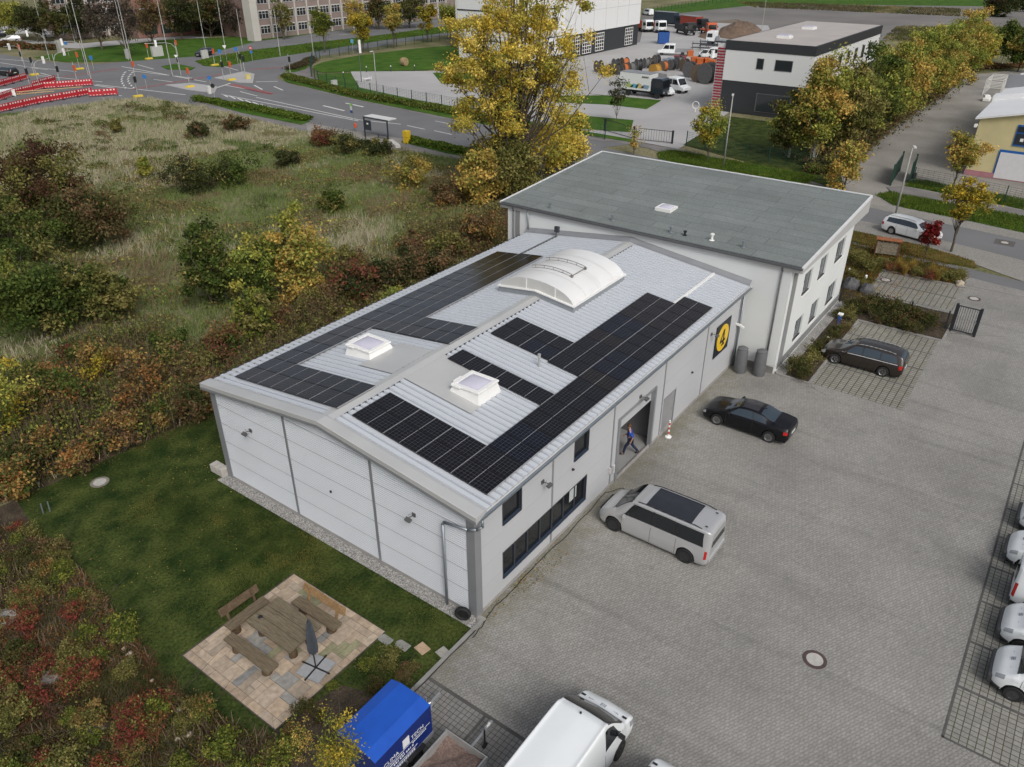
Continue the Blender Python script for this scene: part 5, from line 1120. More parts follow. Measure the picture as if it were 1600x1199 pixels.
# small white delivery vans in the row
sk = [(-2.15, .76, .40, .98, .62, 1.74, .0), (-2.08, .84, .30, 1.0, .68, 1.80, .02), (-1.8, .88, .24, 1.02, .71, 1.84, .025), (0, .90, .22, 1.02, .70, 1.84, .03), (.6, .90, .22, 1.01, .68, 1.80, .03), (.92, .90, .22, 1.0, .68, 1.70, .03), (1.50, .89, .22, .98, .74, 1.12, .06), (1.68, .87, .23, .92, .72, 1.0, .05), (1.95, .80, .26, .80, .60, .86, .04), (2.10, .70, .30, .66, .50, .70, .02), (2.17, .58, .34, .54, .42, .56, .0)]
def smallvan(x, y, label, rev=False):
    t, B = car('delivery_van', label, 'van', sk, (-1.35, 1.38), (x, y), UP*(1 if not rev else -1), white, R_=.36, wr=.31, rim=m_steelW, spokes=6, wind=(.94, 1.50, 4.1), sides=[(.1, 1.30, 3.15, 3.82, 0, -.42)], seams=(1.3, .05, -.9), head=(1.78, 2.04, 2.5, 3.35), tail=(-2.12, -2.02, 1.6, 3.3), mirror_x=.95, extra=m_black, lower=m_bump, group='white delivery vans in the bay row')
    b = MB()
    for i in range(3):
        for j in range(3): b.box(1.62+i*.045, 1.62+i*.045+.036, -.08+j*.055, -.08+j*.055+.044, B.S(1.62+i*.045, 5.6)[2]+.012, B.S(1.62+i*.045, 5.6)[2]+.02)
    for s_ in (1, -1):
        for k in range(6): b.box(1.68, 1.71, s_*(.15+k*.05), s_*(.15+k*.05+.03), B.S(1.70, 5.2)[2]+.006, B.S(1.70, 5.2)[2]+.014)
    b.build('bonnet_logo', MATS['logo_grey'], t)
    MB().box(1.98, 2.24, -.70, .70, .26, .60).build('bumper', m_bump, t, bevel=.06)
    if rev:
        MB().add([(-2.165, -.6, 1.06), (-2.165, .6, 1.06), (-2.15, .55, 1.60), (-2.15, -.55, 1.60)], [(0, 3, 2, 1)]).build('rear_window', m_cglass, t); MB().box(-2.20, -2.05, -.8, .8, .3, .5).build('bumper', m_bump, t, bevel=.04)
smallvan(8.55, -18.25, 'white delivery van nearest the viewer in the bay row by the yard edge')
smallvan(10.95, -18.2, 'white delivery van parked second from the near end of the bay row')
smallvan(13.25, -18.25, 'white delivery van parked tail towards the yard, red tail lights visible', True)
smallvan(15.7, -17.8, 'white delivery van with dark bumper beyond the reversed one in the bay row')
smallvan(18.4, -17.95, 'white delivery van farthest up the bay row')
# dark car further up the row, nose just inside
# blue tarpaulin trailer
m_tarp = M('blue_tarpaulin', (.010, .085, .46), .45, .08, 1.5, bump=.12, bscale=3)
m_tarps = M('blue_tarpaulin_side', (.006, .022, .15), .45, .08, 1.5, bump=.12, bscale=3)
t = thing('tarp_trailer', 'blue tarpaulin box trailer with white company lettering on its flank', 'trailer', (-6.2, -1.37, 0), rad(0))
L2, W2, zb_, zt_ = 1.20, .82, .62, 2.0
b = MB(); prof = [(-W2, zb_), (W2, zb_), (W2, zt_-.12), (W2*.52, zt_), (-W2*.52, zt_), (-W2, zt_-.12)]
k = 6; vs = [(-L2, y, z) for y, z in prof]+[(L2, y, z) for y, z in prof]
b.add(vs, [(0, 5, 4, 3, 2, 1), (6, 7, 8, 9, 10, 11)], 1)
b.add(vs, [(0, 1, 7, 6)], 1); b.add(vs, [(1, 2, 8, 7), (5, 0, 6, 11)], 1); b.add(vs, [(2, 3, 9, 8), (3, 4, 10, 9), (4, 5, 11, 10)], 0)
b.build('tarpaulin', [m_tarp, m_tarps], t, bevel=.02)
MB().box(-L2-.02, L2+.02, -W2-.02, W2+.02, .42, .64).build('bed_frame', M('galvanised', (.40, .41, .42), .4, .08, 4, metal=.5), t)
MB().tube([(L2, -.5, .45), (L2+.9, 0, .45)], .04, 6).tube([(L2, .5, .45), (L2+.9, 0, .45)], .04, 6).obox((L2+1.1, 0, .47), (.4, .08, .1)).build('drawbar', MATS['galvanised'], t)
MB().cyl((L2+.75, .12, .0), (L2+.75, .12, .75), .03, n=8).lathe([(.0, -.03), (.11, -.03), (.11, .03), (0, .03)], (L2+.75, .12, .11), 'y', 14).build('jockey_wheel', m_trim, t)
wheels(t, (-.45, .35), W2+.12, .30, m_steelW, 6, .18)
b = MB()
for x in (-.45, .35): b.box(x-.36, x+.36, -W2-.16, -W2-.02, .62, .66).box(x-.36, x+.36, W2+.02, W2+.16, .62, .66)
b.build('mudguards', m_black, t)
# lettering on the flank facing the yard (-y side)
def text_obj(txt, size, loc, rot, m, par, name='lettering', ext=.002, world=False, align='LEFT'):
    cu = bpy.data.curves.new(name, 'FONT'); cu.body = txt; cu.size = size; cu.extrude = ext; cu.align_x = align; tmp = bpy.data.objects.new('tmp', cu); C.objects.link(tmp)
    dg = bpy.context.evaluated_depsgraph_get(); me = bpy.data.meshes.new_from_object(tmp.evaluated_get(dg)); bpy.data.objects.remove(tmp); bpy.data.curves.remove(cu)
    me.materials.clear(); me.materials.append(m); o = bpy.data.objects.new(name, me); C.objects.link(o); o.parent = par; o.location = loc; o.rotation_euler = rot
    if world and par: o.matrix_parent_inverse = par.matrix_basis.inverted()
    return o
m_let = M('white_lettering', (.72, .74, .76), .5, 0)
yy = -W2-.004
text_obj('CLIMA', .22, (-.92, yy-.012, 1.28), (rad(90), 0, 0), m_let, t); text_obj('TECH', .22, (.26, yy-.012, 1.28), (rad(90), 0, 0), m_let, t)
b = MB().box(-.10, .18, yy-.016, yy-.008, 1.25, 1.62); b.build('logo', m_let, t)
b = MB(); b.box(-.95, -.15, yy-.014, yy-.008, 1.20, 1.215).box(-.15, 1.1, yy-.014, yy-.008, 1.19, 1.205)
b.box(-1.15, .5, yy-.014, yy-.008, .84, .855)
for s_, x0 in ((-1, -.7), (1, .3)):
    for k in range(9): b.box(x0+k*.07, x0+k*.07+.05, yy-.014, yy-.008, 1.08, 1.13)
for k in range(14): b.box(-.9+k*.09, -.9+k*.09+(.06 if k % 3 else .03), yy-.014, yy-.008, .96, 1.03)
for k in range(10): b.box(-.5+k*.09, -.5+k*.09+.065, yy-.014, yy-.008, .70, .79)
b.build('lettering', m_let, t)
b = MB(); rs = random.Random(8); xx = L2+.012; nd = [(y, z) for y, z in ((-.7, 1.75), (-.35, 1.6), (-.6, 1.35), (-.2, 1.25), (-.5, 1.0), (-.75, .85), (-.1, .9), (-.3, 1.85), (.1, 1.5), (.3, 1.2))]
for i in range(len(nd)): b.obox((xx, nd[i][0], nd[i][1]), (.006, .05, .05), rx=rad(45))
for i, j in ((0, 1), (1, 2), (2, 3), (3, 4), (4, 5), (4, 6), (1, 7), (1, 8), (3, 8), (8, 9)): b.cyl((xx, *nd[i]), (xx, *nd[j]), .007, n=4)
b.build('network_pattern', m_let, t)
# open box trailer with gravel
t = thing('open_trailer', 'open aluminium trailer loaded with reddish gravel', 'trailer', (-6.45, -3.45, 0))
L2, W2 = 1.62, .78; b = MB()
for (xa, xb, ya, yb) in ((-L2, L2, -W2, -W2+.03), (-L2, L2, W2-.03, W2), (L2-.03, L2, -W2+.03, W2-.03), (-L2, -L2+.03, -W2+.03, W2-.03)): b.box(xa, xb, ya, yb, .50, .92)
b.box(-L2, L2, -W2, W2, .46, .50); b.build('side_boards', M('aluminium_boards', (.42, .42, .41), .4, .1, 4, metal=.4), t)
b = MB(); 
for y in (-W2-.012, W2+.012): [b.box(-L2, L2, y-.01, y+.01, z, z+.03) for z in (.52, .70, .90)]
for y in (-W2-.02, W2+.02): [b.box(x-.03, x+.03, y-.02, y+.02, .48, .94) for x in (-L2+.03, 0, L2-.03)]
b.build('stakes', MATS['galvanised'], t)
n = 24; g = np.array([[(-L2+.03+(2*L2-.06)*i/n, -W2+.03+(2*W2-.06)*j/n, .70+.10*math.sin(i*.35+j*.2)+.04*math.sin(i*1.1)*math.cos(j*.9)-.10*max(0, (i/n-.7))*2) for j in range(n+1)] for i in range(n+1)])
MB().grid(g, flip=True).build('gravel_load', M('red_gravel', (.13, .085, .07), .95, .25, 14, col2=(.26, .19, .16), bump=1.0, bscale=30, fine=.3), t, smooth=True)
MB().tube([(L2, 0, .48), (L2+.95, 0, .50)], .045, 6).obox((L2+1.1, 0, .52), (.35, .1, .12)).build('drawbar', MATS['galvanised'], t)
MB().cyl((L2+.7, -.14, .0), (L2+.7, -.14, .85), .03, n=8).lathe([(0, -.03), (.11, -.03), (.11, .03), (0, .03)], (L2+.7, -.14, .11), 'y', 14).build('jockey_wheel', m_black, t)
MB().cyl((L2+1.0, .0, .55), (L2+1.15, .0, .62), .05, n=8).build('coupling', M('coupling_pale', (.5, .5, .48), .5, .1), t)
wheels(t, (-.1,), W2+.24, .29, m_steelW, 6, .17)
# ------------------------------------------------------------------ beyond the street
m_brick = MBRICK('red_brick', (.20, .105, .085), (.26, .14, .115), (.25, .2, .18), .5, .16, .012, var=.12, bump=0)
m_pil = M('pale_pilaster', (.48, .46, .42), .8, .06, .3)
m_winw = M('white_window', (.55, .55, .54), .5, .05)
m_bglass = M('far_glass', (.025, .03, .035), .1, 0, spec=.7)
m_wpanel = M('white_cladding', (.68, .69, .69), .5, .02, .05)
m_dpanel = M('charcoal_cladding', (.030, .033, .037), .55, .06, .1)
m_green_f = M('green_mesh', (.012, .05, .035), .6, .1, 3)
def brickhouse(label, origin, ang, L_, D_, floors, bay=3.9, fh=3.3, skip=()):
    t = thing('brick_building', label, 'building', (*origin, 0), ang); H = floors*fh+.8
    MB().box(0, L_, 0, D_, 0, H).build('wall', m_brick, t); MB().box(-.3, L_+.3, -.3, D_+.3, H, H+.4).build('roof', m_trimd, t)
    n = int(L_/bay); p = MB()
    for k in range(n+1): MB().box(k*bay-.18, k*bay+.18, -.22, 0, 0, H).build('pilaster', m_pil, t)
    for f in range(floors):
        for k in range(n):
            x0, x1, z0 = k*bay+.45, (k+1)*bay-.45, f*fh+1.1; b = MB(); t_ = .09
            b.box(x0, x1, -.10, -.02, z0, z0+t_).box(x0, x1, -.10, -.02, z0+1.7, z0+1.7+.22)
            for i in range(4): x = x0+(x1-x0-t_)*i/3; b.box(x, x+t_, -.10, -.02, z0+t_, z0+1.7)
            if f % 2 == 0 or True: b.box(x0+t_, x1-t_, -.09, -.03, z0+1.15, z0+1.15+.06)
            w_ = b.build('window', m_winw, t); MB().box(x0+t_, x1-t_, -.055, -.045, z0+t_, z0+1.7).build('pane', m_bglass, w_)
    return t
brickhouse('long red brick office block with pale pilasters and white framed windows', (114.5, 158), 0, 74, 14, 4)
x, y = G(92, 62); brickhouse('reddish brick block half hidden behind bare trees by the crossing', (x, y), math.atan2(-10, 34), 31.2, 14, 4)
# pale tower at the brick block corner
t = thing('stair_tower', 'pale concrete stair shaft at the near corner of the long brick block', 'tower', (*G(402, 64), 0)); MB().box(-1.1, .9, -.5, 2.2, 0, 16).build('shaft', m_pil, t); MB().box(-1.3, 1.1, -.7, 2.4, 16, 16.3).build('cap', m_trim, t)
x, y = G(40, 62); 
# low pale canopy building between
t = thing('entrance_block', 'dark low entrance block with a pale canopy behind the park trees', 'building', (*G(310, 55), 0), rad(-12))
MB().box(-14, 14, 2, 12, 0, 12).build('wall', m_brick, t); MB().box(-6, 6, -1.5, 2, 3.0, 3.4).build('canopy', m_pil, t)
for k in range(6): f = MB().box(-12.5+k*4.2, -9.3+k*4.2, 1.9, 2.0, 4.6, 6.6).build('window', m_winw, t); MB().box(-12.3+k*4.2, -9.5+k*4.2, 1.87, 1.90, 4.8, 6.4).build('pane', m_bglass, f)
for k in range(6): MB().box(-12.5+k*4.2, -9.3+k*4.2, 1.9, 2.0, .8, 2.8).build('pane', m_bglass, t)
# white depot hall
WB = thing('depot_hall', 'huge white clad depot hall with a charcoal base and glazed gates', 'hall', (129.5, 78.5, 0))
W_ = lambda mb, n, m, par=WB, **k: mb.build(n, m, par, world=True, **k)
W_(MB().box(129.5, 159.5, 78.5, 108, 0, 4.45), 'base', m_dpanel); W_(MB().box(129.3, 159.7, 78.3, 108, 4.45, 17), 'cladding', m_wpanel)
W_(MB().box(112, 129.25, 79.2, 93, 1.0, 17), 'wing', m_wpanel); W_(MB().box(112.1, 129.2, 79.3, 92.9, 0, 1.0), 'base', m_dpanel)
W_(MB().box(111.9, 129.28, 79.1, 93.1, 4.45, 4.6), 'wing_edge', m_dpanel); W_(MB().box(111.9, 129.28, 79.1, 93.1, 9.6, 9.8), 'wing_edge', m_dpanel)
b = MB()
for x in (134, 139, 144, 149, 154): b.box(x-.03, x+.03, 78.27, 78.295, 4.5, 17)
for z in (8.6, 12.8): b.box(129.3, 159.7, 78.27, 78.295, z-.03, z+.03)
W_(b, 'panel_joints', M('joint_pale', (.45, .45, .45), .6, 0))
for x0 in (130.3, 134.9, 140.2, 153.2):
    f = W_(MB().box(x0, x0+3.6, 78.40, 78.45, .1, 4.1), 'gate_panel', m_black)
    g_ = MB()
    for k in range(5): g_.box(x0+k*.875, x0+k*.875+.10, 78.36, 78.40, .4, 4.0)
    for k in range(6): g_.box(x0, x0+3.6, 78.35, 78.39, .4+k*.69, .4+k*.69+.12)
    W_(g_, 'glazing_bars', m_gloss_w, f)
for (y0, z0) in ((81, 2.0), (86, 2.0), (90, 2.0), (81, 6.4), (86, 6.4), (90, 6.4)): W_(MB().box(111.93, 112.0, y0, y0+1.8, z0, z0+1.6), 'window', m_bglass)
for (x0, z0) in ((114, 2.0), (118.5, 2.0), (123.5, 2.0), (114.5, 6.4), (119.5, 6.4), (124.5, 6.4)): W_(MB().box(x0, x0+1.8, 79.13, 79.2, z0, z0+1.7), 'window', m_bglass)
# black and white clad office in the yard
BB = thing('clad_office', 'charcoal and white clad two storey office with a pale flat roof', 'office building', (97, 20, 0))
B_ = lambda mb, n, m, par=BB, **k: mb.build(n, m, par, world=True, **k)
B_(MB().box(97, 131, 19.4, 31.6, 0, 4.3), 'base', m_dpanel); B_(MB().box(96.95, 131.05, 19.3, 31.7, 4.3, 8.3), 'white_band', m_wpanel); B_(MB().box(96.9, 131.1, 19.2, 31.8, 8.3, 9.5), 'parapet_band', m_dpanel)
B_(MB().box(97.2, 130.8, 19.5, 31.5, 9.3, 9.52), 'roof', M('roof_pale', (.40, .37, .35), .8, .06, .3)); 
b = MB()
for k in range(22): z = .3+k*.38; b.box(97.0, 97.15+0*k, 31.72, 32.9, z, z+.19)
B_(b, 'red_louvres', M('louvre_red', (.28, .012, .025), .5, .05)); B_(MB().box(97.1, 97.6, 31.7, 33.0, 0, 8.9), 'louvre_frame', M('louvre_white', (.6, .6, .6), .5, .05))
for (y0, y1, z0, z1) in ((22.0, 24.4, 6.1, 7.5), (26.0, 27.0, 6.1, 7.5)): f = B_(MB().box(96.90, 96.95, y0, y1, z0, z1), 'window', m_trimd); B_(MB().box(96.88, 96.90, y0+.08, y1-.08, z0+.08, z1-.08), 'pane', m_bglass, f)
f = B_(MB().box(96.93, 97.0, 21.4, 26.4, .5, 3.0), 'window', m_trimd); B_(MB().box(96.9, 96.93, 21.6, 26.2, .6, 2.9), 'pane', m_bglass, f)
for k in range(7): f = B_(MB().box(101+k*4, 102.4+k*4, 19.24, 19.3, 5.6, 7.4), 'window', m_trimd); B_(MB().box(101.1+k*4, 102.3+k*4, 19.22, 19.24, 5.7, 7.3), 'pane', m_bglass, f)
for x, y in ((104, 26), (118, 27)):
    g = B_(MB().box(x-.9, x+.9, y-.9, y+.9, 9.52, 9.85), 'roof_light', m_gloss_w); B_(MB().box(x-.7, x+.7, y-.7, y+.7, 9.85, 10.0), 'dome', m_dome, g)
# yellow hall with a white roof
YB = thing('yellow_hall', 'pale yellow rendered hall with a white sheet roof and blue windows', 'hall', (80, -3.6, 0))
Y_ = lambda mb, n, m, par=YB, **k: mb.build(n, m, par, world=True, **k)
zy = lambda y: 5.8+(-3.6-y)*.22
Y_(MB().add([(80, -3.6, 0), (80, -20, 0), (80, -20, zy(-20)), (80, -3.6, zy(-3.6)), (116, -3.6, 0), (116, -20, 0), (116, -20, zy(-20)), (116, -3.6, zy(-3.6))], [(0, 3, 2, 1), (4, 5, 6, 7), (0, 4, 7, 3), (1, 2, 6, 5)]), 'wall', M('yellow_render', (.52, .46, .25), .85, .08, .5))
Y_(MB().box(79.9, 80, -20, -3.55, 0, .55), 'pink_base', M('pink_base', (.36, .17, .19), .8, .08, 2))
m_wroof = M('white_roof', (.72, .73, .74), .5, .04, .3)
Y_(MB().add([(79.6, -3.2, zy(-3.2)), (116, -3.2, zy(-3.2)), (116, -20, zy(-20)), (79.6, -20, zy(-20)), (79.6, -3.2, zy(-3.2)+.2), (116, -3.2, zy(-3.2)+.2), (116, -20, zy(-20)+.2), (79.6, -20, zy(-20)+.2)], [(0, 3, 2, 1), (4, 5, 6, 7), (0, 1, 5, 4), (1, 2, 6, 5), (2, 3, 7, 6), (3, 0, 4, 7)]), 'roof', m_wroof)
b = MB(); b.add([(91, -3.1, zy(-3.1)+.05), (93, -3.1, zy(-3.1)+.05), (93, -20, zy(-20)+.05), (91, -20, zy(-20)+.05), (91, -3.1, zy(-3.1)+.75), (93, -3.1, zy(-3.1)+.75), (93, -20, zy(-20)+.75), (91, -20, zy(-20)+.75)], [(0, 3, 2, 1), (4, 5, 6, 7), (0, 1, 5, 4), (1, 2, 6, 5), (2, 3, 7, 6), (3, 0, 4, 7)])
Y_(b, 'roof_upstand', m_wroof); Y_(MB().box(101, 101.2, -20, -3.1, 6, 7.6), 'roof_band', m_trim)
m_blue = M('blue_frame', (.01, .10, .36), .5, .05)
f = Y_(MB().box(79.92, 80, -9.8, -7.15, 3.5, 5.6), 'window', m_blue)
for y0 in (-8.4, -9.7):
    Y_(MB().box(79.88, 79.93, y0+.12, y0+1.15, 3.68, 4.75), 'pane', m_bglass, f); Y_(MB().box(79.88, 79.93, y0+.12, y0+1.15, 4.9, 5.45), 'pane', m_bglass, f)
Y_(MB().box(79.86, 79.885, -8.0, -7.7, 4.0, 4.3), 'notice', m_gloss_w, f)
f = Y_(MB().box(79.93, 80, -9.5, -6.2, .0, 3.0), 'gate_frame', m_blue); Y_(MB().box(79.88, 79.935, -9.3, -6.35, .1, 2.75), 'gate_leaf', M('gate_white', (.62, .62, .64), .5, .03), f)
Y_(MB().box(79.2, 79.95, -3.55, -3.3, 5.0, 5.25), 'floodlight', m_gloss_w)

# ------------------------------------------------------------------ fences and gates of the yards
mesh_fence('green_mesh_fence', 'dark green mesh fence curving round the depot lawn', GP([(700, 62), (620, 73), (560, 83), (500, 92), (489, 98), (486, 108), (487, 120), (498, 129), (540, 141), (600, 153), (740, 178), (870, 203), (945, 218)]), 1.8, m_green_f, 3.0, 9, 0, .5, r=.014)
mesh_fence('green_mesh_fence', 'dark green mesh fence along the lawn of the charcoal clad office', GP([(1072, 228), (1130, 241), (1200, 255), (1265, 264), (1296, 272)]), 1.7, m_green_f, 3.4, 9, 0, .5, r=.012)
mesh_fence('green_mesh_fence', 'thin dark mesh fence in front of the yellow hall', GP([(1425, 288), (1500, 303), (1640, 335)]), 1.7, m_green_f, 3.4, 9, 0, .5, r=.012)
mesh_fence('green_mesh_fence', 'long dark mesh fence behind the parked lorries', GP([(1003, 24), (1080, 10), (1150, 2)]), 1.8, m_green_f, 3.0, 5, 0, 2.0, r=.012)
mesh_fence('green_mesh_fence', 'low dark mesh fence between the lawn and the wild meadow', [(3.3, 20.7), (-6.8, 21.9), (-30, 24.5)], 1.2, m_fence, 2.5, 6, 0, 0)
mesh_fence('green_mesh_fence', 'dark mesh fence along the meadow behind the warehouse', [(3.3, 20.7), (30, 19.6), (50, 22)], 1.2, m_fence, 2.5, 6, 0, 0)
bar_gate('sliding_gate', 'long black barred sliding gate of the depot yard', G(990, 218), G(945, 205), 1.5, m_anth, 24, posts=(1, 1), post=.2)
bar_gate('pedestrian_gate', 'narrow black barred gate beside the sliding gate', G(1050, 225), G(1050-2, 229) if False else G(992, 219), 1.5, m_anth, 14, posts=(1, 0), post=.2)
def solid_gate(name, label, p0, p1, h, m):
    a, c = Vector((*p0, 0)), Vector((*p1, 0)); d = c-a; L_ = d.length; t = thing(name, label, 'gate', a, math.atan2(d.y, d.x))
    for x in (0, L_): MB().box(x-.08, x+.08, -.08, .08, 0, h+.15).build('post', m, t)
    MB().box(.1, L_-.1, -.03, .03, .1, h).build('leaf', M('gate_green', (.035, .055, .05), .6, .1, 2), t); b = MB()
    for k in range(int(L_/.5)): b.box(.2+k*.5, .25+k*.5, -.05, .05, .1, h)
    b.build('ribs', m, t)
solid_gate('green_gate', 'dark green panelled gate wing standing open at the concrete drive', G(1391, 290), G(1405, 268), 2.0, m_green_f)
solid_gate('green_gate', 'short dark green gate wing beside the street lamp', G(1420, 287), G(1426, 274), 2.1, m_green_f)
solid_gate('green_gate', 'dark panelled gate wing on the shrub side of the concrete drive', G(1296, 272), G(1306, 262), 1.7, m_green_f)
# bus shelter, stop sign, bins
s0, s1 = G(571, 214), G(607, 221); a = math.atan2(s1[1]-s0[1], s1[0]-s0[0]); L_ = math.dist(s0, s1)
t = thing('bus_shelter', 'glass bus shelter with a pale flat roof at the kerb', 'bus shelter', (*s0, 0), a); m_sg = M('shelter_glass', (.10, .12, .12), .05, 0, spec=.6)
for x in (0, L_): MB().box(x-.07, x+.07, -.07, .07, 0, 2.45).build('post', m_frame, t)
MB().box(-.1, L_+.1, -.1, .1, 2.38, 2.5).build('beam', m_frame, t); MB().box(-.1, L_+.1, .1, 1.55, 2.44, 2.54).build('roof', M('shelter_roof', (.62, .62, .61), .5, .04), t)
MB().box(.12, 1.2, -.02, .02, .9, 2.1).build('poster', M('poster_dark', (.03, .04, .05), .5, .1), t); MB().box(1.7, 3.4, .4, .8, .42, .48).box(1.75, 1.82, .55, .62, 0, .42).box(3.28, 3.35, .55, .62, 0, .42).build('seat', m_frame, t)
MB().box(.45, .75, -.035, -.021, 1.6, 1.8).build('timetable', m_gloss_w, t)
t = thing('bus_stop_sign', 'bus stop pole with a green white and blue flag panel', 'bus stop sign', (*G(554, 203), 0), a); MB().cyl((0, 0, 0), (0, 0, 3.3), .035, n=8).build('pole', m_zinc, t)
for z0, z1, c in ((2.95, 3.3, (.25, .5, .12)), (2.45, 2.95, (.55, .58, .55)), (2.1, 2.45, (.02, .06, .25))): MB().box(-.45, -.04, -.02, .02, z0, z1).build('panel', M('flag_%d' % int(z0*100), c, .5, .03), t)
t = thing('litter_bin', 'orange litter bin on a post beside the bus stop', 'litter bin', (*G(556, 206), 0)); MB().cyl((0, 0, 0), (0, 0, 1.1), .03, n=6).build('post', m_zinc, t); MB().lathe([(.17, .5), (.2, 1.05), (.16, 1.08), (0, 1.08)], n=14).build('bin', M('bin_orange', (.55, .10, .04), .5, .05), t)
t = thing('grit_bin', 'tall yellow service box at the kerb beside the bus stop pavement', 'box', (*G(636, 224), 0), a); MB().box(-.35, .35, -.3, .3, 0, .75).build('box', M('box_yellow', (.62, .42, .02), .5, .06), t, bevel=.02); MB().box(-.38, .38, -.33, .33, .78, 1.5).build('upper_box', MATS['box_yellow'], t, bevel=.02)
tag(MB().box(-1.6, 1.6, -.3, .3, 0, .35).build('low_wall', M('low_wall_c', (.5, .49, .46), .8, .08)), 'low pale concrete wall ending the bus stop pavement', 'wall').location = (*G(616, 227), 0)
bpy.data.objects['low_wall'].rotation_euler = (0, 0, rad(60))
def cabinet(u, v, label, s=(.6, .4, 1.1), c=(.45, .45, .43)):
    o = MB().box(-s[0]/2, s[0]/2, -s[1]/2, s[1]/2, 0, s[2]).box(-s[0]/2-.03, s[0]/2+.03, -s[1]/2-.03, s[1]/2+.03, s[2], s[2]+.06).build('service_cabinet', M('cabinet_%d' % int(c[0]*100), c, .6, .05), bevel=.02); o.location = (*G(u, v), 0); tag(o, label, 'cabinet')
cabinet(523, 138, 'pale grey service cabinet before the curved green fence', (1.0, .5, 1.2)); cabinet(247, 88, 'large pale service cabinet on the grass across the crossing', (2.4, .7, 1.9)); cabinet(96, 82, 'grey concrete column base on the verge at the crossing', (1.1, 1.1, 2.4), (.33, .33, .31)); cabinet(321, 92, 'pale box sign on the green median', (1.4, .5, 1.6)); cabinet(200, 92, 'grey switch box at the foot of the mast', (.7, .5, 1.8), (.36, .36, .35))
t = thing('flag_pole', 'flag pole with a narrow white banner on the depot lawn', 'flag pole', (*G(565, 128), 0)); MB().cyl((0, 0, 0), (0, 0, 6.8), .07, .05, 8).build('pole', m_trimd, t); MB().box(-.05, .55, -.015, .015, 4.6, 6.7).build('banner', m_gloss_w, t)
o = MB().lathe([(0, -.5), (.72, -.5), (.78, 0), (.72, .5), (0, .5)], (0, 0, .75), 'y', 24).build('hay_bale', M('hay', (.30, .22, .12), .95, .2, 5, bump=.6, bscale=20)); o.location = (*G(632, 103), 0); tag(o, 'round straw bale lying on the depot lawn', 'bale')
for k, (u, v) in enumerate([(573, 113), (611, 112), (648, 111), (537, 122)]):
    t = thing('path_light', f'dark path light with a pale head by the depot lawn, {ORD[k]} along the path', 'path light', (*G(u, v), 0), 0, 'path lights at the depot'); MB().cyl((0, 0, 0), (0, 0, .85), .07, n=8).build('post', m_frame, t); MB().cyl((0, 0, .85), (0, 0, 1.05), .08, n=8).build('head', m_gloss_w, t)
t = thing('seat_group', 'pale metal seat group beside the flag pole', 'seat', (*G(574, 127), 0)); b = MB(); [b.cyl((x, y, 0), (x, y, .8), .03, n=6) for x in (-.8, .8) for y in (-.3, .3)]; b.build('frame', m_gloss_w, t); MB().box(-.85, .85, -.3, .3, .42, .47).build('seat', m_gloss_w, t)
# white bicycle stands like rings
for k, (u, v) in enumerate([(1086, 175)]):
    t = thing('ring_sculpture', 'small pale ring sign standing in the depot yard', 'ring', (*G(u, v), 0)); MB().tube([(0, .5*math.cos(a*math.pi/8), .95+.5*math.sin(a*math.pi/8)) for a in range(17)], .05, 5).build('ring', m_gloss_w, t); MB().cyl((0, 0, 0), (0, 0, .4), .05, n=6).build('stem', m_gloss_w, t)

# ------------------------------------------------------------------ traffic signals, masts and signs at the crossing
m_mast = M('mast_grey', (.36, .36, .34), .6, .1, 3); m_sig = M('signal_housing', (.015, .02, .018), .5, .1, 3); m_or = M('orange_cover', (.48, .09, .03), .6, .1, 3); m_yel = M('yellow_foot', (.62, .46, .06), .7, .1, 3)
m_sblue = M('sign_blue', (.03, .16, .42), .4, .03); m_sred = M('sign_red', (.45, .03, .03), .4, .03)
def mast(u, v, h, label, arm=0, ang=0, head=True, covered=False, foot=False, r=.07, name='signal_mast'):
    t = thing(name, label, 'signal mast' if name == 'signal_mast' else 'pole', (*G(u, v), 0), ang); MB().cyl((0, 0, 0), (0, 0, h), r, r*.7, 8).build('pole', m_mast, t)
    if arm:
        MB().tube([(0, 0, h-1.0), (arm*.12, 0, h-.25), (arm*.3, 0, h), (arm, 0, h+.1)], .05, 6).build('arm', m_mast, t); MB().box(arm*.6, arm*.6+.35, -.12, .12, h-.55, h+.55).build('signal_head', m_gloss_w if not covered else m_or, t)
    if head: MB().box(-.18, .18, -.3, -.08, 2.2, 3.1).build('signal_head', m_or if covered else m_sig, t)
    if foot: MB().box(-.7, .7, -.35, .35, 0, .32).build('foot', m_yel, t, bevel=.04)
mast(78, 95, 5.2, 'bent grey signal mast at the far kerb of the crossing', 4.2, rad(150)); mast(138, 118, 5.8, 'curved signal mast with an arm over the crossing', 4.5, rad(160)); mast(95, 134, 5.0, 'signal mast with black lamps behind the red barriers', 4.0, rad(20)); mast(283, 118, 5.6, 'curved white signal mast near the middle island', 5.2, rad(165))
mast(62, 136, 4.0, 'short signal mast with an arm among the red barriers', 3.0, rad(10), False); mast(40, 108, 4.2, 'signal mast at the entry of the crossing on the wide road', 3.4, rad(200))
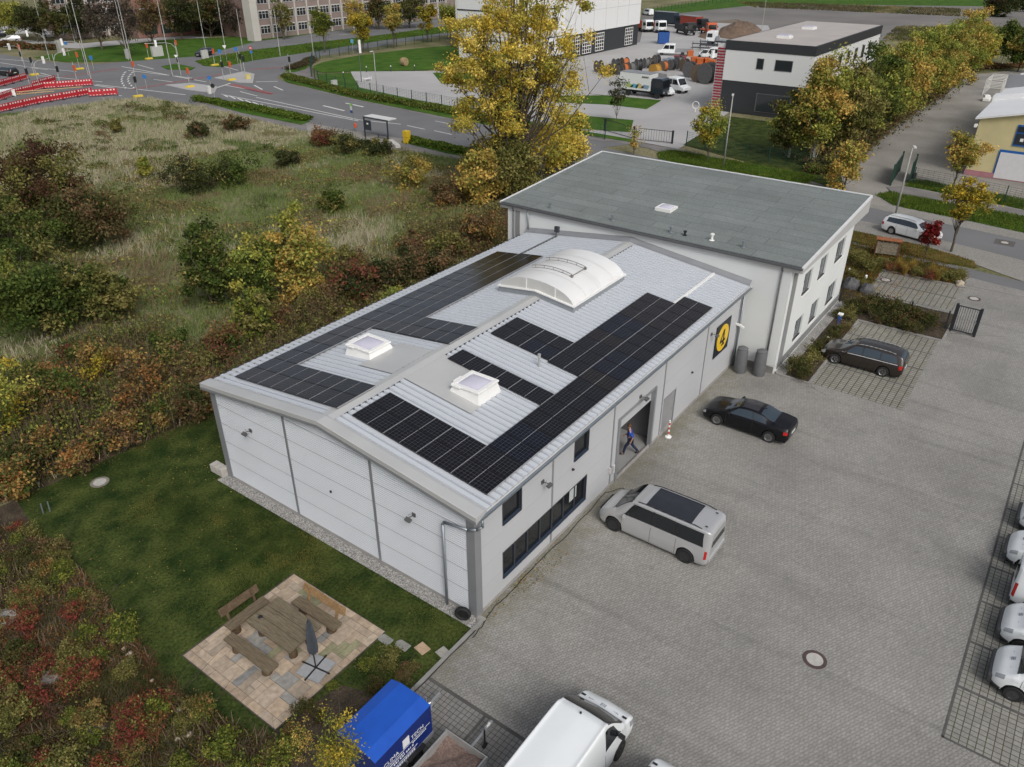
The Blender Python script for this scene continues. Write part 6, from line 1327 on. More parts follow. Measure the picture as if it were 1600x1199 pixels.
for k, (u, v, h, lab) in enumerate([(144, 130, 13.5, 'tall slim mast beside the red barrier end'), (209, 111, 13, 'tall slim mast in the middle of the crossing'), (270, 120, 12.5, 'tall slim mast at the grassy islet of the crossing'), (72, 68, 11, 'slim lamp mast before the parked cars'), (201, 94, 12, 'slim lamp mast on the verge under the bare trees'), (322, 80, 10, 'slim lamp mast on the green median, crossing end'), (352, 76, 11, 'slim lamp mast farther along the green median'), (379, 75, 8, 'short lamp mast on the green median'), (438, 88, 9, 'lamp mast on the median before the brick block'), (490, 86, 8, 'lamp mast beside the bend of the green fence'), (117, 66, 9, 'slim mast in front of the oblique brick block'), (600, 42, 7, 'lamp mast before the long brick block')]):
    mast(u, v, h, lab, 0, 0, False, r=.08, name='lamp_mast')
def temp_signal(u, v, label, cov=True): mast(u, v, 3.2, label, 0, 0, True, cov, True, .05)
temp_signal(297, 137, 'covered orange signal on a yellow foot on the near island'); temp_signal(362, 126, 'covered orange signal on a yellow foot on the far island'); temp_signal(233, 93, 'covered orange signal on a yellow foot on the far grass'); temp_signal(336, 103, 'covered orange signal on a yellow foot at the median tip'); temp_signal(125, 109, 'signal on a yellow foot at the wide road stop line'); temp_signal(54, 118, 'signal on a yellow foot before the red barriers', False); temp_signal(216, 152, 'yellow footed signal at the meadow edge', False); temp_signal(48, 138, 'yellow footed signal behind the red barriers', False)
mast(454, 117, 3.6, 'signal mast with a round lamp at the verge tip', 0, 0, True); mast(383, 116, 3.2, 'framed signal on the far island', 0, 0, True); mast(350, 126, 3.4, 'slim signal on the far island edge', 0, 0, True); mast(378, 112, 3.5, 'signal with a dark head at the median end', 0, 0, True); mast(212, 125, 2.8, 'orange covered low signal in the crossing', 0, 0, True, True); mast(122, 132, 3.6, 'red lamp signal mast behind the barrier row', 0, 0, True, True); mast(35, 96, 3.4, 'red lamp signal on the wide road', 0, 0, True, True); mast(278, 88, 3.5, 'orange covered signal on the far kerb', 0, 0, True, True)
def sign(u, v, h, label, shape, mt, back=None):
    t = thing('traffic_sign', label, 'traffic sign', (*G(u, v), 0), YAW+math.pi/2); MB().cyl((0, 0, 0), (0, 0, h), .035, n=6).build('post', m_mast, t)
    if shape == 'disc': MB().lathe([(0, -.02), (.33, -.02), (.33, .02), (0, .02)], (0, .06, h), 'y', 18).build('plate', mt, t)
    elif shape == 'tri': MB().add([(-.4, .04, h+.3), (.4, .04, h+.3), (0, .04, h-.4), (-.4, .08, h+.3), (.4, .08, h+.3), (0, .08, h-.4)], [(0, 1, 2), (5, 4, 3), (0, 3, 4, 1), (1, 4, 5, 2), (2, 5, 3, 0)]).build('plate', mt, t)
    else: MB().box(-.3, .3, .03, .07, h-.35, h+.35).build('plate', mt, t)
    return t
t = sign(395, 97, 2.6, 'round red no entry sign with a blue disc below on the median', 'disc', m_sred); MB().box(-.2, .2, .085, .1, 2.53, 2.67).build('bar', m_gloss_w, t); MB().lathe([(0, -.02), (.28, -.02), (.28, .02), (0, .02)], (0, .06, 1.85), 'y', 16).build('lower_plate', m_sblue, t)
sign(347, 104, 2.7, 'blue square sign over a white triangle at the median end', 'box', m_sblue); sign(355, 98, 2.9, 'white triangular sign with a blue disc at the median end', 'tri', m_gloss_w); sign(108, 88, 2.6, 'blue sign on the verge before the grass', 'box', m_sblue); sign(147, 110, 2.2, 'blue direction sign on the crossing', 'box', m_sblue); sign(230, 140, 2.0, 'round blue sign on a white base by the cycle crossing', 'disc', m_sblue); sign(331, 144, 2.2, 'round blue sign with a white bollard on the near island', 'disc', m_sblue); sign(280, 110, 2.4, 'white triangular sign at the grassy islet', 'tri', m_gloss_w); sign(552, 85, 2.6, 'pale blue sign plate behind the depot fence', 'box', M('sign_cyan', (.08, .28, .42), .5, .03)); sign(372, 99, 2.6, 'blue box sign on the green median', 'box', m_sblue); sign(337, 160, 2.4, 'dark round sign back at the hedge tip', 'disc', m_sig)
cabinet(328, 147, 'white bollard base beside the round blue sign', (.5, .4, 1.1), (.6, .6, .58)); cabinet(388, 124, 'yellow and white chevron block on the far island', (.8, .5, .8), (.58, .50, .20))
# red and white barriers: each run of boards is one row, every segment its own thing
m_bred = M('barrier_red', (.42, .015, .025), .5, .05); m_bwhite = M('barrier_white', (.62, .58, .56), .5, .05)
def barrier(p, q, label):
    a, c = Vector((*p, 0)), Vector((*q, 0)); d = c-a; L_ = d.length; t = thing('barrier', label, 'barrier', a, math.atan2(d.y, d.x), 'red and white barriers round the road works')
    MB().box(.02, L_-.02, -.04, .04, .15, 1.1).build('board', m_bred, t); b = MB(); n = max(2, int(L_/.45))
    for k in range(n): b.box(.1+k*(L_-.2)/n, .1+(k+.5)*(L_-.2)/n, -.055, .055, .80, 1.02).box(.1+k*(L_-.2)/n, .1+(k+.45)*(L_-.2)/n, -.055, .055, .22, .32)
    b.build('stripes', m_bwhite, t); MB().box(.0, .12, -.25, .25, 0, .12).build('foot', m_frame, t); MB().box(L_-.12, L_, -.25, .25, 0, .12).build('foot', m_frame, t)
def barrier_row(pts, step, desc):
    k = 0
    for (u0, v0), (u1, v1) in zip(pts[:-1], pts[1:]):
        p, q = Vector(G(u0, v0)), Vector(G(u1, v1)); n = max(1, round((q-p).length/step))
        for i in range(n): barrier(tuple(p+(q-p)*i/n), tuple(p+(q-p)*(i+1)/n), f'red white barrier, {ORD[min(k, 23)]} board of the {desc}'); k += 1
barrier_row([(-6, 178), (60, 163), (100, 156), (145, 148)], 2.2, 'front row by the meadow'); barrier_row([(140, 152), (185, 149)], 2.2, 'short row by the crossing')
barrier_row([(-5, 160), (20, 151), (70, 139), (90, 138), (146, 134)], 2.4, 'middle row round the pit'); barrier_row([(-5, 138), (45, 124)], 2.4, 'rear row on the wide road'); barrier_row([(52, 138), (88, 128)], 2.4, 'slanting row behind the pit')
b = MB(); 
for (u0, v0, u1, v1) in ((20, 150, 130, 141), (26, 153, 86, 148)): x0, y0 = G(u0, v0); x1, y1 = G(u1, v1); b.cyl((x0, y0, .5), (x1, y1, .5), .09, n=6)
tag(b.build('timber_beams', M('beam_wood', (.40, .28, .15), .8, .1)), 'pale timber beams lying across the red road works pit', 'beams')
tag(MB().prism(GP([(20, 155), (140, 139), (142, 146), (30, 160)]), -.02, .04).build('excavation', m_dirt), None, None, None, 'structure')
o = MB().box(-1.3, 1.3, -.8, .8, 0, .9).box(-1.35, 1.35, -.85, .85, .9, 1.0).build('site_box', m_gloss_w); o.location = (*G(9, 151), 0); o.rotation_euler = (0, 0, rad(170)); tag(o, 'white lidded box beside the road works', 'box')
# far parked cars
estate('dark people carrier like car driving beside the green median', (*G(328, 88),), math.atan2(2, -7) , paint('far_black', (.012, .012, .014))) if False else None
x, y = G(325, 88); estate('dark estate car driving towards the crossing beside the median', (x, y+1.0), math.atan2(*(np.array(G(300, 92))-np.array(G(345, 83)))[::-1]), paint('far_black', (.012, .012, .014)))
x, y = G(80, 59); estate('silver car parked before the oblique brick block', (x, y), rad(160), paint('far_silver', (.40, .41, .42), .3)); x, y = G(18, 66); estate('pale car parked beside the dark one at the picture edge', (x, y), rad(150), paint('far_silver', (.40, .41, .42), .3)); x, y = G(8, 57); estate('dark blue car parked under the yellow green tree', (x, y), rad(150), paint('far_blue', (.02, .03, .05)))
x, y = G(12, 118); estate('dark car waiting behind the rear barrier row', (x, y), rad(100), paint('far_black', (.012, .012, .014)))

# ------------------------------------------------------------------ lorries, vans and stock in the depot yard
m_chass = M('chassis', (.04, .04, .042), .7, .1)
def lorry(label, pos, rz, cabm, boxm, Lb=6.0, Hb=2.5, art=False, kind='box', cat='lorry', name='lorry'):
    t = thing(name, label, cat, (*pos, 0), rz)
    MB().box(-Lb+.2, 2.0, -.45, .45, .55, .9).build('chassis', m_chass, t)
    c = MB(); pr = [(.0, .75), (2.0, .75), (2.08, 1.4), (1.95, 2.7), (1.7, 2.95), (.15, 2.95), (.0, 2.8)]; c.add([(x, -1.2, z) for x, z in pr]+[(x, 1.2, z) for x, z in pr], [tuple(range(7)), tuple(range(13, 6, -1))]+[(i, i+7, (i+1) % 7+7, (i+1) % 7) for i in range(7)])
    cb = c.build('cab', cabm, t, bevel=.06); MB().add([(2.092, -1.05, 1.5), (2.092, 1.05, 1.5), (1.99, 1.0, 2.55), (1.99, -1.0, 2.55)], [(0, 1, 2, 3)]).build('windscreen', m_cglass, t)
    for s_ in (1, -1): MB().add([(.6, s_*1.21, 1.6), (1.85, s_*1.21, 1.6), (1.75, s_*1.21, 2.45), (.6, s_*1.21, 2.45)], [(0, 1, 2, 3)]).build('side_window', m_cglass, t); MB().obox((2.0, s_*1.35, 2.1), (.1, .2, .4)).build('mirror', m_black, t); MB().box(2.05, 2.12, s_*.75-.2, s_*.75+.2, .85, 1.05).build('headlight', m_head, t)
    if kind == 'box':
        MB().box(-Lb, -.15, -1.24, 1.24, .98, .98+Hb).build('cargo_box', boxm, t, bevel=.03); MB().box(-Lb-.02, -.13, -1.26, 1.26, .95+Hb, 1.0+Hb).build('box_edge', m_trim, t)
        if art:
            for s_ in (1, -1):
                rs = random.Random(4); o_ = MB(); cs = [(.35, .42, .16), (.12, .33, .45), (.5, .42, .2), (.2, .3, .4)]
                for k in range(4): x = -4.6+k*.95; ob = MB().add([(x, s_*1.246, 1.35), (x+1.2, s_*1.246, 1.2), (x+1.5, s_*1.246, 1.6+.2*(k % 2)), (x+.5, s_*1.246, 2.1-.2*(k % 2))], [(0, 1, 2, 3)]).build('box_graphic', M('graphic_%d' % k, cs[k], .5, .15, 3), t)
                b_ = MB(); [b_.box(-1.7+k*.2, -1.55+k*.2, s_*1.245, s_*1.255, 2.85, 3.1) for k in range(6)]; b_.build('lettering', m_frame, t)
    elif kind == 'tip': MB().box(-Lb, -.3, -1.2, 1.2, 1.0, 1.12).box(-Lb, -.3, -1.2, -1.12, 1.12, 2.3).box(-Lb, -.3, 1.12, 1.2, 1.12, 2.3).box(-.4, -.3, -1.12, 1.12, 1.12, 2.7).box(-Lb, -Lb+.1, -1.12, 1.12, 1.12, 2.1).build('tipper_body', boxm, t)
    else: MB().box(-Lb, -.3, -1.2, 1.2, .95, 1.08).box(-.4, -.3, -1.2, 1.2, 1.08, 1.9).build('flatbed', boxm, t)
    wheels(t, (1.1, -Lb+1.6), 1.2, .46, m_steelW, 6, .28)
    if Lb > 6.5:
        pass
    return t
lorry('white box lorry with a navy cab and a colourful flank picture', (101.3, 44.4), rad(-90), paint('navy', (.012, .018, .03)), m_wpanel, 5.6, 2.5, True)
bpy.data.objects[-1] if False else None
# small vans of the yard
def crewvan(x, y, rz, label, box=None, flat=False):
    t, B = car('delivery_van', label, 'van', sk, (-1.35, 1.38), (x, y), rz, white, R_=.36, wr=.33, rim=m_steelW, spokes=6, wind=(.78, 1.34, 4.15), sides=[(.1, 1.15, 3.15, 3.82, 0, -.42), (-1.7, .0, 3.15, 3.85, 0, 0)], mirror_x=.95, extra=m_black, lower=m_bump, head=(1.78, 2.04, 2.5, 3.35))
    return t
x, y = G(1046, 150); crewvan(x, y+1.5, rad(-95), 'small white van between the box lorry and the grey boxed pick-up')
def pickup(x, y, rz, label, box=False):
    t = thing('pick_up', label, 'pick-up', (x, y, 0), rz); c = MB(); pr = [(-1.0, .5), (2.6, .5), (2.6, .95), (1.75, 1.2), (1.15, 2.2), (.9, 2.3), (-.9, 2.3), (-1.0, 2.2)]; k = len(pr)
    c.add([(a, -.98, z) for a, z in pr]+[(a, .98, z) for a, z in pr], [tuple(range(k)), tuple(range(2*k-1, k-1, -1))]+[(i, i+k, (i+1) % k+k, (i+1) % k) for i in range(k)]); c.build('cab', white, t, bevel=.07)
    MB().add([(1.73, -.85, 1.27), (1.73, .85, 1.27), (1.21, .8, 2.15), (1.21, -.8, 2.15)], [(0, 1, 2, 3)]).build('windscreen', m_cglass, t)
    for s_ in (1, -1):
        MB().add([(.25, s_*.99, 1.3), (1.5, s_*.99, 1.3), (1.05, s_*.99, 2.05), (.25, s_*.99, 2.05)], [(0, 1, 2, 3)]).build('side_window', m_cglass, t); MB().add([(-.8, s_*.99, 1.3), (.15, s_*.99, 1.3), (.15, s_*.99, 2.05), (-.8, s_*.99, 2.05)], [(0, 1, 2, 3)]).build('side_window', m_cglass, t)
    MB().box(-4.0, -1.05, -1.0, 1.0, .75, .9).box(-4.0, -1.05, -1.0, -.96, .9, 1.25).box(-4.0, -1.05, .96, 1.0, .9, 1.25).build('load_bed', m_trim, t)
    if box: MB().box(-4.0, -1.05, -1.0, 1.0, 1.25, 2.7).build('tarpaulin', M('tarp_grey', (.33, .32, .31), .7, .1, 1), t, bevel=.04)
    wheels(t, (1.7, -2.6), .98, .36, m_steelW, 6, .24); return t
x, y = G(1075, 145); pickup(x-.5, y+2.2, rad(-105), 'white crew cab pick-up with a grey tarpaulin box', True)
x, y = G(1040, 88); pickup(x+2, y, rad(112), 'white crew cab pick-up across the yard before the lorries')
x, y = G(1120, 98); pickup(x+4, y+2, rad(100), 'white flat vehicle with steel racks beside the clad office')
lorry('white cab lorry parked nearest the depot hall', G(1008, 50), rad(-120), white, m_or, 6, 2.2, False, 'tip'); lorry('white cab lorry with an orange body in the lorry row', G(1028, 51), rad(-122), white, m_or, 6, 2.4, False, 'tip'); lorry('lorry with a long dark box body at the back of the row', G(1056, 42), rad(-100), M('navy_cab', (.02, .03, .05), .4, .05), M('dark_box', (.03, .045, .06), .5, .1), 7, 2.6); lorry('black cab lorry with black tipper body and orange arm', G(1075, 55), rad(-130), M('blk_cab', (.015, .015, .017), .4, .05), m_frame, 6, 2.4, False, 'tip'); lorry('dark lorry with a red panelled body behind the black one', G(1092, 48), rad(-110), M('blk_cab', (.015, .015, .017), .4, .05), M('red_body', (.3, .05, .03), .5, .1), 6, 2.4, False, 'box'); lorry('white lorry reversing near the soil heap', G(1118, 70), rad(95), white, m_trim, 5, 2.4, False, 'flat')
o = MB().box(-1.5, 1.5, -1.2, 1.2, .1, 2.6); [o.box(-1.54, 1.54, -1.24, 1.24, z, z+.1) for z in (.1, 1.3, 2.5)]; [o.box(x-.04, x+.04, -1.25, 1.25, .1, 2.6) for x in (-1.48, -.7, 0, .7, 1.48)]
o = o.build('blue_container', M('container_blue', (.012, .07, .27), .5, .1, 2)); o.location = (*G(1036, 68), 0); o.rotation_euler = (0, 0, rad(30)); tag(o, 'blue steel container standing before the lorry row', 'container')
lorry('low orange trailer bed standing beside the soil heap', G(1108, 55), rad(-140), m_or, m_or, 5, 2.4, False, 'flat')
x, y = G(1105, 92); crewvan(x, y, rad(70), 'white van parked among the orange skips')
x, y = G(1012, 24); crewvan(x, y, rad(60), 'pale van parked beyond the lorry row')
# soil heap
def heap(pts, h, name, label, m):
    cx = sum(p[0] for p in pts)/len(pts); cy = sum(p[1] for p in pts)/len(pts); n = 20; g = []
    for i in range(n+1):
        row = []
        for j in range(len(pts)+1):
            p = pts[j % len(pts)]; f = i/n; x, y = cx+(p[0]-cx)*f, cy+(p[1]-cy)*f; z = h*(1-f**1.5)*(1+.25*math.sin(x*1.3+y))
            row.append((x, y, z if i < n else -.1))
        g.append(row)
    return tag(MB().grid(np.array(g)).build(name, m, smooth=True), label, 'heap')
heap(GP([(1118, 58), (1125, 45), (1150, 35), (1180, 38), (1192, 48), (1170, 58), (1140, 62)]), 1.9, 'soil_heap', 'brown soil heap beyond the clad office', M('soil', (.14, .095, .065), .95, .25, .6, bump=.8, bscale=3, fine=.3))
heap(GP([(1090, 58), (1096, 52), (1120, 50), (1122, 58), (1105, 62)]), 1.0, 'soil_heap', 'low brown soil heap beside the lorries', MATS['soil'])
# cable drums
dm = [M('drum_black', (.018, .018, .02), .6, .1, 3), M('drum_orange', (.45, .12, .03), .6, .1, 3), M('drum_wood', (.16, .12, .085), .9, .2, 4), M('drum_grey', (.12, .12, .12), .8, .15, 4), M('drum_yellow', (.42, .23, .04), .6, .1, 3)]
def drum(u, v, r, wd, rz, flm, cbm, label):
    x, y = G(u, v); t = thing('cable_drum', label, 'cable drum', (x, y, 0), rz, 'cable drums in the depot yard')
    for s_ in (-1, 1): MB().lathe([(.12, s_*wd/2-.03), (r, s_*wd/2-.03), (r, s_*wd/2+.03), (.12, s_*wd/2+.03)], (0, 0, r), 'y', 20).build('flange', flm, t)
    MB().lathe([(r*.8, -wd/2+.03), (r*.8, wd/2-.03)], (0, 0, r), 'y', 20).build('cable_winding', cbm, t)
DR = [(935, 113, 1.1, 1.0, 60, 2, 0), (945, 118, .9, .9, 62, 2, 1), (956, 117, 1.0, 1.0, 60, 2, 0), (966, 117, .9, .9, 70, 3, 0), (975, 116, 1.0, .9, 66, 2, 1), (962, 108, 1.0, 1.0, 58, 3, 0), (975, 108, 1.1, 1.1, 60, 2, 1), (985, 116, 1.1, 1.0, 64, 3, 3), (997, 112, 1.2, .9, 50, 3, 0), (1009, 107, 1.0, .8, 52, 3, 3), (1017, 104, .9, .8, 50, 2, 0), (1025, 102, 1.0, .8, 66, 3, 0), (1023, 119, 1.1, 1.2, 75, 4, 4), (1036, 112, 1.0, 1.0, 72, 2, 1), (1049, 110, 1.0, 1.0, 70, 3, 0), (1060, 108, 1.2, 1.0, 60, 3, 3), (1069, 112, 1.2, 1.0, 60, 2, 0), (1077, 121, 1.4, 1.1, 75, 3, 0), (1104, 131, 1.8, 1.6, 70, 3, 0), (1088, 128, 1.5, .6, 70, 2, 3), (1110, 118, 1.2, 1.0, 60, 3, 0)]
nm = {0: 'black', 1: 'orange', 2: 'brown', 3: 'grey', 4: 'yellow'}
for k, (u, v, r, wd, rz, f_, c_) in enumerate(DR): drum(u, v, r*.95, wd, rad(rz), dm[f_], dm[c_], f'cable drum with {nm[f_]} flanges and {nm[c_]} winding, {ORD[k]} counted from the hall end')
def skip(u, v, m, label, s=(1.8, 1.2, 1.1), rz=30):
    t = thing('skip', label, 'skip', (*G(u, v), 0), rad(rz)); a, c, h = s; MB().add([(-a/2*.8, -c/2, 0), (a/2*.8, -c/2, 0), (a/2*.8, c/2, 0), (-a/2*.8, c/2, 0), (-a/2, -c/2, h), (a/2, -c/2, h), (a/2, c/2, h), (-a/2, c/2, h)], [(0, 3, 2, 1), (0, 1, 5, 4), (1, 2, 6, 5), (2, 3, 7, 6), (3, 0, 4, 7)]).build('tub', m, t); MB().box(-a/2-.04, a/2+.04, -c/2-.04, c/2+.04, h-.08, h).build('rim', m, t)
m_sk = M('skip_orange', (.52, .13, .03), .6, .1, 3)
for k, (u, v, rz) in enumerate([(1084, 98, 30), (1094, 100, 20), (1104, 100, 40), (1112, 103, 10), (1120, 108, 35), (1126, 102, 25), (1078, 88, 30)]): skip(u, v, m_sk, f'orange steel skip in the stock yard, {ORD[k]} in the cluster', rz=rz)
for k, (u, v) in enumerate([(1040, 103), (1048, 102), (1058, 98), (1066, 99)]): skip(u, v, M('crate_grey', (.22, .26, .32), .5, .1, 3) if k < 2 else M('crate_red', (.22, .04, .05), .6, .1, 3), f'{"grey blue" if k < 2 else "dark red"} crate in the stock yard, {ORD[k % 2]} of its colour', (1.6, 1.3, 1.3), 20)
for k, (u, v, wx) in enumerate([(1112, 80, 9), (1120, 76, 8), (1126, 90, 7)]):
    t = thing('steel_rack', f'{["long dark steel rack", "dark steel rack with uprights", "low dark steel rack"][k]} by the clad office', 'rack', (*G(u, v), 0), rad(100)); b = MB()
    for z in (.5, 1.3): b.box(-wx/2, wx/2, -.6, -.5, z, z+.1).box(-wx/2, wx/2, .5, .6, z, z+.1)
    for i in range(6): x = -wx/2+wx*i/5; b.box(x-.05, x+.05, -.6, .6, .4, .5).box(x-.05, x+.05, -.6, -.5, 0, 1.7)
    b.build('frame', m_frame, t)
# white tubular frames beside the yellow hall
t = thing('tube_frames', 'stack of white tubular frames beside the yellow hall', 'frames', (*G(1548, 150), 0), rad(0)); 
for k in range(5):
    b = MB(); x = k*1.6; b.tube([(x, -1.2, 0), (x, -1.2, 2.4), (x, 1.2, 2.4), (x, 1.2, 0)], .05, 5).tube([(x, -1.2, 1.2), (x, 1.2, 1.2)], .04, 5); b.tube([(x, -1.2, 2.4), (x+1.5, -1.2, 2.4)], .04, 5); b.build('frame', m_gloss_w, t)
t = thing('tarp_bundle', 'pale bundle of sheets lying beside the tubular frames', 'bundle', (*G(1541, 158), 0)); MB().box(-.8, .8, -.5, .5, 0, .5).obox((.2, .1, .65), (1.1, .8, .4), rad(20)).build('sheets', m_gloss_w, t, bevel=.1)
cabinet(1427, 279, 'small black box on the concrete drive by the gate', (.5, .4, .5), (.03, .03, .03))
# masts behind the depot
mast(1190, 48, 9, 'thin grey mast with a white camera at the gravel lot', 0, 0, False, r=.07, name='lamp_mast')
# ------------------------------------------------------------------ plants
m_leaf = MLEAF('leaf', .7, .3); m_bark = M('bark', (.09, .075, .055), .95, .25, 4, bump=.6, bscale=12); m_barkb = M('birch_bark', (.42, .40, .36), .9, .3, 3, col2=(.16, .15, .13), bump=.3, bscale=8); m_twig = M('twig', (.075, .055, .04), .95, .2, 4)
PAL = {
 'yellow': [(.46, .33, .04), (.54, .41, .06), (.32, .27, .05), (.22, .22, .04)],
 'poplar': [(.66, .50, .08), (.58, .45, .08), (.46, .40, .08), (.30, .31, .07), (.74, .58, .14)],
 'yellowgreen': [(.33, .34, .07), (.25, .30, .07), (.44, .40, .09), (.18, .23, .05)],
 'bright': [(.20, .23, .04), (.27, .27, .06), (.12, .16, .03), (.08, .10, .03)],
 'green': [(.07, .105, .025), (.095, .135, .03), (.13, .16, .04), (.05, .075, .02)],
 'dark': [(.04, .058, .02), (.055, .07, .026), (.08, .09, .03), (.065, .055, .03)],
 'olive': [(.17, .17, .05), (.23, .21, .07), (.12, .135, .04), (.27, .23, .08)],
 'orange': [(.36, .17, .06), (.26, .13, .05), (.30, .22, .08), (.17, .12, .045), (.42, .27, .09), (.14, .15, .05)],
 'birch': [(.56, .40, .11), (.46, .34, .09), (.33, .31, .08), (.60, .40, .11), (.24, .25, .06)],
 'brown': [(.18, .115, .06), (.23, .14, .07), (.13, .10, .05), (.15, .13, .06)],
 'redbrown': [(.22, .075, .05), (.16, .065, .045), (.24, .13, .06), (.15, .12, .045), (.17, .15, .05)],
 'purple': [(.085, .04, .03), (.11, .055, .035), (.08, .065, .03), (.13, .10, .04)],
 'red': [(.22, .025, .025), (.16, .02, .025), (.27, .04, .025)],
 'twiggy': [(.09, .075, .06), (.12, .095, .07), (.075, .06, .05)],
 'mixdark': [(.085, .10, .03), (.12, .115, .04), (.13, .08, .04), (.06, .075, .025)],
}
def pal_cols(p, n, mix=None):
    P = np.array(PAL[p]); c = P[rng.integers(0, len(P), n)]
    return c*rng.uniform(.7, 1.3, (n, 1))
def make_crown(n, rx, ry, rz, zc, pal, size, k=40, sig=.16, hollow=.35, pal2=None, split=None, flat=.25, cone=0.0):
    """leaf-sized faces gathered in many clumps; returns mesh and clump centres"""
    d = rng.normal(size=(k, 3)); d /= np.linalg.norm(d, axis=1)[:, None]; r = rng.uniform(hollow, 1, k)**.6
    r *= rng.uniform(.62, 1.25, k)
    cen = d*r[:, None]*np.array([rx, ry, rz])
    if cone: f = 1-cone*np.clip((cen[:, 2]/rz+1)/2, 0, 1); cen[:, 0] *= f; cen[:, 1] *= f
    cen[:, 2] += zc; w_ = rng.uniform(.4, 1.6, k); w_ /= w_.sum(); idx = rng.choice(k, n, p=w_)
    s = sig*(rx+ry+rz)/3*rng.uniform(.6, 1.35, k)
    p = cen[idx]+rng.normal(size=(n, 3))*s[idx][:, None]*np.array([1, 1, .75])
    P = np.array(PAL[pal]); ci = rng.integers(0, len(P), k); c = np.where((rng.uniform(size=n) < .6)[:, None], P[ci[idx]], P[rng.integers(0, len(P), n)])
    if pal2:
        q = np.array(PAL[pal2]); g = split(p) if split else (rng.uniform(size=k) < .35)[idx]
        c = np.where(g[:, None], q[rng.integers(0, len(q), n)], c)
    c = c*rng.uniform(.65, 1.3, (n, 1)); p[:, 2] = np.maximum(p[:, 2], .06)
    return quads_mesh('crown', leaves(p, size, c), c, m_leaf), cen
def make_wood(H, r, cen, nl, mat, base=0.1, lean=0.0, fork=.45, rb=.022, multi=1):
    b = MB(); rs = rng; top = np.array([lean*H, 0, H*.92])
    for q in range(multi):
        off = np.array([rs.normal()*.18*(multi > 1), rs.normal()*.18*(multi > 1), 0]); pts = []; nseg = 7
        for i in range(nseg+1):
            f = i/nseg; pts.append(top*f+off*(1+f*4)+np.array([rs.normal()*.02*H*f, rs.normal()*.02*H*f, 0]))
        for i in range(nseg): b.cyl(pts[i], pts[i+1], r*(1-i/nseg*.85)/math.sqrt(multi), r*(1-(i+1)/nseg*.85)/math.sqrt(multi), 8, caps=False)
        sel = rs.permutation(len(cen))[:max(1, nl//multi)]
        for j in sel:
            c = cen[j]; f = np.clip(rs.uniform(fork*.6, .95)*c[2]/max(H, .1), .12, .9); a = pts[min(int(f*nseg), nseg-1)]; m_ = (a*.45+c*.55)+np.array([0, 0, -.06*H]); rr = r*.34*(1-f*.6)
            b.cyl(a, m_, rr, rr*.6, 5, caps=False); b.cyl(m_, c, rr*.6, rr*.15, 4, caps=False)
            for _ in range(2): e = c+rs.normal(size=3)*.07*H; b.cyl(m_*.4+c*.6, e, rr*.25, rr*.06, 3, caps=False)
    return b.build('trunk', mat)
def tree(name, label, cat, u, v, vtop, hwpx, pal, n, size, group=None, pal2=None, split=None, bark=None, zb=.25, k=40, sig=.16, trunk=True, nl=22, H=None, hw=None, cone=0.0, r=None, multi=1, pos=None, lean=0, hollow=.35, z0=0.0, depthf=1.0):
    x, y = pos if pos else G(u, v); H = H or max(.4, height(x, y, vtop)); R = hw or hwpx*depth(x, y, H/2)/FPX
    t = thing(name, label, cat, (x, y, z0), 0, group); rz = H*(1-zb)/2; zc = H-rz
    me, cen = make_crown(n, R*.86, R*.86*depthf, rz*.90, zc-.02*H, pal, size, k, sig, pal2=pal2, split=split, cone=cone, hollow=hollow)
    obj_from(me, 'crown', t)
    if trunk:
        w_ = make_wood(H, r or max(.03, H*.018), cen, nl, bark or m_bark, lean=lean, multi=multi); w_.parent = t
    return t
# the great poplar behind the office
tree('poplar', 'tall spreading yellow poplar between the office and the street', 'tree', 805, 292, -120, 140, 'poplar', 52000, .125, bark=m_bark, zb=.08, k=230, sig=.052, nl=130, r=.36, multi=5, hollow=.25)
for i, (u, v, vt, hw, p, lab) in enumerate([(752, 318, 235, 40, 'birch', 'orange brown thicket at the foot of the tall poplar, meadow side'), (800, 310, 222, 55, 'olive', 'dark green thicket under the tall poplar'), (850, 280, 185, 60, 'poplar', 'yellow green undergrowth below the tall poplar, street side'), (880, 262, 150, 45, 'poplar', 'yellow side tree beside the tall poplar towards the sliding gate'), (765, 285, 210, 50, 'olive', 'olive undergrowth before the street verge under the poplar')]):
    tree('thicket', lab, 'shrub', u, v, vt, hw, p, 7000, .16, k=40, sig=.17, zb=.05, nl=10, multi=2)
# row of trees along the concrete drive
row = [(1268, 258, 62, 44, 'birch', 'birch with an orange crown at the near end of the row by the drive', m_barkb), (1232, 246, 140, 34, 'olive', 'drooping green birch before the charcoal clad office', m_barkb), (1318, 246, 88, 52, 'olive', 'broad olive tree, second in the row by the drive', m_bark), (1352, 222, 66, 50, 'green', 'dark green tree, third in the row by the drive', m_bark), (1386, 200, 48, 46, 'birch', 'tall olive tree in the middle of the row by the drive', m_bark), (1412, 184, 42, 40, 'yellowgreen', 'yellow green tree past the middle of the row by the drive', m_bark), (1442, 166, 32, 40, 'yellowgreen', 'dense green tree before the golden one', m_bark), (1466, 152, 26, 44, 'birch', 'large golden orange tree in the row by the drive', m_bark), (1500, 132, 22, 40, 'yellowgreen', 'yellow green tree beyond the golden one', m_bark), (1525, 112, 40, 26, 'yellow', 'bright yellow rounded tree at the far end of the row', m_bark), (1505, 100, 12, 34, 'birch', 'orange tinged tree standing behind the bright yellow one', m_bark)]
for (u, v, vt, hw, p, lab, bk) in row: tree('row_tree', lab, 'tree', u, v, vt, hw, p, 15000, .16, bark=bk, zb=.06, k=80, sig=.12, nl=16, group='trees along the concrete drive', pal2='yellowgreen' if p != 'yellowgreen' else 'birch')
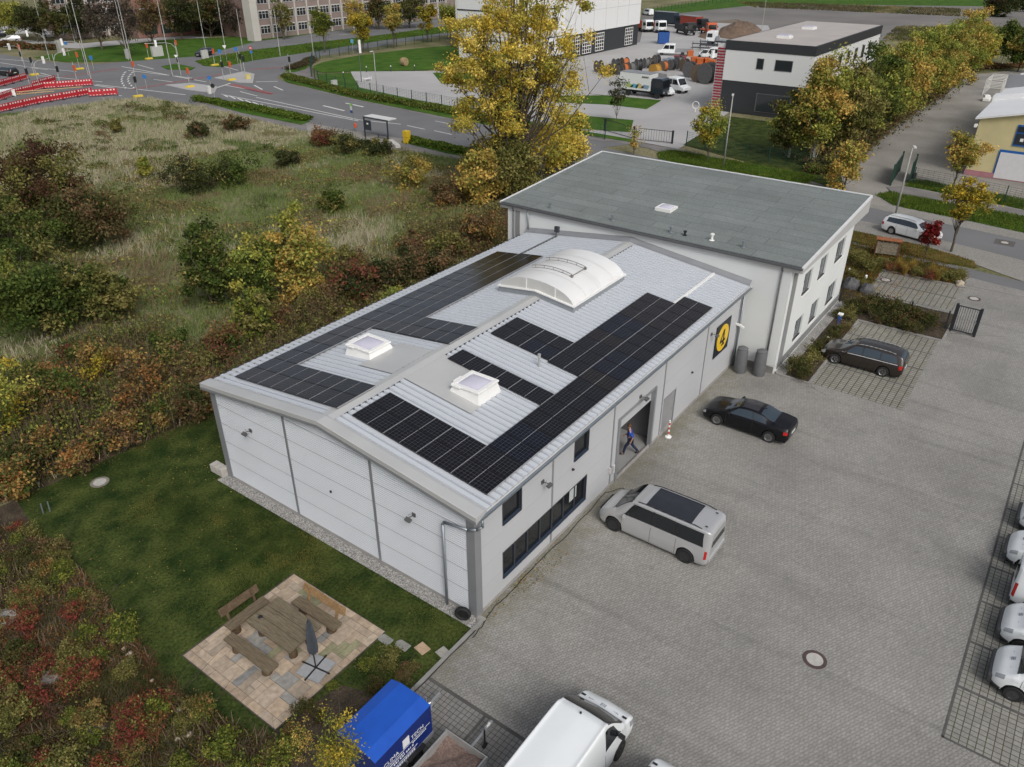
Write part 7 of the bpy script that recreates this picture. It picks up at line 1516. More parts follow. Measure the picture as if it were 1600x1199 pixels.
tree('row_tree', 'dark green tree behind the yellow hall', 'tree', 1590, 112, 45, 30, 'green', 8000, .22, k=40, nl=10, pal2='birch'); tree('row_tree', 'slim green tree with a pale trunk beyond the yellow tree', 'tree', 1565, 100, 28, 26, 'green', 6000, .24, bark=m_barkb, k=40, nl=10)
tree('conifer', 'very dark green conifer clump on the far lawn', 'tree', 1558, 26, -14, 24, 'dark', 7000, .3, k=40, nl=8, zb=.02); tree('conifer', 'small dark conifer beside the far road', 'tree', 1590, 18, -12, 14, 'dark', 3000, .3, k=24, nl=6, zb=.02)
# street trees and young trees
tree('street_tree', 'orange yellow street tree before the yellow hall', 'tree', 1488, 298, 200, 32, 'birch', 5200, .13, zb=.35, k=34, sig=.16, r=.09); tree('street_tree', 'yellow street tree in the verge by the parked white car', 'tree', 1486, 393, 278, 40, 'yellow', 4200, .11, zb=.50, k=34, sig=.15, r=.10, nl=26)
tree('street_tree', 'golden green young tree by the office lawn fence', 'tree', 1105, 252, 158, 34, 'yellowgreen', 5000, .13, zb=.3, k=34, r=.08, pal2='yellow'); tree('street_tree', 'sparse young tree with a few yellow leaves at the yard entrance', 'tree', 990, 242, 190, 17, 'birch', 500, .12, zb=.15, k=20, r=.04); tree('street_tree', 'sparse leafless looking sapling held by three stakes', 'tree', 963, 192, 118, 17, 'dark', 1500, .11, zb=.3, k=24, r=.05)
tree('street_tree', 'yellow brown young tree behind the far corner of the bitumen roof', 'tree', 1318, 300, 212, 34, 'birch', 4200, .14, zb=.10, k=34, r=.08); tree('street_tree', 'small bright green tree before the row by the drive', 'tree', 1282, 236, 190, 17, 'bright', 2200, .12, zb=.1, k=20, r=.05)
tree('maple', 'small crimson maple beside the firewood store', 'tree', 1443, 408, 344, 19, 'red', 3200, .085, zb=.38, k=26, r=.035, nl=24, cone=.5)
for k_, (u, v, vt, hw, p, lab) in enumerate([(508, 82, 10, 19, 'bright', 'fresh green round tree before the long brick block'), (568, 82, 16, 20, 'yellow', 'yellow round tree on the green median'), (616, 76, 5, 18, 'birch', 'pale yellow thin tree on the green median'), (668, 66, 0, 17, 'yellow', 'slim yellow tree beside the white depot hall'), (704, 62, 0, 22, 'yellowgreen', 'greenish tree at the corner of the white depot hall')]): tree('median_tree', lab, 'tree', u, v, vt, hw, p, 4500, .2, zb=.35, k=34, r=.14)
for k_, (u, v, vt, hw, p, lab, n) in enumerate([(24, 62, -5, 34, 'yellowgreen', 'yellow green park tree above the parked cars', 7000), (60, 66, 0, 28, 'dark', 'dark green park tree beside the yellow green one', 6000), (160, 78, -8, 30, 'twiggy', 'bare twiggy tree before the oblique brick block', 2600), (92, 68, 4, 26, 'mixdark', 'dark brownish park tree near the lamp mast', 4500), (200, 90, -18, 32, 'twiggy', 'bare tall twiggy tree at the crossing kerb', 2800), (240, 72, -8, 34, 'brown', 'rust coloured park tree with half its leaves', 5200), (285, 62, -14, 36, 'dark', 'dark green park tree near the entrance canopy', 6500), (330, 58, -14, 34, 'mixdark', 'dark tree before the entrance canopy', 6000), (372, 58, -10, 30, 'twiggy', 'dark bare tree beside the pale stair shaft', 3600), (444, 62, -8, 18, 'olive', 'thin olive tree before the brick windows', 1600), (560, 52, -2, 22, 'birch', 'rust yellow tree close to the long brick block', 2600), (592, 46, -8, 28, 'mixdark', 'dark tree before the long brick block, depot side', 4500), (640, 44, -8, 30, 'mixdark', 'dark tree beyond the pale yellow median tree', 4500), (130, 62, -12, 30, 'dark', 'dark evergreen behind the slim masts', 4500)]): tree('park_tree', lab, 'tree', u, v, vt, hw, p, n, .24, zb=.22, k=44, r=.2, nl=36)
# left side of the meadow and the thicket between lawn and meadow
big = [(75, 345, 205, 82, 'purple', 'broad shrubby tree with dark red brown foliage at the meadow edge', 16000, 'olive'), (150, 385, 290, 75, 'mixdark', 'brownish green broad shrub beside the dark red tree', 11000, 'brown'), (30, 420, 300, 70, 'green', 'dense green tree at the picture edge below the dark red tree', 11000, 'olive'), (70, 520, 395, 85, 'green', 'big dark green broad tree above the thicket', 15000, 'olive'), (165, 500, 410, 55, 'olive', 'olive green shrub tree beside the big dark green one', 9000, 'green'), (5, 500, 385, 45, 'yellowgreen', 'yellow green tree cut by the picture edge', 7000, None),
       (338, 478, 345, 46, 'green', 'rounded dark green bush tree standing alone in the meadow', 13000, 'olive'), (408, 480, 366, 38, 'yellowgreen', 'green and yellow bush tree beside the orange topped one', 11000, 'green'), (468, 472, 318, 52, 'birch', 'tall orange and yellow topped tree in the meadow', 14000, 'yellowgreen'), (402, 540, 455, 33, 'bright', 'light green sapling clump before the orange topped tree', 5000, 'olive')]
for (u, v, vt, hw, p, lab, n, p2) in big: tree('bush_tree', lab, 'tree', u, v, vt, hw, p, n, .125, pal2=p2, zb=.03, k=70, sig=.13, nl=30, multi=3)
mid = [(232, 652, 522, 46, 'orange', 'orange leaved small tree at the lawn edge', 'brown'), (172, 610, 520, 38, 'orange', 'yellow orange small tree behind the lawn edge', 'yellow'), (300, 612, 535, 45, 'brown', 'brown green bush left of the gable corner', 'olive'), (352, 572, 505, 42, 'redbrown', 'reddish brown bush behind the warehouse corner', 'green'), (12, 700, 540, 62, 'yellowgreen', 'bright yellow green tree with thin pale stems', 'yellow'), (100, 660, 575, 48, 'orange', 'rusty orange bush above the lawn edge', 'green'), (58, 735, 665, 46, 'mixdark', 'dark green brown bush at the lawn edge', 'orange'), (128, 735, 692, 28, 'orange', 'pale orange low bush at the lawn edge', 'brown'), (186, 700, 640, 36, 'brown', 'brown low bush beneath the orange tree', 'orange'), (245, 672, 625, 30, 'orange', 'orange brown low bush before the small orange tree', 'green'), (30, 780, 715, 38, 'orange', 'orange brown bush at the outer lawn corner', 'green'), (305, 660, 600, 32, 'mixdark', 'dark bush by the concrete blocks', 'brown'), (330, 640, 585, 26, 'brown', 'small brown bush beside the concrete blocks', 'orange'), (130, 580, 525, 40, 'redbrown', 'dull red bush inside the thicket', 'green'), (60, 620, 560, 42, 'olive', 'olive bush inside the thicket', 'green'), (270, 560, 510, 38, 'green', 'green bush behind the small orange tree', 'olive'), (10, 610, 560, 36, 'yellowgreen', 'yellow green bush at the picture edge inside the thicket', None), (215, 590, 545, 30, 'mixdark', 'dark bush between the two orange trees', None),
       (440, 520, 480, 42, 'redbrown', 'wine red low bush behind the meadow side eave', 'olive'), (505, 505, 450, 40, 'brown', 'brown bush near the meadow side eave', 'olive'), (560, 470, 412, 45, 'redbrown', 'dark reddish scrub before the meadow side eave', 'dark'), (615, 450, 400, 42, 'dark', 'dark scrub in the hollow beside the warehouse', 'brown'), (610, 490, 452, 26, 'yellowgreen', 'yellow green sapling peeking over the meadow side eave', 'olive'), (665, 430, 378, 44, 'brown', 'brown scrub before the far part of the meadow side eave', 'dark'), (705, 405, 360, 36, 'olive', 'olive scrub beside the office corner', 'brown'), (748, 385, 330, 34, 'brown', 'rusty scrub at the far office corner', 'orange'), (650, 400, 365, 34, 'redbrown', 'dull red scrub in the middle meadow', 'brown'), (540, 420, 385, 34, 'brown', 'low brown scrub beside the orange topped tree', 'olive'), (480, 545, 510, 30, 'mixdark', 'dark low scrub along the meadow side eave', 'olive'), (545, 520, 487, 26, 'olive', 'olive low scrub along the meadow side eave', 'yellowgreen'), (420, 575, 548, 26, 'brown', 'brown grasslike scrub at the gable end of the eave', 'orange'),
       (640, 292, 245, 38, 'birch', 'yellow orange bush in the meadow near the street', 'olive'), (506, 228, 198, 24, 'redbrown', 'wine brown bush before the bus shelter', 'brown'), (545, 238, 210, 30, 'olive', 'dark olive bramble mound beside the bus shelter', 'dark'), (590, 242, 216, 26, 'dark', 'dark bramble mound behind the bus shelter', 'olive'), (228, 278, 245, 10, 'yellowgreen', 'slim yellow green sapling in the pale grass', None), (302, 300, 248, 44, 'dark', 'dark green bramble thicket in the middle meadow', 'olive'), (365, 288, 245, 46, 'green', 'wide green bramble thicket in the middle meadow', 'dark'), (310, 215, 192, 18, 'dark', 'small dark bush near the crossing', 'brown'), (185, 208, 183, 10, 'olive', 'thin sapling in the pale grass', None), (370, 205, 178, 20, 'brown', 'brown bush near the hedge of the street', 'dark'), (520, 330, 295, 28, 'green', 'low green bush in the middle meadow', 'olive'), (700, 320, 280, 32, 'brown', 'rusty bush before the tall poplar', 'orange'), (450, 260, 235, 22, 'dark', 'low dark bush beyond the bramble thicket', None)]
for (u, v, vt, hw, p, lab, p2) in mid: tree('bush', lab, 'bush', u, v, vt, hw, p, 3600, .085 if v > 480 else .12, pal2=p2, zb=.0, k=30, sig=.19, nl=8, multi=2)
# sapling in front of the blue trailer
tree('sapling', 'yellow green sapling growing before the blue tarpaulin trailer', 'tree', 545, 1290, 1108, 52, 'yellow', 5200, .034, pal2='bright', zb=.05, k=60, sig=.11, nl=50, r=.02, multi=3, hollow=.1)
tree('sapling', 'yellow leaved sapling beside the blue trailer towards the patio', 'tree', 470, 1190, 1128, 30, 'birch', 700, .032, zb=.1, k=22, sig=.15, nl=20, r=.012, multi=2)
# shrub bed in the foreground: many low shrubs of a few kinds
rs = random.Random(21)
bedp = GP([(-40, 820), (40, 830), (135, 900), (200, 985), (250, 1050), (330, 1120), (430, 1160), (470, 1235), (330, 1300), (-60, 1300)])
kinds = [('redbrown', 'low wine red shrub in the foreground bed'), ('brown', 'low brown shrub in the planting bed'), ('olive', 'low olive green shrub in the planting bed'), ('bright', 'low yellow green shrub in the planting bed'), ('orange', 'low orange leaved shrub in the planting bed'), ('mixdark', 'low dark shrub in the planting bed')]
protos = {}
PAL['wine'] = [(.27, .06, .05), (.20, .05, .045), (.30, .10, .05), (.16, .09, .04)]
for p, lab in kinds:
    for q in range(3):
        me, cen = make_crown(1500, .42, .42, .30, .32, 'wine' if p == 'redbrown' else p, .030 if p != 'redbrown' else .026, 26, .2, pal2='olive' if p in ('redbrown', 'brown', 'orange') else None, hollow=.2)
        w_ = make_wood(.6, .012, cen, 16, m_twig, multi=4); protos[(p, q)] = (me, w_.data); bpy.data.objects.remove(w_)
BEDS = {}
def low_shrub(x, y, p, lab, sc, z=0.0, group='low shrubs in the foreground bed'):
    me, wd = protos[(p, rs.randrange(3))]; t = thing('low_shrub', lab, 'shrub', (x, y, z), rs.uniform(0, 6.28), group); t.scale = (sc, sc, sc*rs.uniform(.8, 1.2)); obj_from(me, 'foliage', t); obj_from(wd, 'stems', t)
    if group: BEDS.setdefault(lab, []).append((x, y, t))
xs_ = [p_[0] for p_ in bedp]; ys_ = [p_[1] for p_ in bedp]; n = 0
while n < 125:
    x, y = rs.uniform(min(xs_), max(xs_)), rs.uniform(min(ys_), max(ys_))
    if not inpoly(np.array([x]), np.array([y]), bedp)[0]: continue
    if -8.9 < x < -7.0 and 2.0 < y < 4.5 and rs.random() < .85: continue
    f = vnoise(np.array([x]), np.array([y]), 2.2, 5)[0]; 
    p = ('redbrown' if f < .44 else 'brown' if f < .5 else 'olive' if f < .62 else 'bright' if f < .74 else 'mixdark')
    if rs.random() < .35: p = rs.choice([k_[0] for k_ in kinds]+['bright', 'olive', 'orange'])
    low_shrub(x, y, p, dict(kinds)[p], rs.uniform(.75, 1.5)); n += 1
# bed between patio and trailer
for (u, v, p, sc, lab) in [(610, 1040, 'olive', 1.1, 'grassy yellow green tuft beside the stepping stones'), (575, 1045, 'bright', .9, 'pale green cushion plant at the patio corner'), (640, 1050, 'brown', .8, 'dry brown plant beside the kerb'), (588, 1080, 'mixdark', .9, 'dark cushion plant above the trailer'), (520, 1075, 'bright', .6, 'small green herb at the patio edge'), (475, 1115, 'mixdark', .9, 'dark green cushion plant below the patio'), (500, 1125, 'mixdark', .6, 'small dark plant in the mulch'), (455, 1150, 'orange', .8, 'yellow leaved low plant below the patio corner'), (430, 1185, 'brown', 1.0, 'brown low plant under the saplings'), (628, 1062, 'brown', .7, 'brown tuft close to the trailer hood')]:
    low_shrub(*G(u, v), p, lab, sc, group=None)
# office beds
m_con = {}
for (u, v, p, sc, lab) in [(1245, 585, 'green', 1.3, 'dark green ground shrub at the outer end of the office bed'), (1262, 572, 'olive', 1.4, 'green brown shrub in the office bed'), (1278, 553, 'green', 1.3, 'dark green shrub in the middle of the office bed'), (1292, 545, 'mixdark', 1.1, 'dark shrub beside the white lantern'), (1302, 530, 'green', 1.1, 'green shrub beside the charging post'), (1316, 520, 'brown', 1.0, 'brown shrub behind the charging post'), (1255, 595, 'green', 1.0, 'low green shrub by the bay kerb'), (1322, 500, 'olive', 1.2, 'olive shrub at the head of the bay'), (1308, 497, 'mixdark', .9, 'dark shrub at the gravel strip'),
    (1330, 488, 'dark_', 1.5, ''), (1350, 490, 'dark_', 1.6, ''), (1370, 488, 'dark_', 1.7, ''), (1392, 494, 'dark_', 1.7, ''), (1412, 502, 'dark_', 1.6, ''), (1432, 508, 'dark_', 1.6, ''), (1450, 514, 'dark_', 1.4, ''), (1400, 512, 'dark_', 1.3, ''), (1425, 520, 'dark_', 1.3, ''), (1375, 505, 'dark_', 1.3, ''), (1345, 476, 'orange_', .9, ''),
    (1325, 412, 'g_', 1.3, ''), (1340, 420, 'g_', 1.3, ''), (1355, 425, 'g_', 1.2, ''), (1345, 405, 'g_', 1.2, ''), (1372, 418, 'g_', 1.1, ''), (1390, 424, 'r_', 1.0, ''), (1412, 428, 'r_', 1.0, ''), (1430, 434, 'g_', 1.0, ''), (1450, 438, 'r_', 1.0, ''), (1470, 440, 'g_', 1.0, ''), (1488, 440, 'g_', 1.1, ''), (1500, 434, 'g_', .9, ''), (1330, 435, 'g_', 1.0, ''), (1345, 448, 'g_', .9, '')]:
    q = {'dark_': 'mixdark', 'orange_': 'orange', 'g_': 'olive', 'r_': 'redbrown'}.get(p, p)
    if p == 'green': q = 'mixdark'
    lab = lab or {'dark_': 'dark spreading juniper between the two parking bays', 'orange_': 'orange leaved small shrub at the mesh fence', 'g_': 'olive green cushion shrub in the front bed', 'r_': 'reddish cushion shrub in the front bed'}[p]
    low_shrub(*G(u, v), q, lab, sc*1.25, z=.04, group={'dark_': 'junipers between the parking bays', 'g_': 'olive cushion shrubs in the front bed', 'r_': 'reddish cushion shrubs in the front bed'}.get(p))
# each shrub of a kind is told apart by its place along the bed
for lab, L_ in BEDS.items():
    L_.sort(key=lambda q: float((np.array([q[0], q[1], 0])-CAM) @ _r)/depth(q[0], q[1]))
    for k_, q in enumerate(L_): q[2]['label'] = f'{lab}, {ORD[k_]} of its kind from the left'
# feather grasses
def tuft_mesh(n, h, w_, cols, spread=.12, lean=.5):
    a = rng.uniform(0, 2*np.pi, n); r = rng.uniform(0, spread, n); base = np.stack([r*np.cos(a), r*np.sin(a), np.zeros(n)], 1); hh = h*rng.uniform(.6, 1.15, n); ln = rng.uniform(.1, lean, n)*hh
    tip = base+np.stack([ln*np.cos(a), ln*np.sin(a), hh], 1); pr = np.stack([-np.sin(a), np.cos(a), np.zeros(n)], 1)*w_
    P = np.stack([base-pr/2, base+pr/2, tip], 1); c = np.array(cols)[rng.integers(0, len(cols), n)]*rng.uniform(.75, 1.25, (n, 1)); return quads_mesh('blades', P, c, m_leaf)
fg = tuft_mesh(260, .9, .03, [(.42, .28, .06), (.34, .24, .07), (.26, .20, .06)], .16, .45)
for k_, (u, v) in enumerate([(1403, 422), (1412, 430), (1424, 424), (1455, 432), (1463, 440), (1470, 436)]):
    t = obj_from(fg, 'feather_grass'); t.location = (*G(u, v), .05); tag(t, f'yellow feather grass tuft in the front bed, {ORD[k_]} from the wood store', 'grass tuft', 'feather grasses')
# hedge strips along the street
def hedge(name, label, pts, h, n, cols, size=.12, w_=1.0, group=None):
    P = np.array(GP(pts)); seg = np.linalg.norm(np.diff(P, axis=0), axis=1); cum = np.concatenate([[0], np.cumsum(seg)]); s = rng.uniform(0, cum[-1], n); i = np.clip(np.searchsorted(cum, s)-1, 0, len(seg)-1); f = (s-cum[i])/seg[i]; p = P[i]+(P[i+1]-P[i])*f[:, None]
    d = (P[i+1]-P[i])/seg[i][:, None]; nn = np.stack([-d[:, 1], d[:, 0]], 1); o_ = rng.normal(size=n)*w_*.38; hh = h*(.55+.6*vnoise(p[:, 0]+o_, p[:, 1], 1.6, 3))*np.sqrt(np.clip(1-(o_/w_/1.25)**2, .05, 1)); z = rng.uniform(.0, 1, n)**.6*hh
    pts3 = np.stack([p[:, 0]+nn[:, 0]*o_, p[:, 1]+nn[:, 1]*o_, z+.05], 1); c = np.array(cols)[rng.integers(0, len(cols), n)]*rng.uniform(.7, 1.3, (n, 1))
    o = obj_from(quads_mesh('foliage', leaves(pts3, size, c), c, m_leaf), name); return tag(o, label, 'hedge', group)
gc = [(.07, .12, .02), (.10, .16, .025), (.05, .09, .018), (.16, .20, .03)]
hedge('hedge', 'bright green low hedge strip along the street before the meadow', [(306, 157), (400, 172), (482, 189)], .75, 12000, gc, .13, 1.4)
hedge('hedge', 'green low hedge strip beside the yellow box', [(640, 221), (700, 234), (750, 245), (800, 256)], .7, 9000, gc, .12, 1.3)
hedge('hedge', 'long green planting strip curving along the far side of the street', [(446, 120), (470, 128), (500, 135), (560, 152), (640, 165), (720, 180), (800, 199), (865, 211)], .8, 26000, gc+[(.20, .18, .05), (.09, .08, .04)], .13, 1.3)
hedge('hedge', 'dark mixed hedge at the corner inside the street bend', [(452, 110), (470, 104), (488, 95)], .8, 4500, [(.05, .08, .02), (.12, .08, .05), (.09, .06, .045)], .14, 1.6)
hedge('hedge', 'dark hedge before the entrance block', [(290, 52), (340, 53), (400, 55)], 1.6, 6000, PAL['dark'], .25, 2.5); hedge('hedge', 'dark clipped hedge in front of the long brick block', [(408, 50), (450, 47), (480, 44)], 1.3, 4000, PAL['dark'], .22, 1.6); hedge('hedge', 'low dark hedge before the depot end of the brick block', [(520, 38), (600, 33), (690, 24)], 1.0, 5000, PAL['dark'], .22, 1.6); hedge('hedge', 'reddish brown hedge beside the wide road', [(0, 72), (40, 76), (88, 78)], 1.2, 5000, PAL['redbrown']+PAL['dark'], .2, 2.2)
hedge('hedge', 'rust brown scrub along the far end of the concrete drive', [(1495, 112), (1520, 108), (1560, 106), (1600, 104)], .8, 5000, PAL['redbrown']+PAL['brown'], .2, 2.0)
hedge('hedge', 'ragged undergrowth at the foot of the trees by the drive', [(1270, 262), (1330, 235), (1395, 190), (1440, 162), (1500, 116)], 1.3, 16000, PAL['mixdark']+PAL['brown'], .16, 2.6)
hedge('hedge', 'green undergrowth by the dark gate wing', [(1262, 265), (1290, 272), (1300, 268)], .9, 3500, gc+PAL['brown'], .13, 1.6)
# ------------------------------------------------------------------ ground cover nobody could count
def blades_field(name, label, poly, n, h, w_, colf, seed=1, per=5, lean=.7, z=0.0, holes=()):
    g_ = np.random.default_rng(seed); X = np.array([p[0] for p in poly]); Y = np.array([p[1] for p in poly]); x = g_.uniform(X.min(), X.max(), n*4); y = g_.uniform(Y.min(), Y.max(), n*4); k_ = inpoly(x, y, poly)
    # spread evenly over what the lens sees: keep nearer tufts denser
    for hpoly in holes: k_ &= ~inpoly(x, y, hpoly)
    x, y = x[k_][:n], y[k_][:n]; m = len(x); hs = h*(0.45+1.1*vnoise(x, y, 3.0, seed+1))*g_.uniform(.6, 1.3, m); c, hm = colf(x, y, g_); hs *= hm
    x = np.repeat(x, per)+g_.normal(size=m*per)*.12; y = np.repeat(y, per)+g_.normal(size=m*per)*.12; hs = np.repeat(hs, per)*g_.uniform(.6, 1.1, m*per); c = np.repeat(c, per, axis=0)*g_.uniform(.75, 1.25, (m*per, 1))
    a = g_.uniform(0, 2*np.pi, m*per); ln = g_.uniform(.1, lean, m*per)*hs; base = np.stack([x, y, np.full(m*per, z-.03)], 1); tip = base+np.stack([ln*np.cos(a)+.15*hs, ln*np.sin(a), hs], 1); b_ = g_.uniform(0, 2*np.pi, m*per); pr = np.stack([np.cos(b_), np.sin(b_), np.zeros(m*per)], 1)*w_*g_.uniform(.6, 1.4, (m*per, 1))
    o = obj_from(quads_mesh('blades', np.stack([base-pr/2, base+pr/2, tip], 1), c, m_leaf), name); return tag(o, label, 'grass', None, 'stuff')
meadow = [(-40, 25), (3.2, 20.7), (25, 18.2), (38.5, 17.8), (45, 20), (52, 22), (53, 45), (51.6, 55), (52.2, 70), (54, 97), (53.8, 109), (47, 111.5), (38, 112.7), (30, 114), (-20, 120), (-40, 80)]
straw, green_, brownc, rust, darkg = [np.array(c) for c in [(.48, .43, .31), (.19, .245, .085), (.26, .20, .12), (.32, .18, .08), (.10, .14, .045)]]
def mcol(x, y, g_):
    m = len(x); f = vnoise(x, y, 9, 11)*.55+vnoise(x, y, 3.5, 12)*.3+g_.uniform(0, .15, m); q = vnoise(x, y, 7, 13)*.6+vnoise(x, y, 2.5, 14)*.4
    far = np.clip((y-52)/18, 0, 1)*np.clip((58-x)/6+.4, 0, 1)        # pale dry grass towards the crossing
    near_wh = np.clip(1-(y-17)/16, 0, 1)*np.clip((x-4)/10, 0, 1)      # brown scrub beside the warehouse
    c = np.where((f > .62-.30*far)[:, None], straw, green_); c = np.where((q < .27)[:, None], darkg, c); c = np.where((q > .66+.15*far)[:, None], brownc, c)
    nb = (g_.uniform(size=m) < near_wh*.75); c = np.where(nb[:, None], np.where((g_.uniform(size=m) < .3)[:, None], rust, brownc), c)
    rz = (np.hypot((x-44)/10, (y-32)/10) < 1)&(g_.uniform(size=m) < .6); c = np.where(rz[:, None], np.where((g_.uniform(size=m) < .5)[:, None], rust*1.1, brownc), c)
    mixg = g_.uniform(size=m) < .28; c = np.where(mixg[:, None], green_*1.1, c)
    hm = np.where(f > .6, 1.15, .85); return c, hm
blades_field('wild_grass', 'tall wild grass and weeds of the unmown meadow', meadow, 90000, .55, .055, mcol, 3, 5)
def scrub(name, label, poly, n, hmax, size, cols, seed, thr=.45, s1=5.0):
    """tangled low growth: leaf-sized faces and bare twigs whose height follows a wandering noise"""
    g_ = np.random.default_rng(seed); X = np.array([p[0] for p in poly]); Y = np.array([p[1] for p in poly]); x = g_.uniform(X.min(), X.max(), n*7); y = g_.uniform(Y.min(), Y.max(), n*7)
    d = vnoise(x, y, s1, seed)*.5+vnoise(x, y, s1*.38, seed+1)*.3+vnoise(x, y, s1*.15, seed+2)*.2; k_ = inpoly(x, y, poly)&(d > thr); x, y, d = x[k_][:n], y[k_][:n], d[k_][:n]; m = len(x)
    h = hmax*np.clip((d-thr)/.28, .05, 1)**.7*(.6+.7*vnoise(x, y, .9, seed+5)); z = h*g_.uniform(0, 1, m)**.55; P = np.array(cols); ci = np.clip((vnoise(x, y, 3.2, seed+7)*.7+g_.uniform(0, .3, m))*len(P), 0, len(P)-1).astype(int)
    c = P[ci]*g_.uniform(.6, 1.35, (m, 1)); pts = np.stack([x, y, z+.03], 1); L_ = leaves(pts, size, c)
    tw = m//10; a = g_.uniform(0, 2*np.pi, tw); l_ = g_.uniform(.4, 1.1, tw); b0 = np.stack([x[:tw], y[:tw], np.zeros(tw)], 1); tip = b0+np.stack([np.cos(a)*l_*.4, np.sin(a)*l_*.4, h[:tw]*1.25+.15], 1); pr = np.stack([-np.sin(a), np.cos(a), np.zeros(tw)], 1)*.03
    T = np.stack([b0-pr, b0+pr, tip, tip-pr*.2], 1); cc = np.concatenate([c, np.tile([[.16, .12, .08]], (tw, 1))*g_.uniform(.6, 1.4, (tw, 1))])
    return tag(obj_from(quads_mesh('tangle', np.concatenate([L_, T]), cc, m_leaf), name), label, 'scrub', None, 'stuff')
pc = lambda *k_: [c for q in k_ for c in PAL[q]]
scrub('meadow_scrub', 'tangled olive and brown weeds growing through the meadow', [(-40, 30), (0, 26), (30, 20), (50, 23), (52, 46), (50, 62), (30, 72), (0, 75), (-40, 80)], 80000, .9, .10, [tuple(1.25*a for a in c) for c in pc('olive', 'green', 'olive', 'brown', 'yellowgreen')], 61, .50, 7.0)
scrub('meadow_scrub', 'dark reddish brown tangle of weeds beside the warehouse', [(3, 20.6), (24.5, 17.6), (44, 18.5), (48, 27), (30, 31), (10, 29)], 42000, 1.1, .10, [tuple(1.15*a for a in c) for c in pc('brown', 'olive', 'mixdark', 'brown', 'olive', 'redbrown')], 71, .36, 5.0)
scrub('meadow_scrub', 'sparse green tangles in the pale grass near the crossing', [(30, 72), (50, 62), (52, 75), (53, 105), (40, 111), (0, 112), (-20, 90)], 26000, .7, .13, pc('olive', 'green', 'brown'), 81, .60, 6.0)
scrub('thicket_scrub', 'mixed orange brown and green tangle between lawn and meadow', [(-14, 23.6), (-7, 21.4), (3.2, 20.5), (12, 19.4), (14, 27), (2, 33), (-16, 36)], 60000, 1.7, .085, pc('olive', 'orange', 'yellowgreen', 'green', 'olive', 'brown', 'green'), 91, .36, 4.0)
scrub('bed_scrub', 'tangled red brown and green ground growth in the foreground bed', bedp, 26000, .28, .03, [(.32, .07, .05), (.24, .06, .045), (.34, .16, .06), (.14, .13, .04), (.09, .11, .03), (.26, .25, .06), (.10, .07, .04)], 95, .45, 1.8)
leafy = [(.34, .20, .07), (.40, .30, .08), (.22, .13, .06)]
def litter(name, label, poly, n, size, cols, seed, z=.02):
    g_ = np.random.default_rng(seed); X = np.array([p[0] for p in poly]); Y = np.array([p[1] for p in poly]); x = g_.uniform(X.min(), X.max(), n*5); y = g_.uniform(Y.min(), Y.max(), n*5); k_ = inpoly(x, y, poly)&(vnoise(x, y, 2.5, seed)+g_.uniform(0, .7, n*5) > .85); x, y = x[k_][:n], y[k_][:n]; m = len(x)
    P = np.array(cols); c = P[g_.integers(0, len(P), m)]*g_.uniform(.7, 1.2, (m, 1)); a = g_.uniform(0, 2*np.pi, m); s = size*g_.uniform(.6, 1.3, m)
    u_ = np.stack([np.cos(a)*s, np.sin(a)*s, g_.normal(size=m)*s*.3], 1); v_ = np.stack([-np.sin(a)*s*.6, np.cos(a)*s*.6, g_.normal(size=m)*s*.3], 1); p0 = np.stack([x, y, np.full(m, z+size*.5)], 1)
    return tag(obj_from(quads_mesh('litter', np.stack([p0-u_, p0-v_, p0+u_, p0+v_], 1), c, m_leaf), name), label, 'fallen leaves', None, 'stuff')
litter('fallen_leaves', 'fallen autumn leaves scattered over the lawn', [(-6.5, 20.5), (3, 20), (0, 15.5), (-.7, 12), (-4, 9), (-8, 12)], 260, .03, leafy, 101, .04)
litter('fallen_leaves', 'fallen leaves and weeds along the foot of the yard side wall', [(0, -.1), (10, -.1), (10, -.9), (4, -1.0), (0, -.5)], 500, .03, leafy+[(.08, .10, .03), (.10, .12, .04)], 102, .0)
litter('fallen_leaves', 'fallen leaves on the verge and pavers round the upper parking bay', [(40, -3), (50, 0), (53, -8), (46, -10), (40, -5)], 900, .05, leafy+[(.3, .05, .04)], 103, .03)
def bcol(x, y, g_):
    m = len(x); P = np.array([(.12, .07, .04), (.08, .10, .03), (.15, .12, .05), (.06, .07, .03), (.17, .06, .04), (.28, .22, .12)]); i = np.clip((vnoise(x, y, 1.2, 31)*4+g_.uniform(0, 2, m)).astype(int), 0, 5); return P[i], np.ones(m)
blades_field('bed_weeds', 'low weeds and fallen leaves covering the planting bed', bedp, 26000, .16, .035, bcol, 5, 4, 1.2)
thick = [(-12, 24.5), (-7, 21.6), (3.2, 20.8), (12, 20), (12, 28), (-12, 30)]
blades_field('thicket_weeds', 'mixed weeds under the bushes beyond the lawn', thick, 12000, .3, .045, bcol, 6, 4, 1.0)
edge = [(3.2, 19.9), (-6.9, 21.0), (-7, 23.4), (4, 22), (25, 18), (25, 15.6), (.6, 15.6)]
blades_field('leaf_litter', 'fallen leaves and weeds along the lawn edge', edge, 8000, .12, .05, bcol, 8, 3, 1.6)
lawnp = [(-0.6, -0.15), (-0.6, 15.3), (0.3, 15.4), (3.2, 20.4), (-6.8, 21.2), (-8.5, 12.2), (-9.3, 9), (-9.3, 2.5), (-5.2, 1.9), (-4.4, -.15)]
patio_hole = [(-7.75, 2.2), (-2.5, 2.2), (-2.5, 7.5), (-7.75, 7.5)]
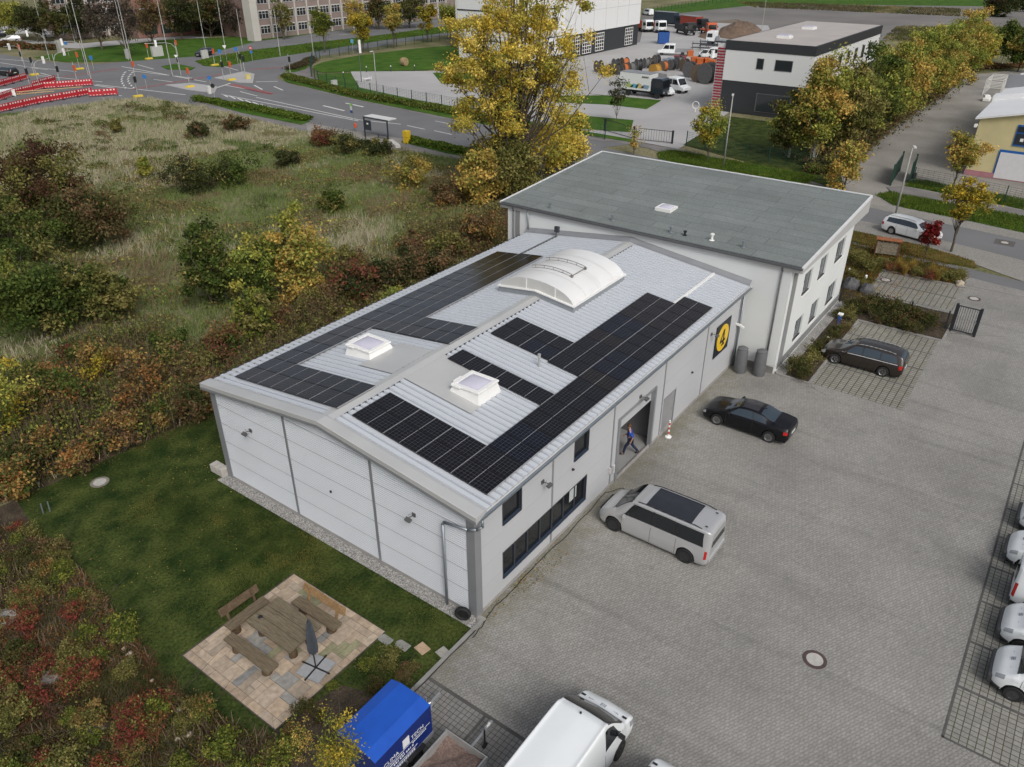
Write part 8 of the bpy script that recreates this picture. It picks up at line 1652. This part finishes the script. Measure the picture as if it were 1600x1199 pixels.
def lcol(x, y, g_):
    m = len(x); f = vnoise(x, y, 1.8, 41)*.6+vnoise(x, y, .6, 42)*.4; f2 = vnoise(x, y, 5, 43)
    c = np.where((f > .62)[:, None], np.array((.17, .18, .045)), np.where((f < .36)[:, None], np.array((.020, .040, .010)), np.array((.045, .078, .018)))); c = np.where((f2 > .62)[:, None], c*np.array((1.25, 1.0, 1.0)), c); return c, np.ones(m)
blades_field('lawn_grass', 'short mown lawn grass between the gable and the bushes', lawnp, 90000, .055, .018, lcol, 9, 3, 1.0, .01, [patio_hole])
def gcol(x, y, g_): m = len(x); P = np.array(gc); return P[g_.integers(0, 4, m)], np.ones(m)
for nm_, lb, pts, n in [('verge_grass', 'grass of the verge before the yellow hall', [(1370, 305), (1395, 301), (1480, 318), (1620, 343), (1620, 368), (1500, 342), (1420, 326), (1395, 320)], 5000), ('verge_grass', 'grass of the verge behind the bitumen roof', [(1028, 240), (1050, 236), (1180, 258), (1275, 276), (1262, 286), (1120, 268), (1050, 253), (1030, 248)], 6000), ('verge_grass', 'grass of the strip inside the thin mesh fence', [(1418, 284), (1445, 284), (1640, 322), (1640, 336), (1500, 307), (1416, 291)], 4000), ('verge_grass', 'grass of the long green median', [(305, 96), (340, 88), (400, 78), (500, 66), (600, 55), (690, 42), (690, 52), (600, 63), (500, 79), (400, 94), (345, 105), (318, 103)], 9000)]:
    blades_field(nm_, lb, GP(pts), n, .22, .07, gcol, 12, 4, .9, .05)
def vcol(x, y, g_): m = len(x); P = np.array([(.09, .11, .025), (.20, .15, .04), (.07, .09, .02), (.22, .09, .03)]); return P[g_.integers(0, 4, m)], np.ones(m)
blades_field('verge_leaves', 'leaf littered grass of the verge by the white car', [(51.0, 2.2), (53.9, 1.4), (53.4, -5), (52.0, -8.9), (50.6, -9.3), (50.0, -7), (50.6, 0)], 3500, .09, .06, vcol, 13, 4, 1.4, .05)
blades_field('front_bed_plants', 'low ground cover plants of the front beds', [(37.8, -2.6), (40.2, -3.6), (45.7, -3.5), (45.9, -9.1), (49.0, -8.5), (50.3, -.5), (50.5, 3), (37.8, 3)], 6000, .22, .06, vcol, 14, 5, 1.0, .05)
def scol(x, y, g_): m = len(x); P = np.array([(.28, .23, .12), (.12, .13, .04), (.10, .09, .05), (.20, .17, .09)]); i = np.clip((vnoise(x, y, 9, 51)*3+g_.uniform(0, 1, m)).astype(int), 0, 3); return P[i], np.ones(m)
blades_field('rough_grass', 'rough dry grass beyond the gravel lot', GP([(1380, 62), (1400, 42), (1600, 45), (1640, 90), (1500, 70)])+[], 7000, .5, .14, scol, 15, 4, 1.0)
blades_field('rough_grass', 'dry grass between the gravel lot and the far lawn', GP([(1150, 3), (1500, 14), (1500, 26), (1180, 12)]), 6000, .5, .18, scol, 16, 4, 1.0)
# loose stones in the beds
for k_, (u, v) in enumerate([(160, 1008), (195, 1015), (203, 1024), (201, 1034), (170, 1003), (282, 1110), (292, 1149), (278, 1157), (296, 1150), (238, 1065)]):
    boulder(*G(u, v), .07+.03*(k_ % 3), f'small pale stone in the foreground bed, {ORD[k_]} from the lawn edge', m_rockw, .05)
# ------------------------------------------------------------------ worker in blue striding through the roller gate
def person():
    jp = {'pelvis': (0, 0, .93), 'spine': (.03, 0, 1.12), 'chest': (.06, 0, 1.33), 'neck': (.08, 0, 1.47), 'headb': (.10, 0, 1.54), 'head': (.12, 0, 1.66),
          'hipL': (0, .09, .90), 'kneeL': (.22, .10, .50), 'ankL': (.30, .10, .10), 'toeL': (.46, .10, .05), 'hipR': (0, -.09, .90), 'kneeR': (-.12, -.10, .49), 'ankR': (-.42, -.10, .16), 'toeR': (-.30, -.10, .04),
          'shL': (.06, .18, 1.38), 'elL': (-.10, .24, 1.13), 'wrL': (-.02, .25, .90), 'shR': (.06, -.18, 1.38), 'elR': (.08, -.24, 1.10), 'wrR': (.28, -.20, .98)}
    def skin(name, bones, radii, mat, parent):
        names = []; [names.append(a) for bn in bones for a in bn if a not in names]; me = bpy.data.meshes.new(name); me.from_pydata([jp[a] for a in names], [(names.index(a), names.index(b_)) for a, b_ in bones], []); me.materials.append(mat)
        o = bpy.data.objects.new(name, me); C.objects.link(o); md = o.modifiers.new('skin', 'SKIN')
        for i, a in enumerate(names): r = radii[a]; me.skin_vertices[0].data[i].radius = (r, r*(1.25 if a in ('chest', 'spine', 'pelvis') else 1))
        me.skin_vertices[0].data[0].use_root = True; o.modifiers.new('sub', 'SUBSURF').levels = 2; o.modifiers['sub'].render_levels = 2; o.parent = parent; return o
    x, y = G(983, 710); t = thing('person', 'worker in a blue shirt and dark trousers striding into the open gate', 'person', (x, y, .012), rad(118))
    R_ = {'pelvis': .13, 'spine': .125, 'chest': .14, 'neck': .055, 'headb': .06, 'head': .10, 'hipL': .09, 'kneeL': .06, 'ankL': .042, 'toeL': .035, 'hipR': .09, 'kneeR': .06, 'ankR': .042, 'toeR': .035, 'shL': .06, 'elL': .045, 'wrL': .03, 'shR': .06, 'elR': .045, 'wrR': .03}
    bones = [('pelvis', 'spine'), ('spine', 'chest'), ('chest', 'neck'), ('neck', 'headb'), ('headb', 'head'), ('pelvis', 'hipL'), ('hipL', 'kneeL'), ('kneeL', 'ankL'), ('ankL', 'toeL'), ('pelvis', 'hipR'), ('hipR', 'kneeR'), ('kneeR', 'ankR'), ('ankR', 'toeR'), ('chest', 'shL'), ('shL', 'elL'), ('elL', 'wrL'), ('chest', 'shR'), ('shR', 'elR'), ('elR', 'wrR')]
    sk = M('skin', (.42, .25, .18), .6, .05, 5); body = skin('body', bones, R_, sk, t)
    grow = lambda d: {k: v+d for k, v in R_.items()}
    skin('trousers', [b_ for b_ in bones if b_ in [('pelvis', 'hipL'), ('hipL', 'kneeL'), ('kneeL', 'ankL'), ('pelvis', 'hipR'), ('hipR', 'kneeR'), ('kneeR', 'ankR')]], grow(.018), M('work_trousers', (.012, .02, .055), .85, .1, 8), t)
    skin('shirt', [('spine', 'chest'), ('pelvis', 'spine'), ('chest', 'shL'), ('shL', 'elL'), ('chest', 'shR'), ('shR', 'elR')], grow(.016), M('work_shirt', (.012, .06, .33), .8, .1, 8), t)
    hc = jp['head']; hair = M('hair_brown', (.10, .05, .025), .8, .1, 20); b = MB(); b.lathe([(0, .125), (.06, .11), (.10, .06), (.108, .0), (.10, -.03)][::-1], (hc[0]-.012, hc[1], hc[2]+.01), n=16); b.build('hair', hair, t, smooth=True)
    f = MB().obox((hc[0]+.105, 0, hc[2]-.02), (.03, .02, .035)); f.build('nose', sk, t, bevel=.006)
    for s_ in (1, -1):
        MB().obox((hc[0]+.092, s_*.033, hc[2]+.012), (.012, .02, .01)).build('eye', m_black, t); MB().obox((hc[0], s_*.10, hc[2]-.01), (.03, .015, .05)).build('ear', sk, t)
        w_ = jp['wrL' if s_ > 0 else 'wrR']; d = Vector((.25, 0, -1)).normalized() if s_ > 0 else Vector((.8, .1, -.35)).normalized(); hd = MB(); p0 = Vector(w_); sd_ = Vector((0, 1, 0)); up = d.cross(sd_)
        hd.cyl(p0, p0+d*.09, .03, .036, 10)
        for k_, (o_, ln) in enumerate(((-.024, .062), (-.008, .075), (.008, .08), (.024, .068))): a_ = p0+d*.085+sd_*o_; m_ = a_+d*ln*.55+up*.008; hd.cyl(a_, m_, .009, .008, 6); hd.cyl(m_, m_+(d*.8+up*.6)*ln*.5, .008, .006, 6)
        a_ = p0+d*.03+up*.02; hd.cyl(a_, a_+(d+up*1.1).normalized()*.05, .011, .009, 6); hd.build('hand', sk, t, smooth=True)
        q = jp['ankL' if s_ > 0 else 'ankR']; e = jp['toeL' if s_ > 0 else 'toeR']; sh = MB(); v0, v1 = Vector(q), Vector(e); sh.cyl(v0-(v1-v0)*.35+Vector((0, 0, -.03)), v1+Vector((0, 0, .0)), .05, .04, 10); sh.build('shoe', m_black, t, smooth=True)
    return t
person()
